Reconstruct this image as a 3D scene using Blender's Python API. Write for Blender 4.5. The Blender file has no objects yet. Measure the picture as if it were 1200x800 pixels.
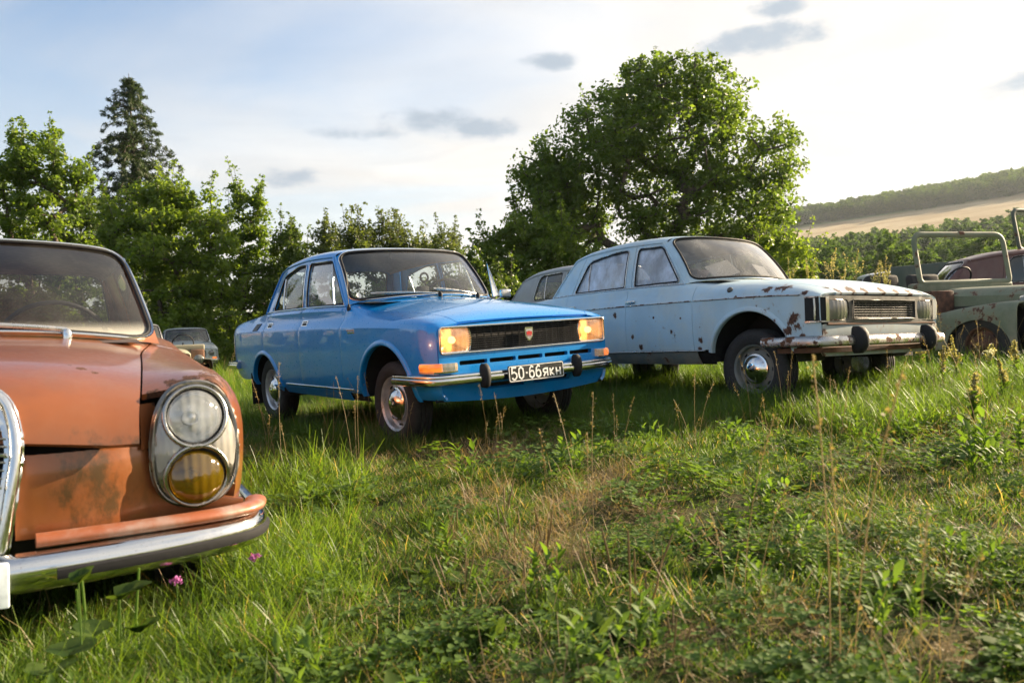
import bpy, bmesh, math, random
import numpy as np
from mathutils import Vector, Matrix
from mathutils.geometry import delaunay_2d_cdt

SC = bpy.context.scene
COL = SC.collection
R_ = math.radians

# ---------------------------------------------------------------- camera
cam_data = bpy.data.cameras.new('camera')
cam = bpy.data.objects.new('camera', cam_data)
COL.objects.link(cam)
cam.matrix_world = (Matrix.Translation((0, 0, 0.79)) @ Matrix.Rotation(R_(90) - 0.0215, 4, 'X')
                    @ Matrix.Rotation(-0.0385, 4, 'Z'))
cam_data.sensor_width = 36.0
cam_data.lens = 27.6
cam_data.clip_start = 0.05
cam_data.clip_end = 6000
cam_data.dof.use_dof = True
cam_data.dof.focus_distance = 6.0
cam_data.dof.aperture_fstop = 4.5
SC.camera = cam

# ---------------------------------------------------------------- sky and sun
SUN_EL, SUN_AZ = R_(20), R_(64)          # azimuth clockwise from +Y (the camera looks along +Y)
world = bpy.data.worlds.new('World')
SC.world = world
world.use_nodes = True


class NT:
    """tiny node-tree helper"""
    def __init__(self, tree):
        self.t = tree
    def n(self, kind, ins=None, **props):
        nd = self.t.nodes.new(kind)
        for k, v in props.items():
            setattr(nd, k, v)
        for k, v in (ins or {}).items():
            s = nd.inputs[k]
            if isinstance(v, bpy.types.NodeSocket):
                self.t.links.new(v, s)
            elif isinstance(v, bpy.types.Node):
                self.t.links.new(v.outputs[0], s)
            else:
                if s.type == 'RGBA' and not hasattr(v, '__len__'):
                    v = (v, v, v, 1)
                elif s.type == 'RGBA' and len(v) == 3:
                    v = (*v, 1)
                s.default_value = v
        return nd
    def link(self, a, b):
        self.t.links.new(a, b)
    def math(self, op, a, b=0.0, c=0.0, clamp=False):
        return self.n('ShaderNodeMath', {0: a, 1: b, 2: c}, operation=op, use_clamp=clamp).outputs[0]
    def ramp(self, f, a, b, lo=0.0, hi=1.0, smooth=True):
        return self.n('ShaderNodeMapRange', {0: f, 1: a, 2: b, 3: lo, 4: hi},
                      interpolation_type='SMOOTHSTEP' if smooth else 'LINEAR', clamp=True).outputs[0]
    def mix(self, f, a, b, mode='MIX'):
        nd = self.n('ShaderNodeMix', data_type='RGBA', blend_type=mode)
        for i, v in ((0, f), (6, a), (7, b)):
            if isinstance(v, bpy.types.NodeSocket):
                self.link(v, nd.inputs[i])
            else:
                if i and not hasattr(v, '__len__'):
                    v = (v, v, v)
                nd.inputs[i].default_value = v if i == 0 else (*v[:3], 1)
        return nd.outputs[2]
    def noise(self, vec, scale, detail=3, rough=0.55, dist=0.0):
        return self.n('ShaderNodeTexNoise', {'Vector': vec, 'Scale': scale, 'Detail': detail,
                                             'Roughness': rough, 'Distortion': dist}).outputs[0]
    def vmath(self, op, a, b=(0, 0, 0)):
        return self.n('ShaderNodeVectorMath', {0: a, 1: b}, operation=op)
    def scalevec(self, v, s):
        return self.n('ShaderNodeMapping', {'Vector': v, 'Scale': s}).outputs[0]


def build_sky():
    w = NT(world.node_tree)
    world.node_tree.nodes.clear()
    sky = w.n('ShaderNodeTexSky', sky_type='NISHITA', sun_disc=False, sun_elevation=SUN_EL,
              sun_rotation=SUN_AZ, altitude=200, air_density=1.0, dust_density=1.6, ozone_density=1.2)
    d = w.n('ShaderNodeTexCoord').outputs['Generated']
    sep = w.n('ShaderNodeSeparateXYZ', {0: d})
    x, y, z = sep.outputs
    # project the view direction on a flat cloud deck so that clouds flatten out towards the horizon
    zz = w.math('ADD', w.math('MAXIMUM', z, 0.0), 0.12)
    px, py = w.math('DIVIDE', x, zz), w.math('DIVIDE', y, zz)
    deck = w.n('ShaderNodeCombineXYZ', {0: px, 1: py, 2: 0.0}).outputs[0]
    # thin cirrus veil: streaky, thicker towards the sun side of the sky
    cir = w.noise(w.scalevec(deck, (0.6, 0.95, 1)), 0.75, 8, 0.52, 0.9)
    wide = w.noise(deck, 0.3, 3, 0.5)
    sun = (math.sin(SUN_AZ) * math.cos(SUN_EL), math.cos(SUN_AZ) * math.cos(SUN_EL), math.sin(SUN_EL))
    toward = w.vmath('DOT_PRODUCT', d, sun).outputs[1]
    veil = w.math('ADD', w.ramp(cir, 0.3, 0.66, 0.0, 0.8), w.ramp(wide, 0.35, 0.7, 0.0, 0.25))
    veil = w.math('ADD', veil, w.ramp(toward, 0.12, 0.9, -0.44, 0.6), clamp=True)
    low = w.ramp(z, 0.12, 0.36, 0.55, 0.0)
    veil = w.math('MINIMUM', w.math('ADD', veil, low), 1.0)
    glow = w.ramp(toward, -0.2, 0.95, 3.65, 4.2)
    glow = w.math('MULTIPLY', glow, w.math('ADD', w.ramp(w.noise(w.scalevec(deck, (0.8, 1.3, 1)), 1.7, 8, 0.6, 0.8), 0.3, 0.72, 0.84, 1.0), w.ramp(cir, 0.3, 0.7, 0.0, 0.1)))
    white = w.n('ShaderNodeVectorMath', {0: (1.0, 0.975, 0.94), 3: glow}, operation='SCALE').outputs[0]
    col = w.mix(veil, sky.outputs[0], white)
    # small grey fair-weather clouds: a few that stand at fixed bearings, wind-torn by noise
    tear = w.noise(w.scalevec(d, (1, 1, 2.2)), 22, 6, 0.62)
    tear2 = w.noise(w.scalevec(d, (1, 1, 2.0)), 7, 3, 0.5)
    total = None
    CL = [(440, 157, 68, 8), (500, 147, 55, 17), (562, 151, 36, 13), (645, 73, 30, 9), (890, 45, 62, 14), (915, 8, 46, 10),
          (340, 208, 32, 11),
          (1250, 90, 70, 14), (-120, 120, 60, 12), (1420, 30, 80, 18), (-300, 60, 80, 16), (760, -90, 90, 22), (240, -120, 80, 20)]
    Rm = cam.matrix_world.to_3x3()
    for (cx, cy, rx, ry) in CL:
        v = (Rm @ Vector(((cx - 600) / 920, (400 - cy) / 920, -1))).normalized()
        e1 = Vector((v.y, -v.x, 0)).normalized()
        e2 = e1.cross(v)
        a = w.math('MULTIPLY', w.vmath('DOT_PRODUCT', d, tuple(e1)).outputs[1], 920 / rx)
        b = w.math('MULTIPLY', w.vmath('DOT_PRODUCT', d, tuple(e2)).outputs[1], 920 / ry)
        front = w.math('GREATER_THAN', w.vmath('DOT_PRODUCT', d, tuple(v)).outputs[1], 0.5)
        r = w.math('SQRT', w.math('ADD', w.math('MULTIPLY', a, a), w.math('MULTIPLY', b, b)))
        m = w.math('MULTIPLY', w.ramp(r, 0.0, 1.7, 1.0, 0.0), front)
        total = m if total is None else w.math('MAXIMUM', total, m)
    body = w.math('ADD', total, w.math('ADD', w.ramp(tear, 0.25, 0.8, -0.42, 0.42), w.ramp(tear2, 0.3, 0.7, -0.25, 0.25)))
    mask = w.math('MULTIPLY', w.ramp(body, 0.08, 1.0, 0.0, 0.95), w.ramp(total, 0.02, 0.25, 0, 1))
    col = w.mix(mask, col, (1.75, 2.15, 2.6))
    bg = w.n('ShaderNodeBackground', {'Color': col, 'Strength': 0.07})
    out = w.n('ShaderNodeOutputWorld', {'Surface': bg.outputs[0]})


build_sky()
sun_data = bpy.data.lights.new('sun', 'SUN')
sun_data.energy = 5.0
sun_data.angle = R_(0.6)
sun_data.color = (1.0, 0.80, 0.55)
sun = bpy.data.objects.new('sun', sun_data)
COL.objects.link(sun)
sun.rotation_euler = (R_(90) - SUN_EL, 0, math.pi - SUN_AZ)
sun.location = (20, 10, 30)

vs = SC.view_settings
vs.view_transform = 'Standard'
vs.look = 'None'
vs.exposure = 1.8
vs.gamma = 1.0
vs.use_curve_mapping = False
SC.cycles.use_denoising = True
SC.cycles.max_bounces = 10
SC.cycles.transparent_max_bounces = 24
SC.cycles.sample_clamp_indirect = 6.0
# ---------------------------------------------------------------- helpers: tagging
def tag(o, label=None, cat=None, group=None, kind=None):
    for k, v in (('label', label), ('category', cat), ('group', group), ('kind', kind)):
        if v:
            o[k] = v
    return o


def thing(name, label, cat, loc=(0, 0, 0), rz=0.0, group=None, tilt=(0.0, 0.0)):
    o = bpy.data.objects.new(name, None)
    o.empty_display_size = 0.2
    COL.objects.link(o)
    o.matrix_world = (Matrix.Translation(loc) @ Matrix.Rotation(rz, 4, 'Z')
                      @ Matrix.Rotation(tilt[0], 4, 'Y') @ Matrix.Rotation(tilt[1], 4, 'X'))
    return tag(o, label, cat, group)


def copy_tree(o, parent=None):
    c = o.copy()
    COL.objects.link(c)
    c.parent = parent
    for ch in list(o.children):
        copy_tree(ch, c)
    return c


# ---------------------------------------------------------------- helpers: curves
def pchip(xs, ys):
    xs = np.asarray(xs, float)
    ys = np.asarray(ys, float)
    sh = ys.shape[1:]
    ys = ys.reshape(len(xs), -1)
    h = np.diff(xs)[:, None]
    dl = np.diff(ys, axis=0) / h
    m = np.zeros_like(ys)
    if len(xs) > 2:
        a, b = dl[:-1], dl[1:]
        w1 = 2 * h[1:] + h[:-1]
        w2 = h[1:] + 2 * h[:-1]
        with np.errstate(divide='ignore', invalid='ignore'):
            hm = (w1 + w2) / (w1 / a + w2 / b)
        m[1:-1] = np.where(a * b > 0, hm, 0)
    m[0], m[-1] = dl[0], dl[-1]

    def f(x):
        x = np.clip(np.asarray(x, float), xs[0], xs[-1])
        i = np.clip(np.searchsorted(xs, x) - 1, 0, len(xs) - 2)
        hh = (xs[i + 1] - xs[i])
        t = ((x - xs[i]) / hh)[..., None]
        hh = hh[..., None]
        r = ((2 * t ** 3 - 3 * t ** 2 + 1) * ys[i] + (t ** 3 - 2 * t ** 2 + t) * hh * m[i]
             + (-2 * t ** 3 + 3 * t ** 2) * ys[i + 1] + (t ** 3 - t ** 2) * hh * m[i + 1])
        return r.reshape(x.shape + sh)
    return f


class Loft:
    """half body section: control points (y,z) j=0..m as splines of x; v counts control points; v>m mirrors"""
    def __init__(self, stations, crease=()):
        self.m = len(stations[0][1]) - 1
        self.f = pchip([s[0] for s in stations], [s[1] for s in stations])
        self.crease = set(crease)
    def __call__(self, x, v):
        x, v = np.broadcast_arrays(np.asarray(x, float), np.asarray(v, float))
        mir = v > self.m
        vv = np.clip(np.where(mir, 2 * self.m - v, v), 0, self.m)
        K = self.f(x)                                   # ...,m+1,2
        i = np.clip(np.floor(vv).astype(int), 0, self.m - 1)
        t = (vv - i)[..., None]
        def g(j):
            return np.take_along_axis(K, j[..., None, None].repeat(2, -1), -2)[..., 0, :]
        p1, p2 = g(i), g(i + 1)
        p0, p3 = g(np.maximum(i - 1, 0)), g(np.minimum(i + 2, self.m))
        top = (i + 2 > self.m)[..., None]
        p3 = np.where(top, g(np.maximum(i, 0)) * np.array([-1, 1]), p3) if True else p3
        cr = np.array([j in self.crease for j in range(self.m + 1)])
        d = p2 - p1
        m1 = np.where(cr[i][..., None] | (i == 0)[..., None], d, (p2 - p0) / 2)
        m2 = np.where(cr[i + 1][..., None], d, (p3 - p1) / 2)
        r = ((2 * t ** 3 - 3 * t ** 2 + 1) * p1 + (t ** 3 - 2 * t ** 2 + t) * m1
             + (-2 * t ** 3 + 3 * t ** 2) * p2 + (t ** 3 - t ** 2) * m2)
        y = np.where(mir, r[..., 0], -r[..., 0])        # v<m is the right (y<0) flank
        return np.stack([x, y, r[..., 1]], -1)
    def v(self, x, z, vmax=None):
        vs_ = np.linspace(0, vmax or self.m - 2, 90)
        zz = self(np.full(90, x), vs_)[:, 2]
        return float(np.interp(z, np.maximum.accumulate(zz), vs_))


def arc(cx, cz, r, a0, a1, n):
    a = np.linspace(a0, a1, n)
    return [(cx + r * math.cos(t), cz + r * math.sin(t)) for t in a]


def rounded(pts, r, n=5):
    """round the corners of a polygon; r may be a list"""
    out = []
    N = len(pts)
    for i in range(N):
        p = np.array(pts[i], float)
        rr = r[i] if hasattr(r, '__len__') else r
        a, b = np.array(pts[i - 1], float) - p, np.array(pts[(i + 1) % N], float) - p
        la, lb = np.linalg.norm(a), np.linalg.norm(b)
        if rr <= 0 or la == 0 or lb == 0:
            out.append(tuple(p))
            continue
        d = min(rr, la * .49, lb * .49)
        s, e = p + a / la * d, p + b / lb * d
        for t in np.linspace(0, 1, n):
            out.append(tuple((1 - t) ** 2 * s + 2 * t * (1 - t) * p + t * t * e))
    return out


def offset_loop(pts, d):
    """move a counter-clockwise loop outwards by d"""
    P = np.array(pts, float)
    a, b = P - np.roll(P, 1, 0), np.roll(P, -1, 0) - P
    def nrm(v):
        n = np.stack([v[:, 1], -v[:, 0]], 1)
        return n / np.maximum(np.linalg.norm(n, axis=1, keepdims=True), 1e-9)
    n = nrm(a) + nrm(b)
    n /= np.maximum(np.linalg.norm(n, axis=1, keepdims=True), .5)
    area = 0.5 * np.sum(P[:, 0] * np.roll(P[:, 1], -1) - np.roll(P[:, 0], -1) * P[:, 1])
    return [tuple(q) for q in P + n * d * (1 if area > 0 else -1)]


# ---------------------------------------------------------------- helpers: mesh building
class MB:
    def __init__(self):
        self.V, self.F, self.M, self.n = [], [], [], 0
    def add(self, V, F, mi=0):
        V = np.asarray(V, float).reshape(-1, 3)
        self.V.append(V)
        self.F.extend([tuple(int(i) + self.n for i in f) for f in F])
        self.M.extend([mi] * len(F))
        self.n += len(V)
        return self
    def merge(self, o, mirror=False, mat=None):
        if not o.n:
            return self
        V = np.concatenate(o.V)
        F = o.F
        if mirror:
            V = V * np.array([1, -1, 1])
            F = [f[::-1] for f in F]
        if mat is not None:
            V = V @ np.array(mat.to_3x3()).T + np.array(mat.translation)
        k = self.n
        self.V.append(V)
        self.F.extend([tuple(i + k for i in f) for f in F])
        self.M.extend(o.M)
        self.n += len(V)
        return self
    def obj(self, name, mats, parent=None, angle=35, smooth=True):
        me = bpy.data.meshes.new(name)
        me.from_pydata(np.concatenate(self.V).tolist(), [], self.F)
        for m in (mats if isinstance(mats, (list, tuple)) else [mats]):
            me.materials.append(m)
        me.polygons.foreach_set('material_index', self.M)
        if smooth:
            me.polygons.foreach_set('use_smooth', [True] * len(self.F))
            me.set_sharp_from_angle(angle=math.radians(angle))
        me.update()
        o = bpy.data.objects.new(name, me)
        COL.objects.link(o)
        if parent:
            o.parent = parent
        return o
    # -- primitives
    def grid(self, P, mi=0, close_u=False, flip=False):
        P = np.asarray(P, float)
        nu, nv = P.shape[:2]
        F = []
        for i in range(nu if close_u else nu - 1):
            for j in range(nv - 1):
                a, b = i * nv + j, ((i + 1) % nu) * nv + j
                q = (a, b, b + 1, a + 1)
                F.append(q[::-1] if flip else q)
        return self.add(P.reshape(-1, 3), F, mi)
    def tube(self, path, r, n=8, closed=False, mi=0, flat=1.0, cap=True):
        P = np.asarray(path, float)
        N = len(P)
        r = np.broadcast_to(np.asarray(r, float), (N,))
        T = (np.roll(P, -1, 0) - np.roll(P, 1, 0)) if closed else np.gradient(P, axis=0)
        T /= np.maximum(np.linalg.norm(T, axis=1, keepdims=True), 1e-9)
        up = np.array([0, 0, 1.0]) if abs(T[0, 2]) < .9 else np.array([1.0, 0, 0])
        u = np.cross(T[0], up)
        u /= np.linalg.norm(u)
        V = []
        ang = np.linspace(0, 2 * math.pi, n, endpoint=False)
        for i in range(N):
            u = u - T[i] * np.dot(u, T[i])
            u /= max(np.linalg.norm(u), 1e-9)
            w = np.cross(T[i], u)
            V.append(P[i] + r[i] * (np.cos(ang)[:, None] * u + flat * np.sin(ang)[:, None] * w))
        F = []
        for i in range(N if closed else N - 1):
            k = (i + 1) % N
            for j in range(n):
                F.append((i * n + j, i * n + (j + 1) % n, k * n + (j + 1) % n, k * n + j))
        if cap and not closed:
            F.append(tuple(range(n))[::-1])
            F.append(tuple((N - 1) * n + j for j in range(n)))
        return self.add(np.concatenate(V), F, mi)
    def box(self, c, s, bevel=0.0, seg=2, mi=0, rot=None):
        bm = bmesh.new()
        bmesh.ops.create_cube(bm, size=1)
        for v in bm.verts:
            v.co = Vector((v.co.x * s[0], v.co.y * s[1], v.co.z * s[2]))
        if bevel:
            bmesh.ops.bevel(bm, geom=bm.edges[:], offset=min(bevel, min(s) * .49), segments=seg, affect='EDGES', profile=.5)
        bm.verts.index_update()
        M = (Matrix.Translation(c) @ rot.to_4x4()) if rot else Matrix.Translation(c)
        self.add([tuple(M @ v.co) for v in bm.verts], [[v.index for v in f.verts] for f in bm.faces], mi)
        bm.free()
        return self
    def lathe(self, prof, n=24, M=None, mi=0, cap=True):
        """profile of (radius, height) about local +Z, then transformed by M"""
        ang = np.linspace(0, 2 * math.pi, n, endpoint=False)
        V = []
        for r, h in prof:
            V.append(np.stack([r * np.cos(ang), r * np.sin(ang), np.full(n, h)], 1))
        F = []
        for i in range(len(prof) - 1):
            for j in range(n):
                F.append((i * n + j, i * n + (j + 1) % n, (i + 1) * n + (j + 1) % n, (i + 1) * n + j))
        if cap:
            F.append(tuple((len(prof) - 1) * n + j for j in range(n)))
            F.append(tuple(range(n))[::-1])
        V = np.concatenate(V)
        if M is not None:
            V = V @ np.array(M.to_3x3()).T + np.array(M.translation)
        return self.add(V, F, mi)
    def sweep(self, path, prof, mi=0, cap=True, z=0.0):
        """closed profile of (outwards, up) swept along a plan path (x,y[,z])"""
        P = np.asarray(path, float)
        if P.shape[1] == 2:
            P = np.c_[P, np.zeros(len(P))]
        T = np.gradient(P[:, :2], axis=0)
        T /= np.linalg.norm(T, axis=1, keepdims=True)
        Nn = np.stack([T[:, 1], -T[:, 0]], 1)
        pr = np.asarray(prof, float)
        k = len(pr)
        V = [np.c_[P[i, :2] + Nn[i] * pr[:, :1], P[i, 2] + z + pr[:, 1]] for i in range(len(P))]
        F = []
        for i in range(len(P) - 1):
            for j in range(k):
                F.append((i * k + j, (i + 1) * k + j, (i + 1) * k + (j + 1) % k, i * k + (j + 1) % k))
        if cap:
            F.append(tuple(range(k)))
            F.append(tuple((len(P) - 1) * k + j for j in range(k))[::-1])
        return self.add(np.concatenate(V), F, mi)
    def prism(self, loop, M, depth, mi=0):
        """extrude a 2D loop (local xy) along local -z by depth"""
        n = len(loop)
        V = [(x, y, 0) for x, y in loop] + [(x, y, -depth) for x, y in loop]
        area = sum(loop[i][0] * loop[(i + 1) % n][1] - loop[(i + 1) % n][0] * loop[i][1] for i in range(n))
        if area < 0:
            V = V[:n][::-1] + V[n:][::-1]
        F = [tuple(range(n)), tuple(range(2 * n - 1, n - 1, -1))]
        F += [(i, n + i, n + (i + 1) % n, (i + 1) % n) for i in range(n)]
        V = np.array(V) @ np.array(M.to_3x3()).T + np.array(M.translation)
        return self.add(V, F, mi)
    def panel(self, surf, loop, holes=(), h=.05, sv=(1.0, 1.0), flange=.015, roll=.0015, flip=False, mi=0, push=0.0):
        V, F = panel_data(surf, loop, holes, h, sv, flange, roll, flip, push)
        return self.add(V, F, mi)


def densify(loop, h, sv, closed=True):
    out = []
    n = len(loop)
    for i in range(n if closed else n - 1):
        a, b = np.array(loop[i], float), np.array(loop[(i + 1) % n], float)
        L = math.hypot((b[0] - a[0]) * sv[0], (b[1] - a[1]) * sv[1])
        k = max(1, int(math.ceil(L / h)))
        for j in range(k):
            out.append(a + (b - a) * j / k)
    return np.array(out)


def in_poly(P, loop):
    x, y = P[:, 0], P[:, 1]
    c = np.zeros(len(P), bool)
    a, b = loop, np.roll(loop, -1, 0)
    for (x1, y1), (x2, y2) in zip(a, b):
        if y1 == y2:
            continue
        c ^= ((y1 > y) != (y2 > y)) & (x < (x2 - x1) * (y - y1) / (y2 - y1) + x1)
    return c


def surf_normal(surf, u, v, e=2e-4, ev=None):
    ev = ev or e
    du = surf(u + e, v) - surf(u - e, v)
    dv = surf(u, v + ev) - surf(u, v - ev)
    n = np.cross(du, dv)
    return n / np.maximum(np.linalg.norm(n, axis=-1, keepdims=True), 1e-12)


def panel_data(surf, loop, holes, h, sv, flange, roll, flip, push=0.0):
    sv = np.array(sv, float)
    loops = [densify(l, h, sv) for l in [loop, *holes]]
    sl = [l * sv for l in loops]
    B = np.concatenate(sl)
    mn, mx = sl[0].min(0), sl[0].max(0)
    gx, gy = np.meshgrid(np.arange(mn[0] + h * .5, mx[0], h), np.arange(mn[1] + h * .5, mx[1], h))
    G = np.c_[gx.ravel(), gy.ravel()]
    if len(G):
        keep = in_poly(G, sl[0])
        for l in sl[1:]:
            keep &= ~in_poly(G, l)
        G = G[keep]
    if len(G):
        d = np.full(len(G), 1e9)
        for k in range(0, len(B), 400):
            d = np.minimum(d, np.sqrt(((G[:, None] - B[None, k:k + 400]) ** 2).sum(-1)).min(1))
        G = G[d > h * .5]
    lines = []
    for cv in getattr(surf, 'crease', ()):               # keep body creases crisp: a constrained line with close neighbours
        for dv in (-.07, 0, .07):
            xs_ = np.arange(sl[0][:, 0].min(), sl[0][:, 0].max(), h * .8)
            q = np.c_[xs_, np.full(len(xs_), (cv + dv) * sv[1])]
            ok = in_poly(q, sl[0])
            for l in sl[1:]:
                ok &= ~in_poly(q, l)
            q = q[ok]
            if len(q):
                d = np.sqrt(((q[:, None] - B[None]) ** 2).sum(-1)).min(1)
                q = q[d > .006]
            lines.append(q)
    if lines and len(G):
        A = np.concatenate(lines)
        if len(A):
            d = np.sqrt(((G[:, None] - A[None]) ** 2).sum(-1)).min(1)
            G = G[d > h * .35]
            G = np.concatenate([G, A])
    pts = np.concatenate([B, G]) if len(G) else B
    edges, k = [], 0
    for l in sl:
        edges += [(k + i, k + (i + 1) % len(l)) for i in range(len(l))]
        k += len(l)
    r = delaunay_2d_cdt([Vector(p) for p in pts.tolist()], edges, [], 0, 1e-7, False)
    P2 = np.array([tuple(p) for p in r[0]])
    T = np.array([tuple(f) for f in r[2] if len(f) == 3])
    C = P2[T].mean(1)
    keep = in_poly(C, sl[0])
    for l in sl[1:]:
        keep &= ~in_poly(C, l)
    T = T[keep]
    # orientation
    a, b, c = P2[T[:, 0]], P2[T[:, 1]], P2[T[:, 2]]
    area = (b[:, 0] - a[:, 0]) * (c[:, 1] - a[:, 1]) - (c[:, 0] - a[:, 0]) * (b[:, 1] - a[:, 1])
    T = T[np.abs(area) > 1e-12]
    area = area[np.abs(area) > 1e-12]
    T[area < 0] = T[area < 0][:, ::-1]
    UV = P2 / sv
    P3 = surf(UV[:, 0], UV[:, 1])
    N3 = surf_normal(surf, UV[:, 0], UV[:, 1], 3e-4, 3e-4 / sv[1])
    if flip:
        N3 = -N3
        T = T[:, ::-1]
    P3 = P3 + N3 * push
    cnt = {}
    for t in T.tolist():
        for i in range(3):
            e = (t[i], t[(i + 1) % 3])
            if (e[1], e[0]) in cnt:
                del cnt[(e[1], e[0])]
            else:
                cnt[e] = 1
    bv = sorted({i for e in cnt for i in e})
    if roll and bv:
        P3[bv] -= N3[bv] * roll
    V = [P3]
    F = T.tolist()
    if flange and bv:
        idx = {b_: len(P3) + i for i, b_ in enumerate(bv)}
        m = len(bv)
        V += [P3[bv], P3[bv] - N3[bv] * flange]
        for (i, j) in cnt:
            F.append((idx[j], idx[i], idx[i] + m, idx[j] + m))
    return np.concatenate(V), F


def curve_on(surf, loop, h, sv=(1, 1), push=0.0, flip=False, closed=True):
    l = densify(loop, h, np.array(sv, float), closed)
    if not closed:
        l = np.concatenate([l, np.array([loop[-1]], float)])
    P = surf(l[:, 0], l[:, 1])
    if push:
        N = surf_normal(surf, l[:, 0], l[:, 1], 3e-4, 3e-4 / sv[1])
        P = P + N * (-push if flip else push)
    return P
# ---------------------------------------------------------------- materials
def new_mat(name):
    m = bpy.data.materials.new(name)
    m.use_nodes = True
    m.node_tree.nodes.clear()
    w = NT(m.node_tree)
    out = w.n('ShaderNodeOutputMaterial')
    return m, w, out


def plain(name, col, rough=.5, metal=0.0, var=.15, scale=30, bump=0.0, coat=0.0, spec=.5):
    m, w, out = new_mat(name)
    oc = w.n('ShaderNodeTexCoord').outputs['Object']
    nz = w.noise(oc, scale, 4)
    c = w.mix(w.ramp(nz, .3, .7), tuple(x * (1 - var) for x in col), tuple(min(1, x * (1 + var)) for x in col))
    b = w.n('ShaderNodeBsdfPrincipled', {'Base Color': c, 'Metallic': metal, 'Coat Weight': coat, 'Coat Roughness': .05,
                                         'Specular IOR Level': spec,
                                         'Roughness': w.ramp(nz, .25, .75, max(0, rough - .08), min(1, rough + .08))})
    if bump:
        w.link(w.n('ShaderNodeBump', {'Height': w.noise(oc, scale * 3, 4), 'Strength': bump, 'Distance': .002}).outputs[0], b.inputs['Normal'])
    w.link(b.outputs[0], out.inputs[0])
    return m


def paint(name, col, rough=.28, coat=1.0, coat_r=.04, metal=0.0, fade=None, fade_amt=0.0, rust=0.0, spots=(),
          dust=0.15, rust_scale=9.0, spot_rough=.75, grime=(), mud_z=0.42, bump=.01):
    """weathered car paint; spots = (x,y,z,r) places where it is rusted through, grime = same for dirt"""
    m, w, out = new_mat(name)
    oc = w.n('ShaderNodeTexCoord').outputs['Object']
    fine = w.noise(oc, 45, 5, .65)
    big = w.noise(oc, 2.6, 4, .6)
    c = w.mix(w.ramp(big, .3, .7), tuple(x * .93 for x in col), tuple(min(1, x * 1.06) for x in col))
    if fade:
        c = w.mix(w.math('MULTIPLY', w.ramp(w.noise(oc, 3.7, 6, .65), .42, .62), fade_amt), c, fade)
    # road dust, more of it low down on the body
    z = w.n('ShaderNodeSeparateXYZ', {0: oc}).outputs[2]
    mud = w.math('MULTIPLY', w.ramp(z, mud_z - .15, mud_z + .12, 1, 0), w.ramp(w.noise(oc, 7, 5, .6), .3, .65))
    dm = w.math('ADD', w.math('MULTIPLY', w.ramp(w.noise(w.scalevec(oc, (1, 1, .35)), 6, 6, .7), .4, .75), dust), w.math('MULTIPLY', mud, dust * 2.2), clamp=True)
    c = w.mix(dm, c, (.30, .26, .20))
    def spotmask(sp, sc, amp, soft=(.42, .56)):
        tot = None
        for (x, y, zz, r) in sp:
            d = w.vmath('DISTANCE', oc, (x, y, zz)).outputs[1]
            k = w.ramp(d, 0, r, 1, 0, False)
            tot = k if tot is None else w.math('MAXIMUM', tot, k)
        if tot is None:
            return None
        return w.ramp(w.math('ADD', tot, w.ramp(w.noise(w.scalevec(oc, (1, 1, .6)), sc, 7, .74), .25, .75, -amp, amp)), soft[0], soft[1])
    g = spotmask(grime, 13, .5, (.2, .95))
    if g is not None:
        c = w.mix(w.math('MULTIPLY', g, .75), c, (.035, .034, .016))
    rm = None
    if rust:
        rm = w.ramp(w.math('ADD', w.noise(oc, rust_scale, 8, .68), w.ramp(w.noise(oc, 1.7, 3), .3, .7, -.12, .12)), .74 - rust * .12, .77 - rust * .11)
    halo = None
    if rust:
        halo = w.ramp(w.math('ADD', w.noise(oc, rust_scale, 8, .68), w.ramp(w.noise(oc, 1.7, 3), .3, .7, -.12, .12)), .69 - rust * .12, .77 - rust * .11)
    s = spotmask(spots, 22, .42)
    if s is not None:
        s2 = spotmask(spots, 22, .42, (.26, .52))
        rm = s if rm is None else w.math('MAXIMUM', rm, s)
        halo = s2 if halo is None else w.math('MAXIMUM', halo, s2)
    ro = w.math('ADD', w.ramp(fine, .3, .7, rough - .04, rough + .06), w.math('MULTIPLY', dm, .35))
    cw = w.math('SUBTRACT', coat, w.math('MULTIPLY', dm, coat), clamp=True)
    h = w.math('MULTIPLY', w.noise(oc, 4.5, 2), bump)
    if rm is not None:
        c = w.mix(w.math('MULTIPLY', halo, .45), c, (.26, .12, .05))
        rc = w.mix(w.ramp(w.noise(oc, 60, 6, .7), .35, .65), (.028, .013, .009), (.125, .05, .025))
        c = w.mix(rm, c, rc)
        ro = w.math('ADD', w.math('MULTIPLY', ro, w.math('SUBTRACT', 1, rm)), w.math('MULTIPLY', rm, spot_rough))
        cw = w.math('MULTIPLY', cw, w.math('SUBTRACT', 1, rm))
        h = w.math('ADD', h, w.math('MULTIPLY', w.math('MULTIPLY', rm, w.noise(oc, 120, 4)), .8))
    b = w.n('ShaderNodeBsdfPrincipled', {'Base Color': c, 'Roughness': ro, 'Metallic': metal, 'Coat Weight': cw, 'Coat Roughness': coat_r})
    w.link(w.n('ShaderNodeBump', {'Height': h, 'Strength': .25, 'Distance': .002}).outputs[0], b.inputs['Normal'])
    w.link(b.outputs[0], out.inputs[0])
    return m


def schlick(w, f0=.045, normal=None):
    g = w.n('ShaderNodeNewGeometry')
    c = w.math('ABSOLUTE', w.vmath('DOT_PRODUCT', normal or g.outputs['Normal'], g.outputs['Incoming']).outputs[1])
    return w.math('ADD', w.math('MULTIPLY', w.math('POWER', w.math('SUBTRACT', 1.0, c, clamp=True), 5.0), 1 - f0), f0)


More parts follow.
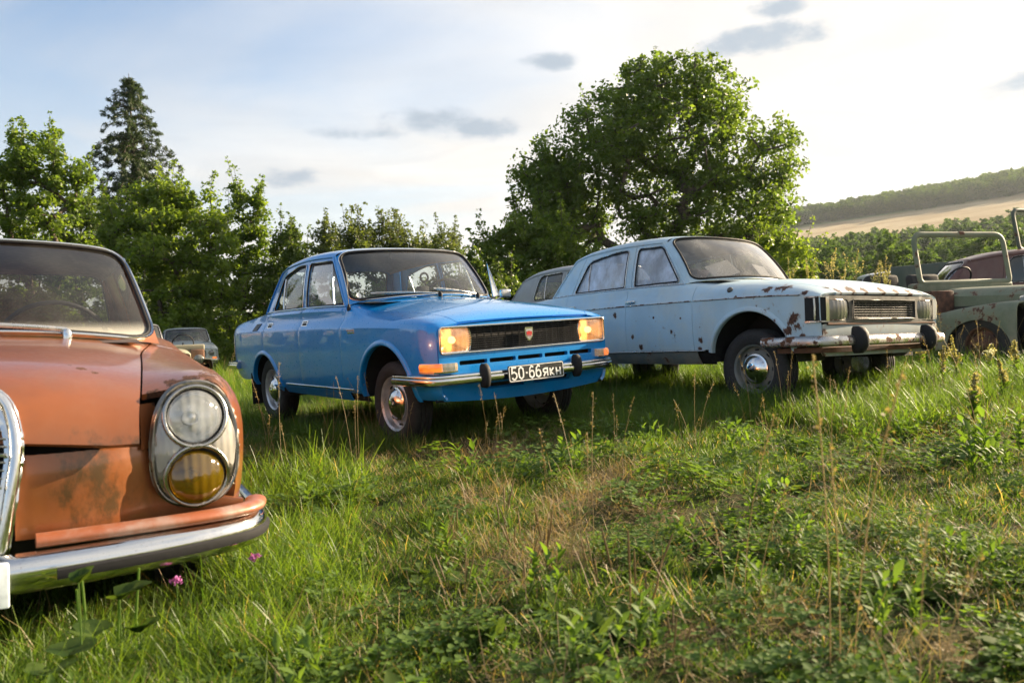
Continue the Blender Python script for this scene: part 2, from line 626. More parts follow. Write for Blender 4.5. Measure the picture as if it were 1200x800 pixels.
def glass(name, tint=(.82, .86, .84), dust=.12, rough=.02, dust_col=(.45, .43, .38), refl=1.0, zdust=None):
    m, w, out = new_mat(name)
    oc = w.n('ShaderNodeTexCoord').outputs['Object']
    fr = schlick(w)
    tr = w.n('ShaderNodeBsdfTransparent', {'Color': tint})
    gl = w.n('ShaderNodeBsdfGlossy', {'Color': (1, 1, 1), 'Roughness': rough})
    mx = w.n('ShaderNodeMixShader', {0: w.math('MULTIPLY', fr, 1.6 * refl, clamp=True), 1: tr, 2: gl})
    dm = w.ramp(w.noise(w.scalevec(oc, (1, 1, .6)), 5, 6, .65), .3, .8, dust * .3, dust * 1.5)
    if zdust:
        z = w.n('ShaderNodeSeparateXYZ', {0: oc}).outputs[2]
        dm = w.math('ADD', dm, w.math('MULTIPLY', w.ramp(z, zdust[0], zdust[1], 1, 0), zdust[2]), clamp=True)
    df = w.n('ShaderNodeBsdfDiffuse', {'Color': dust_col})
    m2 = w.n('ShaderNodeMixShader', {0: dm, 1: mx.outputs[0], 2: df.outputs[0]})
    w.link(m2.outputs[0], out.inputs[0])
    return m


def chrome(name, col=(.72, .71, .69), rough=.1, rust=0.0):
    m, w, out = new_mat(name)
    oc = w.n('ShaderNodeTexCoord').outputs['Object']
    nz = w.noise(oc, 18, 6, .65)
    pit = w.ramp(w.noise(oc, 160, 3, .6), .60, .72)
    c = w.mix(w.math('MULTIPLY', pit, .35), col, (.22, .16, .11))
    ro = w.ramp(nz, .3, .7, rough * .6, rough * 2.0)
    me = 1.0
    if rust:
        rm = w.ramp(w.noise(oc, 11, 8, .7), .66 - rust * .25, .7 - rust * .22)
        c = w.mix(rm, c, w.mix(w.noise(oc, 70, 5), (.05, .02, .012), (.2, .085, .04)))
        ro = w.math('ADD', ro, w.math('MULTIPLY', rm, .6), clamp=True)
        me = w.math('SUBTRACT', 1, w.math('MULTIPLY', rm, .9))
    b = w.n('ShaderNodeBsdfPrincipled', {'Base Color': c, 'Metallic': me, 'Roughness': ro})
    w.link(w.n('ShaderNodeBump', {'Height': nz, 'Strength': .04, 'Distance': .004}).outputs[0], b.inputs['Normal'])
    w.link(b.outputs[0], out.inputs[0])
    return m


def lens_mat(name, col, rough=.06, ribs=180, emit=None, axis=1, clear=.55):
    """ribbed lamp glass over its reflector"""
    m, w, out = new_mat(name)
    oc = w.n('ShaderNodeTexCoord').outputs['Object']
    co = w.n('ShaderNodeSeparateXYZ', {0: oc}).outputs[axis]
    rib = w.math('SINE', w.math('MULTIPLY', co, ribs))
    bmp = w.n('ShaderNodeBump', {'Height': rib, 'Strength': .35, 'Distance': .002}).outputs[0]
    gl = w.n('ShaderNodeBsdfGlossy', {'Color': (1, 1, 1), 'Roughness': rough, 'Normal': bmp})
    tr = w.n('ShaderNodeBsdfTransparent', {'Color': col})
    tl = w.n('ShaderNodeBsdfTranslucent', {'Color': col, 'Normal': bmp})
    df = w.n('ShaderNodeBsdfDiffuse', {'Color': col, 'Normal': bmp})
    body = w.n('ShaderNodeMixShader', {0: .5, 1: tl.outputs[0], 2: df.outputs[0]})
    base = w.n('ShaderNodeMixShader', {0: clear, 1: body.outputs[0], 2: tr.outputs[0]})
    fr = schlick(w, .06, bmp)
    sh = w.n('ShaderNodeMixShader', {0: w.math('MULTIPLY', fr, 1.5, clamp=True), 1: base.outputs[0], 2: gl.outputs[0]}).outputs[0]
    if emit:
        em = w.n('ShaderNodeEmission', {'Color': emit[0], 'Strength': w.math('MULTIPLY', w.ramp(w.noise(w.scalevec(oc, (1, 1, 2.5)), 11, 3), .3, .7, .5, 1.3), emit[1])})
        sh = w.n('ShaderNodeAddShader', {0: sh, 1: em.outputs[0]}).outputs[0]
    w.link(sh, out.inputs[0])
    return m


def leaf_mat(name, c1, c2, trans=.45, rough=.45, dry=None, dry_amt=0.0, tscale=1.6, spec=.4):
    """two-sided leaf: colour varies per leaf through the 'tone' attribute"""
    m, w, out = new_mat(name)
    t = w.n('ShaderNodeAttribute', attribute_name='tone').outputs['Fac']
    rnd = w.n('ShaderNodeObjectInfo').outputs['Random']
    f = w.math('ADD', w.math('MULTIPLY', t, .75), w.math('MULTIPLY', rnd, .25))
    c = w.mix(f, c1, c2)
    if dry:
        c = w.mix(w.math('MULTIPLY', w.ramp(t, 1 - dry_amt, 1 - dry_amt * .8), 1.0), c, dry)
    b = w.n('ShaderNodeBsdfPrincipled', {'Base Color': c, 'Roughness': rough, 'Specular IOR Level': spec})
    tc = w.mix(1.0, c, (1.15 * tscale, 1.1 * tscale, .45 * tscale), 'MULTIPLY')
    tl = w.n('ShaderNodeBsdfTranslucent', {'Color': tc})
    mx = w.n('ShaderNodeMixShader', {0: trans, 1: b.outputs[0], 2: tl.outputs[0]})
    w.link(mx.outputs[0], out.inputs[0])
    return m


def emitter(name, col, s):
    m, w, out = new_mat(name)
    w.link(w.n('ShaderNodeEmission', {'Color': col, 'Strength': s}).outputs[0], out.inputs[0])
    return m


M = {}
M['black'] = plain('black_lining', (.012, .012, .013), .8)
M['rubber'] = plain('rubber', (.014, .014, .016), .68, bump=.2, scale=60, spec=.3)
M['tyre'] = plain('tyre_rubber', (.022, .021, .021), .75, bump=.35, scale=45, var=.4)
M['chrome'] = chrome('chrome')
M['old_chrome'] = chrome('old_chrome', (.52, .50, .47), .26, rust=.62)
M['dull_chrome'] = chrome('dull_chrome', (.62, .60, .57), .24)
M['steel'] = plain('wheel_steel', (.58, .59, .60), .38, .6, scale=14)
M['grille_dark'] = plain('grille_plastic', (.016, .016, .017), .42)
M['headliner'] = plain('headliner', (.30, .275, .24), .9)
M['seat'] = plain('seat_vinyl', (.03, .028, .028), .6, bump=.3)
M['dash'] = plain('dashboard', (.035, .033, .032), .6)
M['white_paint'] = plain('white_lettering', (.75, .75, .73), .5)
M['plate_black'] = plain('plate_black', (.012, .012, .013), .35, coat=.4)
M['glass'] = glass('window_glass', dust=.05)
M['glass_dusty'] = glass('dusty_glass', (.6, .62, .6), dust=.16, zdust=(.95, 1.12, .35))
M['glass_sky'] = glass('painted_sky_glass', (.45, .5, .6), dust=.66, dust_col=(.74, .82, .95), refl=1.6)  # bluish-white dust colour paints in the sky reflected by the side panes
M['glass_sky2'] = glass('painted_reflection_glass', (.45, .5, .55), dust=.26, dust_col=(.55, .66, .80), refl=2.2)  # reflective pane; its pale blue diffuse share stands in for mirrored sky
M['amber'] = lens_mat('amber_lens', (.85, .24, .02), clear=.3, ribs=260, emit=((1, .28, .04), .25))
M['clear_lens'] = lens_mat('clear_lens', (.9, .88, .84), clear=.5, ribs=300)
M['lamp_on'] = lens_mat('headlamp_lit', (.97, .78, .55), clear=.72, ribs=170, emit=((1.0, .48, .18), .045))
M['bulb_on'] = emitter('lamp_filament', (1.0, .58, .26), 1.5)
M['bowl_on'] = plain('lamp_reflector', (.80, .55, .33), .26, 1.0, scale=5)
M['lamp_clear'] = lens_mat('headlamp_clear', (.92, .95, .97), clear=.75, ribs=240)
M['fog_lens'] = lens_mat('fog_lens', (.46, .30, .010), clear=.7, ribs=240)
M['reflector'] = plain('reflector', (.8, .8, .8), .16, 1.0, scale=5)
# ---------------------------------------------------------------- terrain
RNG = np.random.default_rng(7)
CAMM = np.array(cam.matrix_world.to_3x3())
_w = [(RNG.normal(size=2), RNG.uniform(0, 6.28)) for _ in range(14)]


def wob(x, y, sc, k0=0, n=7):
    r = 0
    for (d, p) in _w[k0:k0 + n]:
        r = r + np.sin((x * d[0] + y * d[1]) * sc + p)
    return r / n


def sstep(a, b, x):
    t = np.clip((x - a) / (b - a), 0, 1)
    return t * t * (3 - 2 * t)


def ridge(az):
    """height of the far ridge at 650 m for an azimuth in degrees (right of the view axis is positive)"""
    return np.interp(az, [-180, -40, -12, 5, 12, 19.5, 33, 50, 75, 120, 180], [4, 6, 12, 38, 56, 71, 83, 92, 90, 50, 4])


def hgt(x, y):
    x, y = np.asarray(x, float), np.asarray(y, float)
    d = np.hypot(x, y)
    z = .32 * np.tanh(.12 * (x + .8)) * (1 - .75 * sstep(15, 60, d) * (x > 0)) - .12 * np.exp(-((x + 2.1) ** 2 + (y - 2.6) ** 2) / 1.6)
    z = z + (.028 * wob(x, y, 1.7) + .018 * wob(x, y, 4.3, 5)) * (1 - sstep(18, 40, d)) + .1 * wob(x, y, .18, 3) * sstep(14, 40, d)
    az = np.degrees(np.arctan2(x, y))
    el = np.interp(d, [0, 45, 90, 160, 250, 400, 520, 650, 720, 1100, 4000], [0, 0, .02, .2, .46, .70, .86, 1.0, 1.0, .62, .05])
    z = z + el * np.minimum(d, 720) / 650 * ridge(az) * (1 + .035 * wob(x, y, .012, 2) * sstep(80, 300, d))
    return z


def px_dir(px, py):
    v = CAMM @ np.array([(px - 600) / 920, (400 - py) / 920, -1.0])
    return v / np.linalg.norm(v)


def px_ground(px, py):
    v = px_dir(px, py)
    t = .3
    for _ in range(4000):
        p = np.array([0, 0, .79]) + v * t
        if p[2] < hgt(p[0], p[1]):
            break
        t *= 1.003
    return p


def px_at(px, py, dist):
    """point on the ray through a photo pixel at horizontal distance dist"""
    v = px_dir(px, py)
    return np.array([0, 0, .79]) + v * (dist / v[1])


DRY = [(*px_ground(a, b)[:2], c) for a, b, c in ((605, 528, .42), (560, 545, .3), (690, 585, .38), (720, 560, .3), (640, 655, .33), (560, 590, .22), (760, 600, .3),
                                                 (600, 690, .16), (1000, 645, .16), (810, 745, .15), (930, 735, .14), (1120, 760, .14), (430, 520, .2), (880, 560, .12), (660, 620, .2), (1040, 560, .16))]


def dryness(x, y):
    r = 0 * np.asarray(x, float)
    for (a, b, c) in DRY:
        r = np.maximum(r, 1.2 - np.hypot(x - a, y - b) / (c * .78))
    return np.clip(r + .35 * wob(x, y, 5.5, 4) - .1, 0, 1)


def build_ground():
    az = np.radians(np.unique(np.concatenate([np.arange(-180, 180, 4.0), np.arange(-46, 62, .75)])))
    rr = np.concatenate([[0.02], np.geomspace(.25, 40, 110), np.geomspace(41.5, 4000, 100)])
    A, Rr = np.meshgrid(az, rr, indexing='ij')
    X, Y = Rr * np.sin(A), Rr * np.cos(A)
    Z = hgt(X, Y)
    Pn = np.stack([X, Y, Z], -1)
    mb = MB().grid(Pn, close_u=True, flip=True)
    m, w, out = new_mat('meadow_soil')
    oc = w.n('ShaderNodeTexCoord').outputs['Object']
    dry = w.n('ShaderNodeAttribute', attribute_name='dry').outputs['Fac']
    field = w.n('ShaderNodeAttribute', attribute_name='field').outputs['Color']
    fs = w.n('ShaderNodeSeparateXYZ', {0: field})
    n1, n2, n3 = w.noise(oc, 1.3, 6, .65), w.noise(oc, 22, 6, .7), w.noise(oc, 140, 4, .7)
    green = w.mix(w.ramp(n1, .35, .65), (.032, .060, .014), (.060, .085, .022))
    soil = w.mix(w.ramp(n2, .35, .65), (.03, .022, .013), (.075, .055, .032))
    straw = w.mix(w.ramp(n3, .35, .65), (.11, .08, .042), (.24, .18, .095))
    c = w.mix(w.ramp(n2, .45, .62), green, soil)
    c = w.mix(w.math('MULTIPLY', dry, w.ramp(n3, .3, .6, .4, 1.0)), c, straw)
    nb = w.noise(oc, .03, 6, .65)
    grassfar = w.mix(w.ramp(w.noise(oc, .5, 6, .7), .3, .7), (.075, .105, .028), (.125, .14, .045))
    tan = w.mix(w.ramp(w.noise(w.scalevec(oc, (1, 1, 4)), .02, 5, .6), .35, .65), (.30, .22, .115), (.44, .35, .21))
    mead = w.mix(w.ramp(nb, .35, .65), (.085, .13, .035), (.17, .19, .06))
    c = w.mix(fs.outputs[0], c, grassfar)
    c = w.mix(fs.outputs[1], c, mead)
    c = w.mix(fs.outputs[2], c, tan)
    b = w.n('ShaderNodeBsdfPrincipled', {'Base Color': c, 'Roughness': .95, 'Specular IOR Level': .1})
    hh = w.math('ADD', w.math('MULTIPLY', n2, .03), w.math('MULTIPLY', n3, .008))
    w.link(w.n('ShaderNodeBump', {'Height': hh, 'Strength': .8, 'Distance': 1.0}).outputs[0], b.inputs['Normal'])
    w.link(b.outputs[0], out.inputs[0])
    o = mb.obj('ground', m, angle=180)
    me = o.data
    d = Rr.ravel()
    a = me.attributes.new('dry', 'FLOAT', 'POINT')
    a.data.foreach_set('value', dryness(X.ravel(), Y.ravel()).astype(np.float32))
    a = me.attributes.new('field', 'FLOAT_COLOR', 'POINT')
    wv = 25 * wob(X, Y, .02, 2).ravel()
    f0 = sstep(12, 30, d)
    f1 = sstep(55, 120, d + wv)
    f2 = sstep(405, 430, d + wv * .8) * (1 - sstep(580, 595, d + wv * .3))
    a.data.foreach_set('color', np.stack([f0, f1, f2, np.ones_like(d)], 1).astype(np.float32).ravel())
    tag(o, kind='structure')
    return o


build_ground()
# ---------------------------------------------------------------- trees
M['bark'] = plain('bark', (.085, .065, .048), .9, scale=9, var=.5, bump=.6)
M['leaf_maple'] = leaf_mat('maple_leaves', (.050, .098, .018), (.112, .165, .029), .52, .42, tscale=1.95)
M['leaf_bright'] = leaf_mat('bright_leaves', (.070, .125, .018), (.15, .205, .032), .56, .45, tscale=1.9)
M['leaf_dark'] = leaf_mat('dark_leaves', (.042, .078, .016), (.095, .14, .025), .48, .45, tscale=2.0)
M['leaf_pale'] = leaf_mat('pale_leaves', (.06, .09, .022), (.12, .15, .04), .45, .45, tscale=1.7)
M['needles'] = leaf_mat('spruce_needles', (.020, .042, .016), (.050, .078, .026), .3, .55)
M['leaf_far'] = leaf_mat('far_leaves', (.036, .080, .020), (.095, .150, .036), .45, .6, tscale=1.7, spec=.1)


def leaves(rng, C, R, n, size, updir=.6, out=None, aspect=.62, mi=0):
    """n leaf blades scattered round the centres C (k,3) with radii R"""
    k = len(C)
    i = rng.integers(0, k, n)
    g = rng.normal(size=(n, 3))
    g /= np.linalg.norm(g, axis=1, keepdims=True)
    P = C[i] + g * (R[i] * rng.uniform(0, 1, n) ** .45)[:, None] * np.array([1, 1, .8])
    N = rng.normal(size=(n, 3)) * .75 + np.array([0, 0, updir]) + g * .5
    N /= np.linalg.norm(N, axis=1, keepdims=True)
    T = rng.normal(size=(n, 3)) + g * .6 - np.array([0, 0, .35])
    T -= N * (T * N).sum(1, keepdims=True)
    T /= np.linalg.norm(T, axis=1, keepdims=True)
    B = np.cross(N, T)
    s = (size * rng.uniform(.55, 1.35, n))[:, None]
    wd = aspect * s * .5
    V = np.stack([P - T * s * .5, P + B * wd - N * s * .12 - T * s * .08, P + T * s * .5 - N * s * .1, P - B * wd - N * s * .12 - T * s * .08], 1).reshape(-1, 3)
    F = np.arange(4 * n).reshape(-1, 4)
    tone = np.repeat(np.clip(rng.normal(.5, .22, n) + .18 * np.sin(i * 12.9898), 0, 1), 4)
    return V, F, tone


def fast_mesh(name, V, F, mat, tone=None, parent=None, smooth=False):
    me = bpy.data.meshes.new(name)
    n, k = F.shape
    me.vertices.add(len(V))
    me.vertices.foreach_set('co', V.astype(np.float32).ravel())
    me.loops.add(n * k)
    me.loops.foreach_set('vertex_index', F.astype(np.int32).ravel())
    me.polygons.add(n)
    me.polygons.foreach_set('loop_start', np.arange(0, n * k, k, dtype=np.int32))
    me.polygons.foreach_set('loop_total', np.full(n, k, dtype=np.int32))
    me.materials.append(mat)
    me.update()
    me.validate()
    if tone is not None:
        a = me.attributes.new('tone', 'FLOAT', 'POINT')
        a.data.foreach_set('value', tone.astype(np.float32))
    o = bpy.data.objects.new(name, me)
    COL.objects.link(o)
    if parent:
        o.parent = parent
    return o


def skeleton(mb, trunk, tips, r0, rng, rmin=.012, sag=.1):
    """grow branches from the trunk polyline to the tips: every tip joins the nearest grown node nearer to the root"""
    nodes = [np.array(p, float) for p in trunk]
    par = [-1] + list(range(len(trunk) - 1))
    kids = [0] * len(nodes)
    root = nodes[0]
    order = np.argsort(np.linalg.norm(tips - np.array(trunk[-1]) * .5 - root * .5, axis=1))
    for t in tips[order]:
        A = np.array(nodes)
        d = np.linalg.norm(A - t, axis=1) + .35 * np.maximum(0, A[:, 2] - t[2]) * 2
        d[0] += 3
        j = int(np.argmin(d))
        L = np.linalg.norm(nodes[j] - t)
        m = max(1, int(L / .9))
        prev = j
        for k in range(1, m + 1):
            f = k / m
            q = nodes[j] * (1 - f) + t * f + rng.normal(size=3) * L * .04 * (f < 1) - np.array([0, 0, sag * L * 4 * f * (1 - f) * .5])
            nodes.append(q)
            par.append(prev)
            prev = len(nodes) - 1
    wgt = [0.0] * len(nodes)
    for i in range(len(nodes) - 1, -1, -1):
        wgt[i] = max(wgt[i], 1.0)
        if par[i] >= 0:
            wgt[par[i]] += wgt[i]
    mx = wgt[0]
    for i in range(1, len(nodes)):
        p = par[i]
        ra = max(rmin, r0 * math.sqrt(wgt[p] / mx)) if p else max(rmin, r0 * 1.15)
        rb = max(rmin * .8, r0 * math.sqrt(wgt[i] / mx))
        ra = min(ra, rb * 1.7)
        mb.tube([nodes[p], nodes[i]], [ra, rb], 7 if rb > .05 else 4, cap=False)


def blob_tips(rng, blobs, dens):
    C, R = [], []
    for (x, y, z, rx, ry, rz) in blobs:
        n = max(3, int(dens * (rx * ry * rz) ** (2 / 3)))
        g = rng.normal(size=(n, 3))
        g /= np.linalg.norm(g, axis=1, keepdims=True)
        C.append(np.array([x, y, z]) + g * np.array([rx, ry, rz]) * (rng.uniform(0, 1, n) ** .4)[:, None])
    return np.concatenate(C)


def broad_tree(name, label, cx, dist, base_py, blobs_px, leaf, n, size, mat, trunk_lean=0.0, clump=.55, dens=11, r0=.2, group=None, seed=1, depth=.8, trunk_top=None, shoots=46, shoot_len=1.0):
    """tree standing at photo bearing cx and distance dist; its crown is a list of blobs (px,py,rx,ry)"""
    rng = np.random.default_rng(seed)
    sc = dist / 920
    b = px_at(cx, 380, dist)
    gx, gy = b[0], b[1]
    gz = float(hgt(gx, gy))
    root = thing(name, label, 'tree', (gx, gy, gz - .05), 0, group)
    bl = []
    for (px, py, rx, ry) in blobs_px:
        q = px_at(px, py, dist)
        dd = rng.uniform(-.5, .5) * rx * sc * depth
        bl.append((q[0] - gx, dd, q[2] - gz, rx * sc, rx * sc * depth, ry * sc))
    tips = blob_tips(rng, bl, dens)
    tips = tips[tips[:, 2] > .15]
    top = max(t[2] for t in tips)
    zt = trunk_top or top * .45
    trunk = [(0, 0, -.2)] + [(trunk_lean * f * zt + rng.normal() * .05, rng.normal() * .05, zt * f) for f in (.33, .66, 1.0)]
    mb = MB()
    used = tips[rng.permutation(len(tips))[:380]]
    skeleton(mb, trunk, used, r0, rng)
    rad = np.full(len(tips), clump) * rng.uniform(.6, 1.25, len(tips))
    # young shoots that break the outline
    cen = np.array([tips[:, 0].mean(), 0, top * .5])
    sc_, sr_ = [], []
    out = [t for t in used if np.linalg.norm((t - cen) * np.array([1, .3, .8])) > np.percentile(np.linalg.norm((tips - cen) * np.array([1, .3, .8]), axis=1), 60) and t[2] > top * .35]
    sh = MB()
    for k in range(min(len(out), shoots)):
        a = out[rng.integers(len(out))]
        d = (a - cen) / np.linalg.norm(a - cen) * .55 + np.array([rng.normal() * .25, rng.normal() * .25, 1.0])
        d /= np.linalg.norm(d)
        L = rng.uniform(.35, 1.15) * shoot_len
        sh.tube([a, a + d * L * .6, a + d * L], [.012, .008, .004], 4, cap=False)
        for f in np.linspace(.1, 1.05, 7):
            sc_.append(a + d * L * f + rng.normal(size=3) * .05)
            sr_.append(.17 * (1.25 - f) + .06)
    mb.merge(sh)
    mb.obj('trunk', M['bark'], root, 60)
    C_ = np.concatenate([tips, np.array(sc_)]) if sc_ else tips
    V, F, tone = leaves(rng, tips, rad, n, size)
    if sc_:
        V2, F2, t2 = leaves(rng, np.array(sc_), np.array(sr_), len(sc_) * 9, size * .8)
        F = np.concatenate([F, F2 + len(V)])
        V, tone = np.concatenate([V, V2]), np.concatenate([tone, t2])
    fast_mesh('crown', V, F, mat, tone, root)
    return root


def spruce(name, label, cx, dist, top_py, half_px, base_py=300, seed=3, lean=-.04):
    rng = np.random.default_rng(seed)
    sc = dist / 920
    b = px_at(cx, 380, dist)
    gz = float(hgt(b[0], b[1]))
    H = px_at(cx, top_py, dist)[2] - gz
    root = thing(name, label, 'tree', (b[0], b[1], gz - .05))
    mb = MB()
    zz = np.linspace(0, H, 14)
    ax = lambda z: np.array([lean * z + .25 * math.sin(z * .5) * .3, 0, z])
    mb.tube([ax(z) for z in zz], np.linspace(.2, .012, 14), 8)
    C, Rr = [], []
    W = half_px * sc
    z = 1.5
    bd = MB()
    while z < H - .15:
        f = (H - z) / (H - 1.5)
        Lmax = W * 1.05 * f ** .72
        for k in range(rng.integers(5, 8)):
            a = rng.uniform(0, 6.283)
            L = Lmax * rng.uniform(.5, 1.2)
            d = np.array([math.cos(a), math.sin(a), 0])
            pts = [ax(z) + d * L * t + np.array([0, 0, L * (.18 * math.sin(t * 3.0) - .35 * t * t)]) for t in np.linspace(0, 1, 6)]
            bd.tube(pts, np.linspace(.03, .006, 6), 4, cap=False)
            for t in np.linspace(.2, 1.0, max(3, int(L / .2))):
                q = ax(z) + d * L * t + np.array([0, 0, L * (.18 * math.sin(t * 3.0) - .35 * t * t)])
                C.append(q + rng.normal(size=3) * .06)
                Rr.append(.10 + .08 * (1 - abs(t - .5)))
        z += rng.uniform(.22, .46)
    mb.merge(bd)
    mb.obj('trunk', M['bark'], root, 60)
    C, Rr = np.array(C), np.array(Rr)
    n = len(C) * 30
    V, F, tone = leaves(rng, C, Rr, n, .21, updir=.1, aspect=.17)
    fast_mesh('crown', V, F, M['needles'], tone, root)
    return root


TG = 'trees along the edge of the meadow'
broad_tree('maple_tree', 'large round-crowned maple with gaps of sky behind the rusty pale blue saloon', 790, 30, 330,
           [(785, 105, 62, 44), (735, 125, 50, 45), (840, 122, 45, 42), (775, 165, 70, 55), (700, 170, 52, 50), (860, 170, 52, 50), (655, 195, 48, 45), (905, 195, 32, 55),
            (640, 235, 38, 45), (690, 225, 45, 40), (800, 220, 55, 45), (850, 235, 62, 45), (905, 245, 34, 42), (675, 270, 55, 36), (790, 270, 60, 36), (860, 280, 62, 30),
            (915, 285, 30, 22), (655, 215, 50, 40), (735, 190, 40, 30), (745, 245, 36, 30), (722, 222, 24, 24), (640, 265, 40, 30), (760, 300, 55, 25), (620, 205, 18, 28), (935, 290, 18, 16), (760, 85, 30, 22), (815, 85, 30, 24)],
           None, 66000, .165, M['leaf_maple'], trunk_lean=-.05, clump=.45, dens=34, r0=.34, group=TG, seed=5, depth=1.0, trunk_top=3.4)
broad_tree('leafy_tree', 'loose-topped broadleaf tree at the far left above the orange car roof', 40, 27, 300,
           [(30, 200, 46, 40), (45, 165, 30, 26), (80, 195, 24, 26), (10, 230, 40, 45), (60, 235, 42, 40), (25, 280, 60, 50), (95, 205, 12, 12), (30, 345, 70, 60), (-40, 230, 40, 60)],
           None, 21000, .15, M['leaf_bright'], clump=.4, dens=20, r0=.16, group=TG, seed=11)
spruce('spruce_tree', 'tall dark spruce rising above the broadleaf trees on the left', 178, 36, 84, 112)
broad_tree('leafy_tree', 'dark small-leaved tree between the far left tree and the bright tree below the spruce', 98, 30, 300,
           [(95, 255, 34, 32), (75, 300, 45, 45), (115, 285, 35, 40), (90, 350, 60, 50)],
           None, 13000, .14, M['leaf_dark'], clump=.4, dens=18, r0=.12, group=TG, seed=12)
broad_tree('leafy_tree', 'bright yellow-green bushy tree in front of the spruce', 190, 25, 360,
           [(170, 240, 42, 32), (210, 245, 40, 34), (150, 275, 40, 40), (195, 290, 62, 45), (245, 300, 30, 40), (165, 335, 55, 45), (225, 345, 55, 45), (190, 385, 75, 32), (185, 222, 24, 16), (255, 270, 18, 26), (150, 405, 60, 22), (230, 408, 50, 20)],
           None, 30000, .15, M['leaf_bright'], clump=.42, dens=20, r0=.16, group=TG, seed=13)
broad_tree('leafy_tree', 'slender loose tree with a visible stem right of the bright green tree', 287, 29, 360,
           [(280, 235, 22, 20), (300, 240, 18, 18), (272, 270, 22, 26), (300, 275, 24, 28), (285, 310, 34, 32), (270, 345, 36, 36), (310, 345, 30, 32), (288, 385, 50, 26)],
           None, 17000, .14, M['leaf_bright'], clump=.36, dens=20, r0=.1, group=TG, seed=14)
broad_tree('leafy_tree', 'small dark round tree just left of the blue car roof', 335, 27, 360,
           [(333, 285, 22, 20), (325, 315, 26, 28), (350, 305, 16, 22), (335, 350, 34, 34), (335, 385, 40, 26)],
           None, 12000, .13, M['leaf_dark'], clump=.34, dens=22, r0=.08, group=TG, seed=15)
broad_tree('leafy_tree', 'pale green feathery tree just above the left part of the blue car roof', 395, 31, 340,
           [(392, 276, 22, 12), (412, 278, 18, 12), (378, 286, 16, 16), (400, 292, 45, 14), (400, 312, 45, 24), (395, 350, 50, 30)],
           None, 9000, .14, M['leaf_pale'], clump=.32, dens=20, r0=.08, group=TG, seed=16)
broad_tree('leafy_tree', 'pale green tree with three thin tips above the middle of the blue car roof', 448, 32, 340,
           [(437, 268, 6, 13), (452, 276, 12, 12), (466, 268, 10, 12), (440, 287, 26, 14), (468, 288, 20, 14), (450, 296, 50, 14), (450, 315, 46, 24), (450, 350, 50, 28)],
           None, 9000, .13, M['leaf_pale'], clump=.28, dens=24, r0=.08, group=TG, seed=17)
broad_tree('leafy_tree', 'low scrubby tree with thin twigs above the right part of the blue car roof', 520, 34, 340,
           [(512, 280, 5, 8), (531, 278, 4, 8), (500, 290, 40, 6), (515, 298, 50, 12), (520, 340, 60, 26)],
           None, 7000, .13, M['leaf_pale'], clump=.26, dens=24, r0=.06, group=TG, seed=18)
broad_tree('leafy_tree', 'dense green bushy tree between the blue car and the maple', 625, 26, 350,
           [(622, 262, 26, 20), (600, 285, 34, 26), (645, 285, 36, 28), (585, 315, 34, 30), (630, 325, 60, 34), (680, 310, 40, 34), (625, 360, 90, 26), (566, 290, 14, 20)],
           None, 27000, .14, M['leaf_bright'], clump=.38, dens=22, r0=.12, group=TG, seed=19)
broad_tree('leafy_tree', 'dark bush behind the open quarter light of the blue car', 572, 23, 350,
           [(570, 318, 22, 20), (560, 340, 34, 22), (590, 345, 30, 20), (575, 365, 50, 18)],
           None, 10000, .12, M['leaf_dark'], clump=.32, dens=24, r0=.07, group=TG, seed=20)
broad_tree('leafy_tree', 'low yellow-green bush at the right foot of the maple', 915, 24, 350,
           [(915, 285, 26, 14), (935, 300, 16, 12), (890, 305, 30, 18), (925, 322, 34, 16), (955, 318, 10, 12), (915, 345, 50, 24), (930, 372, 50, 20)],
           None, 9000, .12, M['leaf_bright'], clump=.3, dens=24, r0=.07, group=TG, seed=21)
for i, (cx, ds, mt, ht, lb) in enumerate((
        (10, 24, 'leaf_dark', 350, 'dark undergrowth bush at the far left behind the orange car'),
        (120, 30, 'leaf_dark', 365, 'dark undergrowth bush behind the orange car windscreen pillar'),
        (245, 31, 'leaf_dark', 372, 'dark undergrowth bush behind the silver saloon far left'),
        (310, 28, 'leaf_bright', 380, 'bright low bush left of the blue car tail'),
        (400, 26, 'leaf_dark', 360, 'dark undergrowth bush seen through the blue car windows'),
        (490, 27, 'leaf_dark', 340, 'dark undergrowth bush behind the blue car windscreen'),
        (700, 25, 'leaf_dark', 335, 'dark undergrowth bush behind the pale blue car windows'),
        (790, 26, 'leaf_dark', 335, 'dark undergrowth bush at the foot of the maple'))):
    broad_tree('undergrowth_bush', lb, cx, ds, 400,
               [(cx - 25, ht + 15, 34, 24), (cx + 25, ht + 12, 34, 26), (cx, ht + 35, 60, 26), (cx - 5, ht + 2, 22, 18), (cx - 25, 412, 40, 20), (cx + 28, 412, 40, 20)],
               None, 11000, .13, M[mt], clump=.36, dens=20, r0=.05, group=None, seed=40 + i, trunk_top=.5)


# ---------------------------------------------------------------- hillside: trees in clumps, wooded ridge
def small_tree_mesh(seed, n, size, cone=False):
    rng = np.random.default_rng(seed)
    bl = [(rng.normal() * 1.3, rng.normal() * 1.3, rng.uniform(2.8, 7.2), rng.uniform(1.2, 2.1), rng.uniform(1.2, 2.1), rng.uniform(1.1, 2.0)) for _ in range(9)]
    bl += [(0, 0, 8.2, 1.1, 1.1, 1.2), (0, 0, 1.8, 2.2, 2.2, 1.5)]
    tips = blob_tips(rng, bl, 6)
    V, F, tone = leaves(rng, tips, np.full(len(tips), .55), n, size)
    return V, F, tone


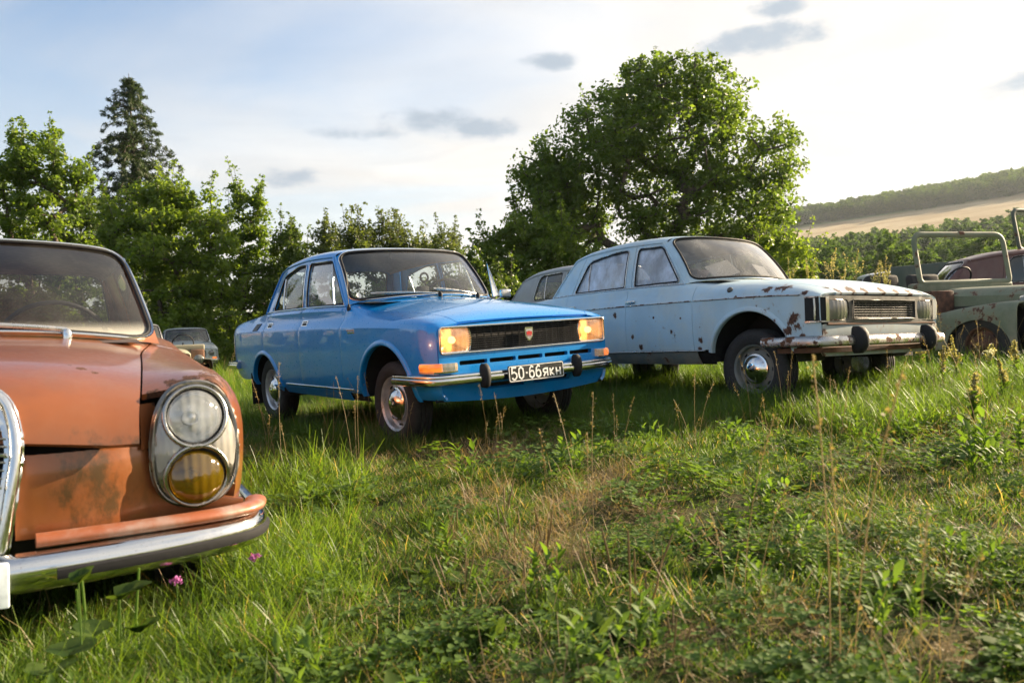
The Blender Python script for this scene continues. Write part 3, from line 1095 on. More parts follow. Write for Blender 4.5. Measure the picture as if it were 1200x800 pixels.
HT = []
for k in range(3):
    V, F, tone = small_tree_mesh(60 + k, 6000, .42)
    mb = MB().tube([(0, 0, -.5), (0, 0, 2.5), (.2, 0, 6.5)], [.24, .18, .05], 6)
    HT.append((V, F, tone, mb))
rng = np.random.default_rng(21)
spots = []
CLUMPS = ['upper clump beside the maple', 'tallest clump under the middle of the stubble field', 'upper clump above the off-road windscreen frame', 'small upper clump right of the windscreen frame', 'upper clump at the right edge',
          'lower wood beside the maple foot', 'lower wood above the pale blue bonnet', 'lower wood left of the windscreen frame', 'lower wood seen through the windscreen frame', 'lower wood at the right edge',
          'near hedge behind the tall weeds', 'near hedge behind the off-road car', 'near hedge behind the pale blue bonnet', 'clump beyond the right edge', 'pair of trees nearest the stubble field']
for ci, (px, py, n, sx, sy, d) in enumerate(((985, 285, 3, 14, 9, 185), (1038, 275, 6, 18, 10, 205), (1085, 268, 4, 12, 9, 225), (1115, 272, 3, 8, 8, 225), (1185, 278, 3, 8, 8, 195),
                               (960, 300, 6, 26, 8, 135), (1010, 308, 8, 34, 8, 125), (1075, 300, 7, 34, 8, 140), (1140, 300, 7, 34, 8, 135), (1190, 305, 5, 22, 8, 120),
                               (1050, 322, 6, 40, 5, 100), (1150, 320, 5, 40, 5, 100), (970, 322, 5, 30, 5, 95), (1230, 290, 6, 30, 10, 180), (1050, 262, 2, 10, 5, 230))):
    for _ in range(n):
        x, dd = px + rng.normal() * sx * .6, d * rng.uniform(.88, 1.12)
        q = px_at(x, 360, dd)
        spots.append((q[0], q[1], rng.uniform(.6, 1.25) * (d / 170) ** .35, ci))
proto = []
for i, (x, y, s, ci) in enumerate(spots):
    k = i % 3
    if len(proto) <= k:
        V, F, tone, mb = HT[k]
        r = thing('hillside_tree', 'broadleaf tree in the clumps below the stubble field on the hillside', 'tree', (0, 0, 0), 0, 'trees in clumps on the hillside')
        mb.obj('trunk', M['bark'], r, 60)
        fast_mesh('crown', V, F, M['leaf_far'], tone, r)
        proto.append(r)
    else:
        r = copy_tree(proto[k])
    r['label'] = 'hillside broadleaf tree in the ' + CLUMPS[ci]
    r.location = (x, y, float(hgt(x, y)) - .2)
    r.rotation_euler = (0, 0, i * 2.4)
    r.scale = (s * 1.05, s * 1.05, s)


HIDDEN = bpy.data.collections.new('scatter_sources')


def scatter(name, protos, P, idx, rot, scl, kind='stuff'):
    """one object that instances the source meshes on points"""
    sub = bpy.data.collections.new(name + '_sources')
    HIDDEN.children.link(sub)
    for i, p in enumerate(protos):
        for c in list(p.users_collection):
            c.objects.unlink(p)
        p.name = '%s_source_%02d' % (name, i)
        sub.objects.link(p)
    me = bpy.data.meshes.new(name)
    me.vertices.add(len(P))
    me.vertices.foreach_set('co', np.asarray(P, np.float32).ravel())
    a = me.attributes.new('idx', 'INT', 'POINT')
    a.data.foreach_set('value', np.asarray(idx, np.int32))
    a = me.attributes.new('rot', 'FLOAT_VECTOR', 'POINT')
    a.data.foreach_set('vector', np.asarray(rot, np.float32).ravel())
    a = me.attributes.new('scl', 'FLOAT_VECTOR', 'POINT')
    a.data.foreach_set('vector', np.asarray(scl, np.float32).ravel())
    o = bpy.data.objects.new(name, me)
    COL.objects.link(o)
    ng = bpy.data.node_groups.new(name + '_scatter', 'GeometryNodeTree')
    ng.interface.new_socket('Geometry', in_out='INPUT', socket_type='NodeSocketGeometry')
    ng.interface.new_socket('Geometry', in_out='OUTPUT', socket_type='NodeSocketGeometry')
    gi, go = ng.nodes.new('NodeGroupInput'), ng.nodes.new('NodeGroupOutput')
    ci = ng.nodes.new('GeometryNodeCollectionInfo')
    ci.inputs['Collection'].default_value = sub
    ci.inputs['Separate Children'].default_value = True
    ci.inputs['Reset Children'].default_value = True
    io = ng.nodes.new('GeometryNodeInstanceOnPoints')
    io.inputs['Pick Instance'].default_value = True
    def attr(nm, tp):
        n = ng.nodes.new('GeometryNodeInputNamedAttribute')
        n.data_type = tp
        n.inputs['Name'].default_value = nm
        return n.outputs['Attribute']
    er = ng.nodes.new('FunctionNodeEulerToRotation')
    ng.links.new(attr('rot', 'FLOAT_VECTOR'), er.inputs[0])
    ng.links.new(gi.outputs[0], io.inputs['Points'])
    ng.links.new(ci.outputs[0], io.inputs['Instance'])
    ng.links.new(attr('idx', 'INT'), io.inputs['Instance Index'])
    ng.links.new(er.outputs[0], io.inputs['Rotation'])
    ng.links.new(attr('scl', 'FLOAT_VECTOR'), io.inputs['Scale'])
    ng.links.new(io.outputs[0], go.inputs[0])
    md = o.modifiers.new('scatter', 'NODES')
    md.node_group = ng
    return tag(o, kind=kind)


def ridge_wood():
    rng = np.random.default_rng(31)
    protos = []
    for k in range(3):
        V, F, tone = small_tree_mesh(80 + k, 1100, .95)
        protos.append(fast_mesh('ridge_tree', V, F, M['leaf_far'], tone))
    n = 5600
    az = np.radians(rng.uniform(3, 44, n))
    d = rng.uniform(585, 775, n)
    x, y = d * np.sin(az), d * np.cos(az)
    ok = (d > 598 + 26 * wob(x, y, .03, 4) + 12 * rng.normal(size=n)) & (rng.uniform(size=n) < .55 + .45 * wob(x, y, .018, 2) + sstep(620, 700, d) * .3)
    az, d, x, y = az[ok], d[ok], x[ok], y[ok]
    n = len(x)
    P = np.stack([x, y, hgt(x, y) - .4], 1)
    s = rng.uniform(.6, 1.45, n)
    # thinner scatter of trees and hedges lower down the slope
    n2 = 420
    az2 = np.radians(rng.uniform(10, 40, n2))
    d2 = rng.choice([280, 310, 345, 360], n2) + rng.normal(size=n2) * 7
    x2, y2 = d2 * np.sin(az2), d2 * np.cos(az2)
    keep = wob(x2, y2, .03, 3) > .05
    x2, y2 = x2[keep], y2[keep]
    P = np.concatenate([P, np.stack([x2, y2, hgt(x2, y2) - .4], 1)])
    s = np.concatenate([s, rng.uniform(.5, 1.0, len(x2))])
    n = len(P)
    scatter('distant_wood', protos, P, rng.integers(0, 3, n), np.stack([0 * s, 0 * s, rng.uniform(0, 6.28, n)], 1), np.stack([s * 1.2, s * 1.2, s], 1))


ridge_wood()
# ---------------------------------------------------------------- a saloon body from a loft and window outlines
def basis(o, x, y, z):
    m = Matrix.Identity(4)
    for i, a in enumerate((x, y, z, o)):
        m[0][i], m[1][i], m[2][i] = a
    return m


def make_wheel(root, x, y, z, R, W, rimR, capR, side, mats, n=36, steer=0.0):
    """axle along y; side=-1 right. wheel empty > tyre, rim, hubcap"""
    e = bpy.data.objects.new('wheel', None)
    e.empty_display_size = .1
    COL.objects.link(e)
    e.parent = root
    e.location = (x, y, z)
    e.rotation_euler = (0, 0, steer)
    Mx = basis((0, 0, 0), (1, 0, 0), (0, 0, 1 if side < 0 else -1), (0, side, 0))
    hw = W / 2
    t = MB()
    pr = [(rimR * .97, -hw * .8), (rimR * 1.08, -hw), (R * .86, -hw * 1.04), (R * .965, -hw * .86), (R, -hw * .62)]
    for g in (-.35, 0, .35):
        pr += [(R, hw * (g - .12)), (R - .008, hw * (g - .10)), (R - .008, hw * (g + .10)), (R, hw * (g + .12))]
    pr += [(R, hw * .62), (R * .965, hw * .86), (R * .86, hw * 1.04), (rimR * 1.16, hw * 1.02), (rimR * 1.05, hw * .9), (rimR * .97, hw * .8)]
    t.lathe(pr, n, Mx, cap=False)
    t.obj('tyre', mats['tyre'], e, 40)
    r = MB()
    r.lathe([(rimR * .93, -hw * .8), (rimR * .9, hw * .2), (rimR * .93, hw * .72), (rimR, hw * .86), (rimR * 1.02, hw * .80), (rimR * 1.02, hw * .7)], n, Mx, cap=False)
    r.lathe([(rimR * .92, hw * .30), (rimR * .80, hw * .18), (rimR * .72, hw * .34), (rimR * .45, hw * .50), (.01, hw * .52)], n, Mx, cap=False)
    for k in range(8):                                   # ventilation slots
        a = k * math.pi / 4
        c = (math.cos(a) * rimR * .78, math.sin(a) * rimR * .78, hw * .285)
        r.box(tuple(Mx @ Vector(c)), (.03, .012, .022), .004, 1, 1, (Mx.to_3x3() @ Matrix.Rotation(a + math.pi / 2, 3, 'Z')))
    r.obj('rim', [mats['rim'], M['black']], e, 40)
    if capR:
        h = MB()
        h.lathe([(capR * 1.12, hw * .5), (capR * 1.1, hw * .6), (capR, hw * .63), (capR * .93, hw * .72), (capR * .7, hw * .95), (capR * .35, hw * 1.08), (capR * .22, hw * 1.1), (capR * .2, hw * 1.18), (.005, hw * 1.2)], 28, Mx)
        h.obj('hubcap', mats['cap'], e, 50)
    return e


def sedan(S):
    L = Loft(S['loft'], S.get('crease', (3,)))
    m = L.m
    jb = S.get('jb', 5)                                   # control point of belt / hood seam
    h = S.get('h', .045)
    sv = (1, S.get('sv', .13))
    root = thing(S['name'], S['label'], S['cat'], S['loc'], S['rz'], S.get('group'), S.get('tilt', (0, 0)))
    P = S['paint']
    T = S.get('trim', M['chrome'])
    gap = S.get('gap', .004)
    zs = S['sill']
    C = dict(root=root, L=L)

    def sideloop(x0, x1, arch=None, v1=jb, zb0=None, zb1=None):
        """panel outline between stations x0<x1 from the sill to control v1, with an arch cut out"""
        x0, x1 = x0 + gap / 2, x1 - gap / 2
        b0, b1 = zb0 or zs, zb1 or zs
        pts = [(x0, L.v(x0, b0))]
        if arch:
            cx, cz, R = arch
            pl = []
            a0 = math.pi - math.asin(max(-1, min(1, (b0 - cz) / R)))
            a1 = math.asin(max(-1, min(1, (b1 - cz) / R)))
            for (x, z) in arc(cx, cz, R, a0, a1, 26):
                if x0 + .004 < x < x1 - .004:
                    pl.append((x, z))
            if pl[0][0] > x0 + .02 and cx - R > x0:
                pass
            else:
                pts = []
                z_at = cz + math.sqrt(max(0, R * R - (x0 - cx) ** 2))
                pl = [(x0, z_at)] + pl
            if cx + R > x1:
                z_at = cz + math.sqrt(max(0, R * R - (x1 - cx) ** 2))
                pl = pl + [(x1, z_at)]
                pts += [(x, L.v(x, z)) for x, z in pl]
            else:
                pts += [(x, L.v(x, z)) for x, z in pl]
                pts.append((x1, L.v(x1, b1)))
        else:
            pts += [(x, L.v(x, zs)) for x in np.linspace(x0, x1, 6)][1:]
        for v in np.arange(math.ceil(pts[-1][1] + .3), v1 + .01):
            pts.append((x1, v))
        if pts[-1][1] < v1 - 1e-6:
            pts.append((x1, v1))
        pts.append((x0, v1))
        return pts

    def both(name, mb, mats=P, sym=True, parent=root, label=None):
        o1 = mb.obj(name, mats, parent)
        o2 = None
        if sym:
            b = MB().merge(mb, True)
            o2 = b.obj(name, mats, parent)
        return o1, o2

    xf, xr = S['nose'], S['tail']
    d0, d1, d2 = S['door_f'], S['door_b'], S['door_r']
    vb = jb - .012
    # front fender
    mb = MB()
    mb.panel(L, sideloop(d0, xf, S['arch_f'], vb, None, S.get('nose_z', zs)), h=h, sv=sv, flange=.02)
    C['fender'] = both('front_fender', mb)
    # arch lips are rolled metal edges on the fenders
    for a, nm, fe in ((S['arch_f'], 'front_fender', 'fender'),):
        pass
    # doors
    C['front_door'] = None
    fd, rd = MB(), MB()
    fd.panel(L, sideloop(d1, d0), h=h, sv=sv, flange=.02)
    rd.panel(L, sideloop(d2, d1, S['arch_r'] if S['arch_r'][0] + S['arch_r'][2] > d2 else None), h=h, sv=sv, flange=.02)
    rf = MB()
    rf.panel(L, sideloop(xr, d2, S['arch_r'], vb, S.get('tail_z', zs + .06), None), h=h, sv=sv, flange=.02)
    # rocker strip under the doors
    rk = MB()
    rk.panel(L, [(d2 + .1, 0.0), (d0 + .02, 0.0), (d0 + .02, L.v(d0, zs) - .03), (d2 + .1, L.v(d2, zs) - .03)], h=.06, sv=sv, flange=.01)
    both('rocker_panel', rk, S.get('rocker_mat', P))
    # hood, cowl, boot
    hd = MB()
    hx0, hx1 = S['hood']
    bow = S.get('hood_bow', 0.0)
    fr = [(hx1 - bow * ((v - m) / (m - jb)) ** 2, v) for v in np.linspace(jb + .012, 2 * m - jb - .012, 13)]
    re_ = [(hx0 + S.get('hood_rbow', 0.0) * (1 - ((v - m) / (m - jb)) ** 2), v) for v in np.linspace(2 * m - jb - .012, jb + .012, 13)]
    hd.panel(L, fr + re_, h=h, sv=sv, flange=.02)
    C['hood'] = hd.obj('hood', S.get('hood_paint', P), root)
    cw = MB()
    cw.panel(L, [(hx0 - gap, v) for v in (jb + .012, m, 2 * m - jb - .012)][:0] +
             [(x - gap * 1.2, v) for x, v in re_[::-1]] + [(S['cowl'], 2 * m - jb), (S['cowl'], jb)], h=h, sv=sv, flange=.01)
    cw.obj('cowl', P, root)
    bt = MB()
    bx = S['boot']
    bt.panel(L, [(xr + .01, jb + .012), (bx, jb + .012), (bx, 2 * m - jb - .012), (xr + .01, 2 * m - jb - .012)], h=h, sv=sv, flange=.02)
    bt.obj('boot_lid', P, root)
    dk = MB()
    dk.panel(L, [(bx + gap, jb - .012), (S['deck'], jb - .012), (S['deck'], 2 * m - jb + .012), (bx + gap, 2 * m - jb + .012)], h=h, sv=sv, flange=.01)
    dk.obj('rear_deck', P, root)
    # tail panel closes the back
    tl = MB()
    vv = np.concatenate([np.linspace(0, m, 40), np.linspace(m, 2 * m, 40)[1:]])
    ring = L(np.full(len(vv), xr + .002), vv)
    rings = [ring + np.array([-.0, 0, 0]), (ring - ring.mean(0)) * np.array([0, .985, .985]) + ring.mean(0) + np.array([-.018, 0, 0]),
             (ring - ring.mean(0)) * np.array([0, .9, .9]) + ring.mean(0) + np.array([-.03, 0, 0]),
             (ring - ring.mean(0)) * np.array([0, .02, .02]) + ring.mean(0) + np.array([-.045, 0, 0])]
    tl.grid(np.array(rings))
    tl.obj('tail_panel', P, root)
    # -------- greenhouse
    G = S['glass']
    K = L.f
    yc, zc, zr = pchip(*G['yc']), pchip(*G['zc']), pchip(*G['zr'])
    def zb(x):
        return K(x)[..., jb, 1]
    def yb(x):
        return K(x)[..., jb, 0]
    bul = G.get('bulge', .012)
    def Sg(x, z):
        x, z = np.broadcast_arrays(np.asarray(x, float), np.asarray(z, float))
        b, c = zb(x), zc(x)
        t = (z - b) / (c - b)
        y = yb(x) + (yc(x) - yb(x)) * t + bul * 4 * t * (1 - t)
        return np.stack([x, -y, z], -1)
    e1, e2 = G.get('e', (.8, .75))
    xT, cT = G['head_f']
    xU, cU = G['head_r']
    def Rf(p, a):
        p, a = np.broadcast_arrays(np.asarray(p, float), np.asarray(a, float))
        sn = np.sin(np.clip(a, -1, 1) * math.pi / 2)
        yy = np.sign(sn) * np.abs(sn) ** e1
        co = np.maximum(np.cos(np.clip(a, -1, 1) * math.pi / 2), 0) ** e2
        x = (xU + cU * yy ** 2) * (1 - p) + (xT - cT * yy ** 2) * p
        return np.stack([x, yc(x) * yy, zc(x) + (zr(x) - zc(x)) * co], -1)
    def on_top(x, y):
        vs_ = np.linspace(jb - .6, m, 50)
        q = L(np.full(50, float(x)), vs_)
        return float(np.interp(abs(y), -(q[:, 1]), q[:, 2]) if False else np.interp(-abs(y), q[:, 1], q[:, 2]))
    ss = np.linspace(-1, 1, 33)
    def mk_glass(xb, cb, yB, top, blg, lift=.008):
        xs_ = xb - cb * ss ** 2
        B = np.array([(x, yB * s, on_top(x, yB * s) + lift) for x, s in zip(xs_, ss)])
        fB = pchip(ss, B)
        def W(s, t):
            s, t = np.broadcast_arrays(np.asarray(s, float), np.asarray(t, float))
            s_ = np.clip(s, -1, 1)
            b = fB(s_)
            # arc-length friendly lateral parameter for the roof edge
            tp = top(s_)
            q = b + (tp - b) * t[..., None]
            q[..., 0] += blg * 4 * t * (1 - t) * (1 - .5 * s_ ** 2)
            q[..., 2] += abs(blg) * .6 * 4 * t * (1 - t)
            return q
        return W
    def edge(p):
        def f(s):
            # choose roof angle so that the y share matches s
            a = np.sign(s) * np.arcsin(np.clip(np.abs(s), 0, 1) ** (1 / e1)) / (math.pi / 2)
            return Rf(np.full(np.shape(s), p), a)
        return f
    W = mk_glass(*G['ws'], edge(1.0), G.get('ws_bulge', .03))
    Bk = mk_glass(G['bl'][0], -G['bl'][1], G['bl'][2], edge(0.0), -G.get('bl_bulge', .03))
    C.update(Sg=Sg, Rf=Rf, W=W, Bk=Bk)
    rm_ = MB()
    ps = np.linspace(0, 1, 30)
    as_ = np.linspace(-1, 1, 41)
    rm_.grid(Rf(ps[:, None], as_[None, :]))
    ro = rm_.obj('roof', S.get('roof_paint', P), root, 50)
    hl = MB()
    q = Rf(ps[:, None], as_[None, ::-1])
    q[..., 2] -= .03
    q[..., 1] *= .96
    hl.grid(q)
    hl.obj('headliner', S.get('headliner', M['headliner']), root)
    # windscreen / backlight surrounds with pillars
    for Wf, kind, flip in ((W, 'front', False), (Bk, 'rear', True)):
        g = S['fr' if kind == 'front' else 'rr']          # (side margin, bottom, top, corner radius in s units)
        wdt = .62
        op = rounded([(-1 + g[0], g[1]), (1 - g[0], g[1]), (1 - g[0] * g[4], 1 - g[2]), (-1 + g[0] * g[4], 1 - g[2])], g[3], 7)
        su = MB()
        su.panel(Wf, [(-1, 0), (1, 0), (1, 1), (-1, 1)], [op], h=.05, sv=(wdt, .5), flange=0, roll=0, flip=flip)
        # pillar strip to the side frame
        n = 12
        tt = np.linspace(0, 1, n)
        a = Wf(np.full(n, -1.0), tt)
        xs0, xs1 = G['a_side'] if kind == 'front' else G['c_side']
        xs_ = np.linspace(xs0, xs1, n)
        b = Sg(xs_, zb(xs_) + (zc(xs_) - zb(xs_)) * tt)
        cc = a * .5 + b * .5
        cc[:, 1] = np.minimum(a[:, 1], b[:, 1]) * .75 + cc[:, 1] * .25
        cc[:, 0] = a[:, 0] * .6 + b[:, 0] * .4
        st = np.linspace(0, 1, 7)[:, None, None]
        grid = (1 - st) ** 2 * a + 2 * st * (1 - st) * cc + st ** 2 * b
        pl = MB().grid(grid, flip=not flip)
        su.merge(pl)
        su.merge(pl, True)
        so = su.obj('windscreen_frame' if kind == 'front' else 'rear_window_frame', P, root, 45)
        gl = MB()
        gl.panel(Wf, offset_loop(op, .012), h=.06, sv=(wdt, .5), flange=0, roll=0, flip=flip, push=-.004)
        go = gl.obj('windscreen' if kind == 'front' else 'rear_window', S['ws_mat'] if kind == 'front' else S['glass_mat'], root, 60)
        sl = MB()
        sl.tube(curve_on(Wf, op, .04, (wdt, .5), .003, flip), S.get('seal_r', .009), 8, True)
        sl.obj('rubber_seal', M['rubber'], go, 60)
        if S.get('ws_chrome', True):
            sl = MB()
            sl.tube(curve_on(Wf, offset_loop(op, .02), .04, (wdt, .5), .005, flip), S.get('trim_r', .0055), 6, True)
            sl.obj('bright_trim', T, go, 60)
    # side frames
    a0, a1 = G['a_side']
    c0, c1 = G['c_side']
    def topz(x):
        return float(zc(x)) - .004
    def top_edge(x0, x1, n=8):
        return [(x, topz(x)) for x in np.linspace(x0, x1, n)]
    r0, r1 = G['r_line']                                   # rear door / C pillar line (bottom x, top x)
    bx0 = d1
    wins = G['windows']
    fr_p = [(bx0 + .003, float(zb(bx0)))] + [(x, float(zb(x))) for x in np.linspace(bx0, a0, 5)][1:] + top_edge(a1, bx0 + .003)
    rr_p = [(r0 + .003, float(zb(r0)))] + [(x, float(zb(x))) for x in np.linspace(r0, bx0 - .003, 5)][1:] + top_edge(bx0 - .003, r1 + .003)
    c_p = [(c0, float(zb(c0)))] + [(x, float(zb(x))) for x in np.linspace(c0, r0 - .003, 4)][1:] + top_edge(r1 - .003, c1, 4)
    tmap = {'front': (fd, fr_p), 'rear': (rd, rr_p), 'quarter': (rf, c_p)}
    holes = {'front': [], 'rear': [], 'quarter': []}
    for wn in wins:
        holes[wn[0]].append(rounded(wn[1], wn[2]))
    for k, (mbk, poly) in tmap.items():
        if len(poly) > 2:
            mbk.panel(Sg, poly, holes[k], h=h, sv=(1, 1), flange=.012)
    C['front_door'] = both('front_door', fd)
    C['rear_door'] = both('rear_door', rd)
    C['rear_fender'] = both('rear_fender', rf)
    owner = {'front': C['front_door'], 'rear': C['rear_door'], 'quarter': C['rear_fender']}
    for i, wn in enumerate(wins):
        lp = rounded(wn[1], wn[2])
        gl = MB().panel(Sg, offset_loop(lp, .006), h=.08, flange=0, roll=0, push=-.010)
        tr = MB().tube(curve_on(Sg, lp, .04, (1, 1), .001), .007, 6, True)
        br = MB().tube(curve_on(Sg, offset_loop(lp, .011), .04, (1, 1), .003), .0045, 6, True)
        for k, mir in ((0, False), (1, True)):
            o = owner[wn[0]][k]
            gm = (S['front_glass'] if wn[0] == 'front' and 'front_glass' in S else S['side_glass']) if not mir else S.get('side_glass_left', S['glass_mat'])
            if gm:
                MB().merge(gl, mir).obj('window_glass', gm, o, 60)
            MB().merge(tr, mir).obj('window_seal', M['rubber'], o, 60)
            if S.get('win_chrome', True):
                MB().merge(br, mir).obj('window_trim', T, o, 60)
        for dv in wn[3] if len(wn) > 3 else ():
            tb = MB().tube(curve_on(Sg, dv, .05, (1, 1), -.004, closed=False), .008, 6, flat=.7)
            for k, mir in ((0, False), (1, True)):
                MB().merge(tb, mir).obj('window_divider', S.get('div_mat', T), owner[wn[0]][k], 60)
    # drip rail
    xs_ = np.linspace(c1, a1, 24)
    path = Sg(xs_, zc(xs_) + .002)
    pth = np.concatenate([Sg(np.linspace(c0, c1, 8)[:-1] - .004, np.linspace(float(zb(c0)), float(zc(c1)), 8)[:-1]), path,
                          Sg(np.linspace(a1, a0, 8)[1:] + .006, np.linspace(float(zc(a1)), float(zb(a0)), 8)[1:])])
    pth[:, 1] -= .004
    dr = MB().tube(pth, .0075, 6)
    both('drip_rail', dr, S.get('rail_mat', P))
    # belt moulding
    xs_ = np.linspace(c0 + .02, a0, 24)
    bm_ = MB().tube(Sg(xs_, zb(xs_) + .004) + np.array([0, -.004, 0]), .006, 6)
    if S.get('belt_chrome', True):
        both('belt_moulding', bm_, T)
    # arch lips (part of the wings) and wheel wells
    for a, nm, side_z in ((S['arch_f'], 'f', .8), (S['arch_r'], 'r', .8)):
        cx, cz, R = a
        lo = S.get('lip_z', zs)
        aa = np.linspace(math.pi - math.asin(max(-1, min(1, (lo - cz) / R))), math.asin(max(-1, min(1, (lo - cz) / R))), 30)
        pts = []
        for t in aa:
            x, z = cx + (R + .004) * math.cos(t), cz + (R + .004) * math.sin(t)
            pts.append(L(x, L.v(x, z)) + np.array([0, -.001, 0]))
        lp = MB()
        pin = np.array(pts)
        rows = []
        for ro_, out in ((-.004, -.03), (-.006, .004), (0, .012), (.012, .013), (.026, .008), (.034, -.002)):
            row = []
            for t in aa:
                x, z = cx + (R + ro_) * math.cos(t), cz + (R + ro_) * math.sin(t)
                q = L(x, L.v(x, max(z, L(x, 0.0)[2])))
                row.append((x, q[1] - out, z))
            rows.append(row)
        lp.grid(np.array(rows), flip=False)
        both('wheel_arch_lip', lp)
        wl = MB()
        rows = []
        for t in np.linspace(-.02, math.pi + .02, 24):
            x, z = cx + (R + .012) * math.cos(t), cz + (R + .012) * math.sin(t)
            rows.append([(x, -.735, z), (x, -.42, z)])
        wl.grid(np.array(rows))
        c = [(x, -.42, z) for x, z in arc(cx, cz, R + .012, -.02, math.pi + .02, 24)]
        wl.add(c, [tuple(range(24))])
        both('wheel_well', wl, S.get('well_mat', M['black']))
    # dark inner lining behind the shut lines, kept clear of the arches
    li = MB()
    xs_ = np.linspace(xr + .06, xf - .07, 60)
    vv = np.linspace(2.6, jb, 14)
    q = L(xs_[:, None], vv[None, :])
    q[..., 1] += .035
    q[..., 2] -= .03
    li.grid(q)
    for (x0, x1) in ((S['arch_r'][0] + S['arch_r'][2] + .02, S['arch_f'][0] - S['arch_f'][2] - .02),):
        xs_ = np.linspace(x0, x1, 16)
        q = L(xs_[:, None], np.linspace(0, 2.6, 8)[None, :])
        q[..., 1] += .035
        li.grid(q)
    both('inner_lining', li, M['black'])
    tp = MB()
    xs_ = np.linspace(G['ws'][0] + .02, xf - .07, 24)
    q = L(xs_[:, None], np.linspace(jb, 2 * m - jb, 24)[None, :])
    q[..., 2] -= .04
    tp.grid(q)
    xs_ = np.linspace(xr + .06, G['bl'][0] - .0, 16)
    q = L(xs_[:, None], np.linspace(jb, 2 * m - jb, 24)[None, :])
    q[..., 2] -= .04
    tp.grid(q)
    fl = [(xr + .1, -.62), (xf - .12, -.62), (xf - .12, .62), (xr + .1, .62)]
    tp.add([(x, y, zs + .02) for x, y in fl], [(0, 1, 2, 3)])
    tp.add([(xf - .12, -.70, zs), (xf - .12, .70, zs), (xf - .12, .70, float(on_top(xf - .12, 0)) - .06), (xf - .12, -.70, float(on_top(xf - .12, 0)) - .06)], [(0, 1, 2, 3)])
    tp.obj('underbody', M['black'], root)
    # interior
    I = S.get('interior', {})
    if I is not None:
        ds = MB()
        xd = G['ws'][0] - G['ws'][1]
        zt = on_top(G['ws'][0], 0)
        yw = yb(xd - .1) - .07
        sec = [(xd + .28, zt - .03), (xd - .02, zt - .015), (xd - .09, zt - .03), (xd - .12, zt - .09), (xd - .08, zt - .2), (xd - .05, zt - .34)]
        rows = [[(x, y, z) for x, z in sec] for y in np.linspace(-yw, yw, 9)]
        ds.grid(np.array(rows))
        ds.obj('dashboard', I.get('dash', M['dash']), root, 50)
        sx = I.get('seat_x', d1 + .12)
        sh = zs + I.get('seat_top', .72)
        for y in (-.33, .33):
            st = MB()
            st.box((sx - .05, y, sh - .28), (.14, .52, .60), .055, 3, rot=Matrix.Rotation(-.18, 3, 'Y'))
            st.box((sx + .24, y, zs + .26), (.52, .52, .16), .05, 3)
            st.obj('seat', I.get('seat', M['seat']), root, 60)
        st = MB()
        st.box((d2 - .02, 0, sh - .28), (.16, 1.2, .56), .06, 3, rot=Matrix.Rotation(-.2, 3, 'Y'))
        st.box((d2 + .26, 0, zs + .26), (.5, 1.2, .16), .05, 3)
        st.obj('rear_seat', I.get('seat', M['seat']), root, 60)
        # door inner trims
        dt = MB()
        xs_ = np.linspace(d2 + .02, d0 - .05, 14)
        q = L(xs_[:, None], np.linspace(2.0, jb, 8)[None, :])
        q[..., 1] += .06
        q[..., 2] -= .012
        dt.grid(q, flip=True)
        both('door_trim', dt, I.get('dash', M['dash']))
        # steering wheel on the left-hand side
        sw = bpy.data.objects.new('steering_wheel', None)
        COL.objects.link(sw)
        sw.parent = root
        sw.location = (xd - I.get('wheel_back', .26), I.get('wheel_y', .34), zt - I.get('wheel_drop', .02))
        sw.rotation_euler = (0, -R_(I.get('wheel_tilt', 62)), 0)
        th = np.linspace(0, 2 * math.pi, 48, endpoint=False)
        rw = I.get('wheel_r', .2)
        MB().tube(np.c_[rw * np.cos(th), rw * np.sin(th), 0 * th], .011, 8, True).obj('wheel_rim', M['rubber'], sw, 60)
        sp = MB()
        for s in (-1, 1):
            sp.tube([(0, 0, -.03), (-.02, s * rw * .5, -.02), (-.03, s * rw * .97, 0)], .009, 6)
        sp.lathe([(.045, -.05), (.05, -.02), (.03, 0), (.0, .004)], 20)
        sp.tube([(0, 0, -.02), (.0, 0, -.4)], .02, 8)
        sp.obj('wheel_hub', M['dash'], sw, 60)
    for (key, x, steer) in (('f', S['wheel'][0], S.get('steer', 0)), ('r', S['wheel'][1], 0)):
        for side in (-1, 1):
            z_ = S['wheel'][3 if key == 'f' or len(S['wheel']) < 6 else 5]
            make_wheel(root, x, side * (S['wheel'][2] - .0825), z_, S['wheel'][4], .165, S.get('rimR', .185), S.get('capR', .1), side,
                       dict(tyre=M['tyre'], rim=S.get('rim_mat', M['steel']), cap=S.get('cap_mat', T)), steer=steer)
    return C
# ---------------------------------------------------------------- lettering for the number plate (flat strokes)
GLYPH = {
    '5': [[(.9, 1), (.15, 1), (.1, .55), (.5, .62), (.88, .45), (.9, .2), (.6, 0), (.3, 0), (.08, .15)]],
    '0': [[(.5, 1), (.15, .85), (.08, .5), (.15, .15), (.5, 0), (.85, .15), (.92, .5), (.85, .85), (.5, 1)]],
    '6': [[(.85, .9), (.5, 1), (.2, .8), (.08, .4), (.15, .12), (.5, 0), (.85, .12), (.92, .32), (.8, .55), (.5, .6), (.18, .5)]],
    '-': [[(.25, .47), (.75, .47)]],
    'Я': [[(.9, 0), (.9, 1), (.35, 1), (.1, .88), (.1, .62), (.35, .5), (.9, .5)], [(.5, .5), (.1, 0)]],
    'К': [[(.12, 0), (.12, 1)], [(.85, 1), (.15, .48), (.9, 0)]],
    'Н': [[(.12, 0), (.12, 1)], [(.88, 0), (.88, 1)], [(.12, .5), (.88, .5)]],
}


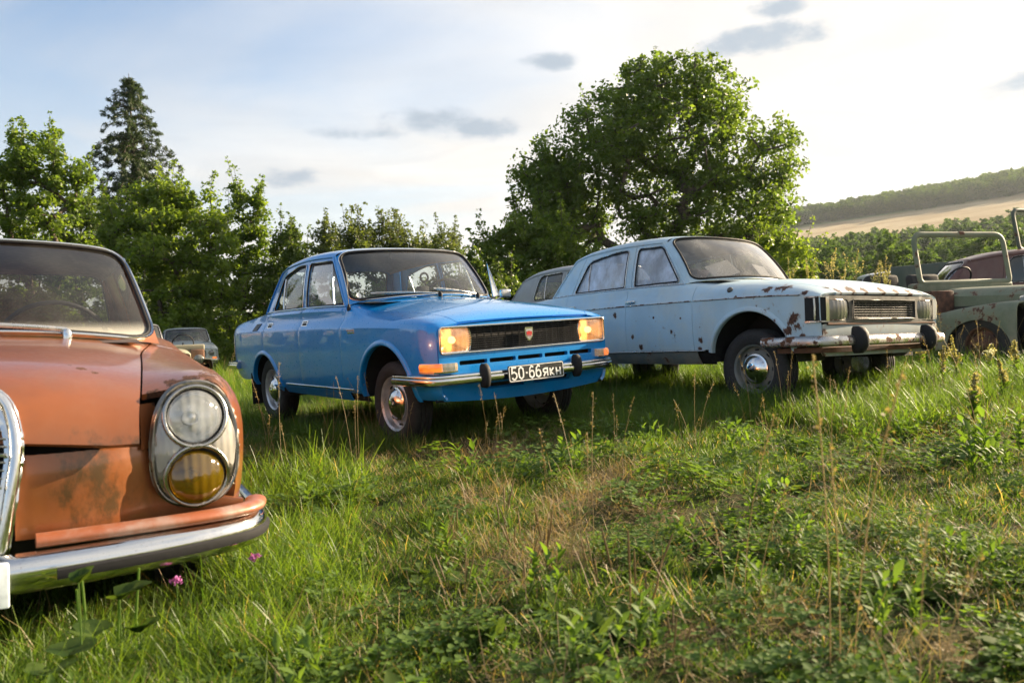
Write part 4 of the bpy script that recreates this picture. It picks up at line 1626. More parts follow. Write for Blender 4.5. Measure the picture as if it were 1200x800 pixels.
def stroke(mb, pts, w, fx):
    """flat polyline of width w, laid through fx(x, y) -> 3D"""
    P = np.array(pts, float)
    T = np.gradient(P, axis=0)
    T /= np.maximum(np.linalg.norm(T, axis=1, keepdims=True), 1e-9)
    seg = np.diff(P, axis=0)
    seg /= np.maximum(np.linalg.norm(seg, axis=1, keepdims=True), 1e-9)
    N = []
    for i in range(len(P)):
        a = seg[max(i - 1, 0)]
        b = seg[min(i, len(seg) - 1)]
        if i == 0 or i == len(P) - 1:
            if np.allclose(P[0], P[-1]):
                a, b = seg[-1], seg[0]
        n = np.array([-(a + b)[1], (a + b)[0]])
        n /= max(np.linalg.norm(n), 1e-9)
        k = 1 / max(.5, n @ np.array([-b[1], b[0]]))
        N.append(n * k)
    N = np.array(N)
    A, B = P + N * w / 2, P - N * w / 2
    V = [fx(*q) for q in A] + [fx(*q) for q in B]
    n = len(P)
    mb.add(V, [(i, i + 1, n + i + 1, n + i) for i in range(n - 1)])


# ---------------------------------------------------------------- the blue saloon
BLUE_AT = dict(loc=(-.2937, 5.8537, 0), rz=-.9227, tilt=(0, .022))
M['blue'] = paint('blue_paint', (.001, .235, .66), rough=.3, coat=1.0, coat_r=.015, dust=.028, bump=.004)


def blue_car():
    def st(x, *p):
        return (x, p)
    loft = [
        st(-3.28, (.62, .42), (.665, .5), (.69, .62), (.69, .795), (.66, .86), (.56, .90), (.3, .905), (0, .905)),
        st(-3.22, (.66, .38), (.70, .46), (.715, .62), (.715, .81), (.685, .88), (.58, .92), (.3, .925), (0, .925)),
        st(-3.05, (.685, .345), (.725, .43), (.745, .62), (.742, .822), (.71, .893), (.61, .94), (.3, .945), (0, .945)),
        st(-2.8, (.69, .32), (.74, .41), (.76, .62), (.755, .828), (.704, .90), (.625, .96), (.3, .965), (0, .968)),
        st(-2.4, (.70, .30), (.75, .40), (.77, .62), (.766, .83), (.717, .908), (.66, .99), (.3, 1.0), (0, 1.0)),
        st(-1.9, (.70, .29), (.755, .40), (.775, .62), (.77, .832), (.722, .915), (.688, 1.0), (.3, 1.015), (0, 1.02)),
        st(-1.3, (.70, .285), (.756, .40), (.776, .62), (.772, .83), (.724, .915), (.692, 1.002), (.3, 1.03), (0, 1.04)),
        st(-.62, (.70, .28), (.756, .40), (.776, .62), (.772, .828), (.722, .905), (.672, .99), (.32, 1.035), (0, 1.045)),
        st(-.3, (.70, .28), (.756, .40), (.776, .61), (.772, .824), (.718, .885), (.62, .942), (.3, 1.005), (0, 1.018)),
        st(.05, (.70, .285), (.755, .40), (.775, .61), (.771, .818), (.715, .87), (.60, .922), (.3, .972), (0, .982)),
        st(.4, (.70, .30), (.75, .40), (.77, .60), (.767, .805), (.728, .858), (.585, .895), (.3, .928), (0, .934)),
        st(.56, (.69, .315), (.745, .40), (.764, .60), (.761, .796), (.722, .84), (.575, .872), (.3, .894), (0, .898)),
        st(.63, (.68, .325), (.735, .40), (.752, .60), (.75, .788), (.712, .826), (.57, .854), (.3, .868), (0, .872)),
        st(.67, (.66, .33), (.715, .40), (.73, .60), (.728, .78), (.695, .812), (.56, .836), (.3, .844), (0, .846)),
        st(.69, (.65, .33), (.70, .40), (.712, .60), (.712, .775), (.68, .803), (.55, .823), (.3, .828), (0, .829)),
    ]
    S = dict(name='saloon_car', label='bright blue saloon car with glowing headlamps and a black number plate', cat='car', **BLUE_AT,
             loft=loft, paint=M['blue'], sill=.345, nose_z=.345, tail_z=.40, nose=.685, tail=-3.28,
             door_f=-.60, door_b=-1.40, door_r=-2.235, arch_f=(.06, .33, .375), arch_r=(-2.25, .255, .37),
             hood=(-.50, .675), hood_bow=.0, hood_rbow=.12, cowl=-.80, boot=-2.62, deck=-2.25, lip_z=.33,
             wheel=(.035, -2.28, .705, .29, .295), rimR=.188, capR=.105,
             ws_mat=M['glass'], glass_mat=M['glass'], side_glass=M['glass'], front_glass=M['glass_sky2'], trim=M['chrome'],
             glass=dict(
                 yc=([-2.3, -2.15, -1.9, -1.4, -.95, -.8], [.545, .565, .60, .62, .60, .575]),
                 zc=([-2.3, -2.15, -1.9, -1.4, -.95, -.8], [1.33, 1.355, 1.383, 1.402, 1.39, 1.375]),
                 zr=([-2.3, -2.15, -1.8, -1.4, -1.1, -.85], [1.392, 1.42, 1.468, 1.488, 1.48, 1.448]),
                 head_f=(-.85, .10), head_r=(-2.27, .10), ws=(-.44, .20, .665), bl=(-2.46, .14, .62),
                 a_side=(-.665, -.985), c_side=(-2.375, -2.165), r_line=(-2.20, -2.03),
                 windows=[
                     ('front', [(-1.365, 1.012), (-.695, 1.012), (-.965, 1.352), (-1.365, 1.362)], [.02, .02, .04, .03], [[(-.865, 1.012), (-.975, 1.345)]]),
                     ('rear', [(-2.135, 1.012), (-1.455, 1.012), (-1.455, 1.360), (-1.62, 1.362), (-1.955, 1.30)], [.02, .02, .02, .1, .07], [[(-1.90, 1.012), (-1.945, 1.30)]]),
                 ]),
             fr=(.035, .04, .045, .13, 1.0), rr=(.07, .1, .08, .15, 1.0),
             interior=dict(seat_x=-1.35, seat_top=.72))
    C = sedan(S)
    root, L = C['root'], C['L']
    P = M['blue']
    F0 = .688
    def F(y, z):
        y, z = np.broadcast_arrays(np.asarray(y, float), np.asarray(z, float))
        x = F0 + .016 * (1 - (y / .7) ** 2)
        x = np.where(z < .52, x - .42 * np.maximum(.46 - z, 0), x)
        return np.stack([x, y, z], -1)
    # nose panel with grille opening, air slots
    edge_r = []
    for v in np.linspace(.6, 4.9, 26):
        q = L(.687, v)
        edge_r.append((-q[1] - .002, q[2]))
    bot = [(y, .335 - .03 * (1 - (y / .66) ** 2)) for y in np.linspace(-.66, .66, 17)]
    top = [(y, .811 + .012 * (1 - (y / .6) ** 2)) for y in np.linspace(.60, -.60, 13)]
    outer = bot + edge_r + top + [(-y, z) for y, z in edge_r[::-1]]
    gy, gz0, gz1 = .700, .637, .802
    hole = rounded([(-gy, gz0), (gy, gz0), (gy, gz1), (-gy, gz1)], .022)
    slots = [rounded([(c - .105, .558), (c + .105, .558), (c + .105, .585), (c - .105, .585)], .008) for c in (-.46, -.23, 0, .23, .46)]
    low = [rounded([(c - .16, .385), (c + .16, .385), (c + .16, .425), (c - .16, .425)], .01) for c in (-.2, .2)]
    mb = MB().panel(F, outer, [hole] + slots + low, h=.035, flange=.03)
    nose = mb.obj('nose_panel', P, root)
    b = MB()
    b.grid(np.array([[(F0 - .07, y, z) for z in (.33, .5, .815)] for y in (-.71, 0, .71)]))
    b.obj('grille_back', M['black'], nose)
    # grille: frame, many thin bars
    g = MB()
    n = 0
    gr = bpy.data.objects.new('grille', None)
    COL.objects.link(gr)
    gr.parent = root
    fr = MB()
    fr.tube(curve_on(F, hole, .05, (1, 1), .004), .0065, 8, True)
    fr.obj('grille_frame', M['chrome'], gr, 60)
    me0 = None
    for k in range(11):
        z = gz0 + .012 + k * (gz1 - gz0 - .024) / 10
        o = MB().box((F0 - .012, 0, z), (.018, .96, .0045), .0012, 1).obj('grille_bar', M['grille_dark'], gr) if me0 is None else me0.copy()
        if me0 is None:
            me0 = o
            z0 = z
        else:
            COL.objects.link(o)
            o.parent = gr
            o.location = (0, 0, z - z0)
    me0 = None
    for k in range(17):
        y = -.46 + k * .0575
        if me0 is None:
            me0 = MB().box((F0 - .022, y, (gz0 + gz1) / 2), (.012, .004, gz1 - gz0 - .01), 0).obj('grille_upright', M['grille_dark'], gr)
        else:
            o = me0.copy()
            COL.objects.link(o)
            o.parent = gr
            o.location = (0, k * .0575, 0)
    # headlamps: bowed rectangular glass with barrel sides in a dark bezel
    for s in (-1, 1):
        hy, hz = s * .585, .720
        shp = rounded([(-.112, -.074), (.112, -.074), (.128, 0), (.112, .074), (-.112, .074), (-.128, 0)], [.02, .02, .08, .02, .02, .08], 6)
        def bowl(u, v, hy=hy, hz=hz):
            u, v = np.broadcast_arrays(np.asarray(u, float), np.asarray(v, float))
            return np.stack([F0 + .016 - 1.6 * u * u - 1.4 * v * v, u + hy, v + hz], -1)
        ho = MB().panel(bowl, shp, h=.02, flange=.035, roll=.002).obj('headlamp', M['lamp_on'], root, 60)
        MB().tube(curve_on(bowl, offset_loop(shp, .003), .02, (1, 1), -.002), .0055, 6, True).obj('headlamp_ring', M['chrome'], ho, 60)
        lp_ = densify(shp, .02, np.array((1, 1)))
        rb = MB().grid(np.array([np.c_[np.full(len(lp_), F0 - .006 - .062 * (1 - f ** 1.6)), hy + lp_[:, 0] * f, hz + lp_[:, 1] * f] for f in np.linspace(.97, .12, 9)]).transpose(1, 0, 2), close_u=True)
        rb.obj('reflector', M['bowl_on'], ho, 60)
        MB().lathe([(.012, -.05), (.022, -.035), (.024, -.015), (.016, .0), (.002, .006)], 16, basis((F0 - .02, hy, hz), (0, 1, 0), (0, 0, 1), (1, 0, 0))).obj('bulb', M['bulb_on'], ho, 60)
        # indicator in a wrap-round housing under the lamp
        pth = [(.56, s * .768), (.62, s * .757), (.67, s * .735), (.694, s * .70), (.703, s * .655), (.706, s * .60)]
        if s < 0:
            pth = pth
        else:
            pth = pth[::-1]
        prof = [(-.02, .528), (.016, .530), (.020, .545), (.020, .565), (.014, .578), (-.02, .58)]
        cut = 3
        seg_a = pth[:cut + 1] if s < 0 else pth[-cut - 1:]
        seg_c = pth[cut:] if s < 0 else pth[:len(pth) - cut]
        il = MB().sweep(np.array(seg_a)[::1], prof).obj('turn_signal', M['amber'], root, 30)
        MB().sweep(np.array(seg_c), prof).obj('side_lamp', M['lamp_on'], il, 30)
        MB().sweep(np.array(pth), [(-.02, .518), (.022, .520), (.022, .5285), (-.02, .5285)]).obj('lamp_base', M['chrome'], il, 30)
    # shield badge
    bs = rounded([(-.034, .048), (-.034, -.012), (0, -.05), (.034, -.012), (.034, .048)], [.008, .02, .012, .02, .008])
    Mb = basis((F0 + .028, -.012, .722), (0, 1, 0), (0, 0, 1), (1, 0, 0))
    bo = MB().prism(bs, Mb, .012).obj('badge', M['chrome'], gr, 30)
    Mb2 = basis((F0 + .030, -.012, .722), (0, 1, 0), (0, 0, 1), (1, 0, 0))
    MB().prism([(x * .74, y * .74) for x, y in bs], Mb2, .006).obj('badge_field', plain('badge_silver', (.42, .42, .43), .4, .3), bo, 30)
    Mb3 = basis((F0 + .032, -.012, .722), (0, 1, 0), (0, 0, 1), (1, 0, 0))
    kr = MB()
    kr.prism([(-.022, -.002), (.022, -.002), (.022, .020), (.013, .016), (.008, .024), (0, .018), (-.008, .024), (-.013, .016), (-.022, .02)], Mb3, .004)
    kr.prism([(-.020, -.010), (.020, -.010), (.020, -.006), (-.020, -.006)], Mb3, .004)
    kr.obj('badge_emblem', plain('badge_red', (.55, .02, .02), .35, coat=.6), bo, 30)
    # bumper and overriders
    half = [(.26, -.805), (.45, -.805), (.58, -.797), (.66, -.772), (.71, -.715), (.735, -.62), (.752, -.4), (.758, 0)]
    path = np.array(half + [(x, -y) for x, y in half[-2::-1]])
    f_ = pchip(np.linspace(0, 1, len(path)), path)
    path = f_(np.linspace(0, 1, 61))
    prof = [(-.028, .440), (0, .437), (.016, .447), (.021, .465), (.018, .480), (.010, .486), (.012, .492), (.008, .503), (-.005, .509), (-.03, .508)]
    bu = MB().sweep(path, prof).obj('front_bumper', M['chrome'], root, 40)
    for y in (-.42, .36):
        o = MB()
        rows = []
        for z, w, d in ((.405, .020, .02), (.415, .028, .034), (.44, .032, .046), (.48, .034, .052), (.52, .033, .048), (.545, .029, .036), (.56, .018, .016)):
            a = np.linspace(-math.pi / 2, math.pi / 2, 9)
            row = [(.745, y - w, z)] + [(.75 + d * max(0, math.cos(t)) ** .6, y + w * math.sin(t), z) for t in a] + [(.745, y + w, z)]
            rows.append(row)
        o.grid(np.array(rows))
        o.obj('overrider', M['rubber'], bu, 60)
    # number plate with its characters
    px, py, pz, pw, ph, ti = .800, -.03, .475, .47, .108, -.06
    yh = Vector((0, 1, 0))
    zh = Vector((ti, 0, 1)).normalized()
    xh = yh.cross(zh)
    Mp = basis((px, py, pz), yh, zh, xh)
    pl = MB().prism(rounded([(-pw / 2, -ph / 2), (pw / 2, -ph / 2), (pw / 2, ph / 2), (-pw / 2, ph / 2)], .012), Mp, .006).obj('number_plate', M['plate_black'], root, 30)
    bd = MB()
    bl_ = rounded([(-pw / 2 + .006, -ph / 2 + .006), (pw / 2 - .006, -ph / 2 + .006), (pw / 2 - .006, ph / 2 - .006), (-pw / 2 + .006, ph / 2 - .006)], .012)
    stroke(bd, bl_ + [bl_[0]], .005, lambda x, y: Mp @ Vector((x, y, .0018)))
    bd.obj('plate_border', M['white_paint'], pl, smooth=False)
    x = -.212
    for ch, w, hgt, gp in (('5', .046, .076, .010), ('0', .046, .076, .008), ('-', .030, .076, .004), ('6', .046, .076, .010), ('6', .046, .076, .016),
                           ('Я', .044, .050, .014), ('К', .042, .050, .012), ('Н', .044, .050, .012)):
        gm = MB()
        for ln in GLYPH[ch]:
            stroke(gm, [(x + a * w, -.036 + b * hgt) for a, b in ln], .0115 if ch != '-' else .013, lambda u, v: Mp @ Vector((u, v, .0022)))
        gm.obj('plate_character', M['white_paint'], pl, smooth=False)
        x += w + gp
    # handles, vents, badge, sill trim
    for s, mir in ((-1, False), (1, True)):
        for x, own in ((-1.30, C['front_door']), (-2.10, C['rear_door'])):
            hm = MB()
            q = L(x, L.v(x, .878))
            n = Vector((0, -.93, .36)).normalized()
            t = Vector((1, 0, 0))
            u = n.cross(t) * -1
            Mh = basis(tuple(q + np.array(n) * .004), t, (0, .36, .93), n)
            lp = rounded([(-.06, -.026), (.05, -.026), (.06, .026), (-.05, .026)], .006)
            hm.prism(lp, Mh, .008)
            ho = MB().merge(hm, mir).obj('door_handle', M['chrome'], own[1 if mir else 0], 30)
            hb = MB()
            Mh2 = basis(tuple(q + np.array(n) * .0065), t, (0, .36, .93), n)
            hb.prism([(-.04, -.016), (.034, -.016), (.038, .002), (-.036, .002)], Mh2, .004)
            MB().merge(hb, mir).obj('handle_recess', M['black'], ho, 30)
            hb = MB()
            hb.prism([(-.036, .008), (.038, .008), (.04, .016), (-.034, .016)], Mh2, .003)
            MB().merge(hb, mir).obj('handle_recess', M['black'], ho, 30)
        v0, v1 = L.v(-2.43, .838), L.v(-2.43, .90)
        vm = MB().panel(L, [(-2.53, v0), (-2.40, v0), (-2.36, v1), (-2.49, v1)], h=.05, sv=(1, .13), flange=.006, push=.006)
        vo = MB().merge(vm, mir).obj('side_vent', M['grille_dark'], C['rear_fender'][1 if mir else 0], 30)
        sm = MB().tube(L(np.linspace(-1.78, -.46, 16), np.array([L.v(x, .372) for x in np.linspace(-1.78, -.46, 16)])) + np.array([0, -.001, 0]), .006, 6)
        MB().merge(sm, mir).obj('sill_trim', M['chrome'], C['front_door'][1 if mir else 0], 60)
        bm_ = MB()
        for k, (x, z, w, hh) in enumerate([(-.40, .792, .11, .010)] + [(-.35 - .016 * i, .808, .009, .012) for i in range(8)]):
            q = L(x, L.v(x, z))
            bm_.box((x, q[1] - .002, z), (w, .005, hh), .001, 1)
        MB().merge(bm_, mir).obj('wing_script', M['chrome'], C['fender'][1 if mir else 0], 30)
    # wipers
    W = C['W']
    for y0, s0, s1 in ((-.02, .03, -.72), (.47, .66, .02)):
        wp = MB()
        t_ = np.linspace(0, 1, 12)
        sarr = s0 + (s1 - s0) * t_
        q = W(sarr, .015 + .085 * t_)
        q = q + np.array([.018, 0, .012])
        wp.tube(q, .005, 6)
        q2 = W(s0 + (s1 - s0) * np.linspace(.35, 1.06, 10), .02 + .085 * np.linspace(.35, 1.06, 10)) + np.array([.008, 0, .004])
        wp.tube(q2, .005, 5, flat=2.0)
        wo = wp.obj('wiper', M['dull_chrome'], root, 60)
        b0 = W(s0, .0)
        MB().lathe([(.016, 0), (.017, .03), (.012, .045), (.0, .05)], 14, Matrix.Translation(tuple(b0 + np.array([.022, 0, -.018])))).obj('wiper_spindle', M['rubber'], wo, 50)
    # aerial on the right wing
    q = L(-.56, 4.75)
    an = MB()
    an.tube([tuple(q + np.array([0, 0, z])) for z in (0, .1, .2)], .0028, 6)
    an.tube([tuple(q + np.array([0, 0, z])) for z in (.2, .27)], .0042, 6)
    ao = an.obj('aerial', M['chrome'], root, 60)
    MB().lathe([(.016, -.01), (.015, .01), (.008, .03), (.006, .04)], 14, Matrix.Translation(tuple(q))).obj('aerial_base', M['rubber'], ao, 50)
    # rear-view mirror, phone holder, sticker
    im = MB()
    im.box((-1.0, 0.03, 1.405), (.02, .24, .07), .012, 2)
    im.tube([(-.99, .03, 1.42), (-.93, .03, 1.45)], .007, 6)
    im.obj('rear_view_mirror', M['dash'], root, 50)
    ph_ = MB()
    ph_.tube([(-.66, .07, 1.05), (-.72, .08, 1.12), (-.76, .09, 1.17)], .008, 6)
    th = np.linspace(0, 2 * math.pi, 20, endpoint=False)
    ph_.tube(np.c_[np.full(20, -.765), .09 + .036 * np.cos(th), 1.205 + .036 * np.sin(th)], .009, 6, True)
    ph_.box((-.70, .03, 1.085), (.06, .09, .09), .01, 2)
    ph_.obj('phone_holder', M['rubber'], root, 50)
    MB().lathe([(.022, 0), (.022, .001)], 18, basis(tuple(W(-.88, .11) + np.array([.0, 0, .0])), (0, 1, 0), (-.5, 0, .87), (.87, 0, .5))).obj('round_sticker', M['white_paint'], root, 30)
    # left door quarter light swung open, door mirror
    qm = MB()
    pts = [(-.68, .72, 1.02), (-.80, .76, 1.31), (-.70, .80, 1.03)]
    a, b, c = [Vector(p) for p in pts]
    qm.add([a, c, b], [(0, 1, 2)])
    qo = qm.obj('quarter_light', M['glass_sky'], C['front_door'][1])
    MB().tube([pts[0], pts[2], pts[1], pts[0]], .006, 6).obj('quarter_light_frame', M['chrome'], qo, 60)
    mm = MB()
    mm.box((-.60, .79, 1.045), (.05, .10, .07), .012, 3)
    mo = mm.obj('door_mirror', M['dull_chrome'], C['front_door'][1], 50)
    MB().tube([(-.60, .76, 1.02), (-.62, .70, .985)], .008, 8).obj('mirror_arm', M['dull_chrome'], mo, 60)
    # rear bumper and tail lamps
    hb = [(-2.95, -.775), (-3.15, -.775), (-3.27, -.76), (-3.34, -.70), (-3.37, -.55), (-3.385, 0)]
    pr = np.array(hb + [(x, -y) for x, y in hb[-2::-1]])[::-1]
    pr = pchip(np.linspace(0, 1, len(pr)), pr)(np.linspace(0, 1, 41))
    MB().sweep(pr, [(a_, z + .035) for a_, z in prof]).obj('rear_bumper', M['chrome'], root, 40)
    for s in (-1, 1):
        MB().box((-3.318, s * .53, .70), (.03, .20, .13), .01, 2).obj('tail_lamp', plain('tail_red', (.35, .01, .01), .2, coat=1), root, 40)
    # mud flap behind the rear wheel
    for s in (-1, 1):
        MB().box((-2.66, s * .655, .29), (.012, .20, .30), .004, 1).obj('mud_flap', M['rubber'], root)
    return C


blue_car()
# ---------------------------------------------------------------- shared small fittings
def hermite_path(half, n=61):
    path = np.array(list(half) + [(x, -y) for x, y in list(half)[-2::-1]])
    return pchip(np.linspace(0, 1, len(path)), path)(np.linspace(0, 1, n))


def overriders(bu, ys, x0, z0, z1, w, d, mat):
    for y in ys:
        o = MB()
        rows = []
        for f, kw, kd in ((0, .55, .3), (.08, .85, .6), (.25, 1, .92), (.5, 1.04, 1.0), (.75, 1.0, .92), (.92, .86, .62), (1, .5, .25)):
            a = np.linspace(-math.pi / 2, math.pi / 2, 9)
            row = [(x0 - .02, y - w * kw, z0 + (z1 - z0) * f)] + [(x0 + d * kd * max(0, math.cos(t)) ** .6, y + w * kw * math.sin(t), z0 + (z1 - z0) * f) for t in a] + [(x0 - .02, y + w * kw, z0 + (z1 - z0) * f)]
            rows.append(row)
        o.grid(np.array(rows))
        o.obj('overrider', mat, bu, 60)


def clones(proto, parent, offs):
    for d in offs:
        o = proto.copy()
        COL.objects.link(o)
        o.parent = parent
        o.location = d


# ---------------------------------------------------------------- the rusty pale blue saloon
PALE_AT = dict(loc=(2.3198, 6.1674, .1047), rz=-.9781, tilt=(-.0219, -.0216))
M['pale'] = paint('pale_blue_paint', (.41, .57, .68), rough=.46, coat=.25, coat_r=.2, fade=(.52, .60, .61), fade_amt=.6, rust=.12, dust=.13, rust_scale=16, bump=.06,
                  spots=[(.33, -.72, .875, 0.101), (.22, -.74, .86, 0.070), (.44, -.77, .62, 0.078), (.47, -.76, .57, 0.062), (.40, -.775, .54, 0.055), (-1.16, -.775, .55, 0.035), (-.70, -.775, .58, 0.031), (-1.07, -.77, .455, 0.047),
                         (-1.38, -.775, .74, 0.047), (-.42, -.77, .42, 0.047), (-.40, -.77, .5, 0.039), (-1.30, -.77, .42, 0.031), (.52, -.75, .80, 0.047), (.1, -.78, .83, 0.039), (-.05, -.775, .815, 0.031),
                         (.60, -.35, .81, 0.078), (.61, -.2, .81, 0.055), (.62, .02, .81, 0.070), (.61, .2, .81, 0.055), (.62, .38, .80, 0.070), (.61, -.5, .80, 0.062), (.6, .55, .80, 0.047), (.56, -.56, .82, 0.047),
                         (.3, -.775, .62, 0.027), (.2, -.775, .68, 0.023), (-.15, -.775, .6, 0.023), (-.9, -.775, .7, 0.016), (-.6, -.775, .68, 0.020), (.5, -.77, .48, 0.070), (.36, -.775, .47, 0.047)])
M['pale_low'] = paint('pale_blue_sill', (.12, .15, .16), rough=.7, coat=0, rust=.5, dust=.3)
M['alu_old'] = plain('weathered_aluminium', (.105, .098, .09), .5, .35, scale=16, var=.35)
M['rusty'] = plain('bare_rust', (.10, .045, .026), .85, scale=14, var=.5, bump=.5)


def pale_car():
    def st(x, *p):
        return (x, p)
    loft = [
        st(-3.28, (.62, .42), (.665, .5), (.69, .62), (.69, .775), (.66, .84), (.56, .88), (.3, .885), (0, .885)),
        st(-3.18, (.67, .36), (.71, .45), (.725, .62), (.725, .795), (.695, .865), (.59, .905), (.3, .91), (0, .91)),
        st(-2.9, (.69, .33), (.735, .42), (.755, .62), (.75, .805), (.715, .885), (.62, .935), (.3, .94), (0, .94)),
        st(-2.4, (.70, .32), (.75, .41), (.77, .62), (.766, .81), (.733, .895), (.66, .965), (.3, .975), (0, .975)),
        st(-1.9, (.70, .315), (.755, .41), (.775, .62), (.77, .812), (.738, .90), (.688, .972), (.3, .985), (0, .99)),
        st(-1.3, (.70, .315), (.756, .41), (.776, .62), (.772, .812), (.74, .90), (.692, .970), (.3, .99), (0, 1.0)),
        st(-.62, (.70, .31), (.756, .41), (.776, .62), (.772, .808), (.738, .89), (.672, .955), (.32, .995), (0, 1.005)),
        st(-.3, (.70, .31), (.756, .41), (.776, .61), (.772, .803), (.735, .872), (.62, .93), (.3, .965), (0, .978)),
        st(.05, (.70, .31), (.755, .41), (.775, .61), (.771, .798), (.733, .86), (.60, .912), (.3, .942), (0, .95)),
        st(.35, (.70, .32), (.75, .41), (.77, .60), (.767, .79), (.730, .838), (.59, .880), (.3, .905), (0, .912)),
        st(.50, (.69, .325), (.745, .41), (.764, .60), (.762, .782), (.725, .818), (.58, .850), (.3, .870), (0, .876)),
        st(.58, (.68, .33), (.735, .41), (.752, .60), (.752, .776), (.715, .802), (.57, .826), (.3, .840), (0, .845)),
        st(.625, (.66, .33), (.715, .41), (.735, .60), (.737, .770), (.70, .788), (.56, .803), (.3, .812), (0, .815)),
        st(.645, (.65, .33), (.70, .41), (.72, .60), (.722, .766), (.68, .778), (.55, .788), (.3, .793), (0, .795)),
    ]
    S = dict(name='saloon_car', label='weathered pale blue saloon car with rust and clouded windows beside the blue one', cat='car', **PALE_AT,
             loft=loft, paint=M['pale'], sill=.425, nose_z=.43, tail_z=.45, nose=.635, tail=-3.28, rocker_mat=M['pale_low'],
             door_f=-.475, door_b=-1.245, door_r=-2.10, arch_f=(.06, .335, .367), arch_r=(-2.30, .30, .37),
             hood=(-.42, .64), hood_rbow=.1, cowl=-.75, boot=-2.6, deck=-2.25, lip_z=.40,
             wheel=(.03, -2.33, .70, .275, .295), rimR=.18, capR=.10, cap_mat=M['chrome'], rim_mat=M['pale_low'],
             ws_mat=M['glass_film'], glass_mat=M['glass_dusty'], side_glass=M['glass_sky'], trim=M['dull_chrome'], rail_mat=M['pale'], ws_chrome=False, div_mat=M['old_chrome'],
             glass=dict(
                 yc=([-2.35, -2.15, -1.9, -1.4, -.95, -.75], [.53, .555, .59, .605, .59, .56]),
                 zc=([-2.35, -2.15, -1.9, -1.4, -.95, -.75], [1.27, 1.305, 1.335, 1.348, 1.335, 1.318]),
                 zr=([-2.35, -2.15, -1.8, -1.4, -1.1, -.8], [1.335, 1.365, 1.412, 1.432, 1.425, 1.392]),
                 head_f=(-.80, .10), head_r=(-2.25, .10), ws=(-.42, .18, .655), bl=(-2.48, .14, .62),
                 a_side=(-.635, -.94), c_side=(-2.41, -2.15), r_line=(-2.09, -1.95),
                 windows=[
                     ('front', [(-1.20, .985), (-.70, .985), (-.93, 1.295), (-1.205, 1.305)], [.02, .02, .04, .03]),
                     ('rear', [(-2.03, .985), (-1.335, .985), (-1.335, 1.305), (-1.5, 1.306), (-1.87, 1.262)], [.02, .02, .03, .1, .07], [[(-1.84, .985), (-1.86, 1.26)]]),
                 ]),
             fr=(.035, .04, .05, .13, 1.0), rr=(.07, .1, .08, .15, 1.0),
             interior=dict(seat_x=-1.3, seat_top=.62, wheel_drop=.03))
    C = sedan(S)
    root, L = C['root'], C['L']
    F0 = .64
    def F(y, z):
        y, z = np.broadcast_arrays(np.asarray(y, float), np.asarray(z, float))
        return np.stack([F0 + .012 * (1 - (y / .7) ** 2) - .25 * np.maximum(.5 - z, 0), y, z], -1)
    # lower front apron
    edge = [(-L(.636, v)[1] - .003, L(.636, v)[2]) for v in np.linspace(.9, 1.85, 8)]
    bot = [(y, .36) for y in np.linspace(-.66, .66, 14)]
    loop = bot + edge + [(y, .585) for y in np.linspace(.66, -.66, 10)] + [(-y, z) for y, z in edge[::-1]]
    ap = MB().panel(F, loop, h=.05, flange=.02).obj('front_apron', M['pale_rust'], root)
    # black cavity and grille plate between the lamps
    MB().grid(np.array([[(F0 - .075, y, z) for z in (.56, .79)] for y in (-.72, .72)])).obj('grille_back', M['black'], root)
    g = bpy.data.objects.new('grille', None)
    COL.objects.link(g)
    g.parent = root
    outer = rounded([(-.665, .588), (.665, .588), (.665, .772), (-.665, .772)], .012)
    lampL = rounded([(-.655, .605), (-.445, .605), (-.425, .672), (-.445, .745), (-.655, .745)], [.01, .015, .05, .015, .01], 5)
    lampR = [(-y, z) for y, z in lampL][::-1]
    gh = rounded([(-.392, .612), (.392, .612), (.392, .742), (-.392, .742)], .008)
    MB().panel(F, outer, [lampL, lampR, gh], h=.04, flange=.03, push=.004).obj('grille_plate', M['alu_old'], g)
    MB().tube(curve_on(F, gh, .05, (1, 1), .008), .005, 6, True).obj('grille_frame', M['alu_old'], g, 60)
    hb = MB().box((F0 - .004, 0, .624), (.022, .775, .006), .0015, 1).obj('grille_bar', M['alu_old'], g)
    clones(hb, g, [(0, 0, .0176 * k) for k in range(1, 7)])
    vb_ = MB().box((F0 - .014, -.36, .677), (.016, .0045, .128), 0).obj('grille_upright', M['alu_old'], g)
    clones(vb_, g, [(0, .04 * k, 0) for k in range(1, 19)])
    for s, shp in ((-1, lampL), (1, lampR)):
        def bowl(y, z, s=s):
            y, z = np.broadcast_arrays(np.asarray(y, float), np.asarray(z, float))
            return np.stack([F0 + .02 - 1.1 * (y - s * .545) ** 2 - 1.5 * (z - .675) ** 2, y, z], -1)
        ho = MB().panel(bowl, offset_loop(shp, -.004), h=.025, flange=.03).obj('headlamp', M['lamp_dull'], root, 60)
        MB().tube(curve_on(bowl, shp, .03, (1, 1), -.006), .005, 6, True).obj('headlamp_ring', M['old_chrome'], ho, 60)
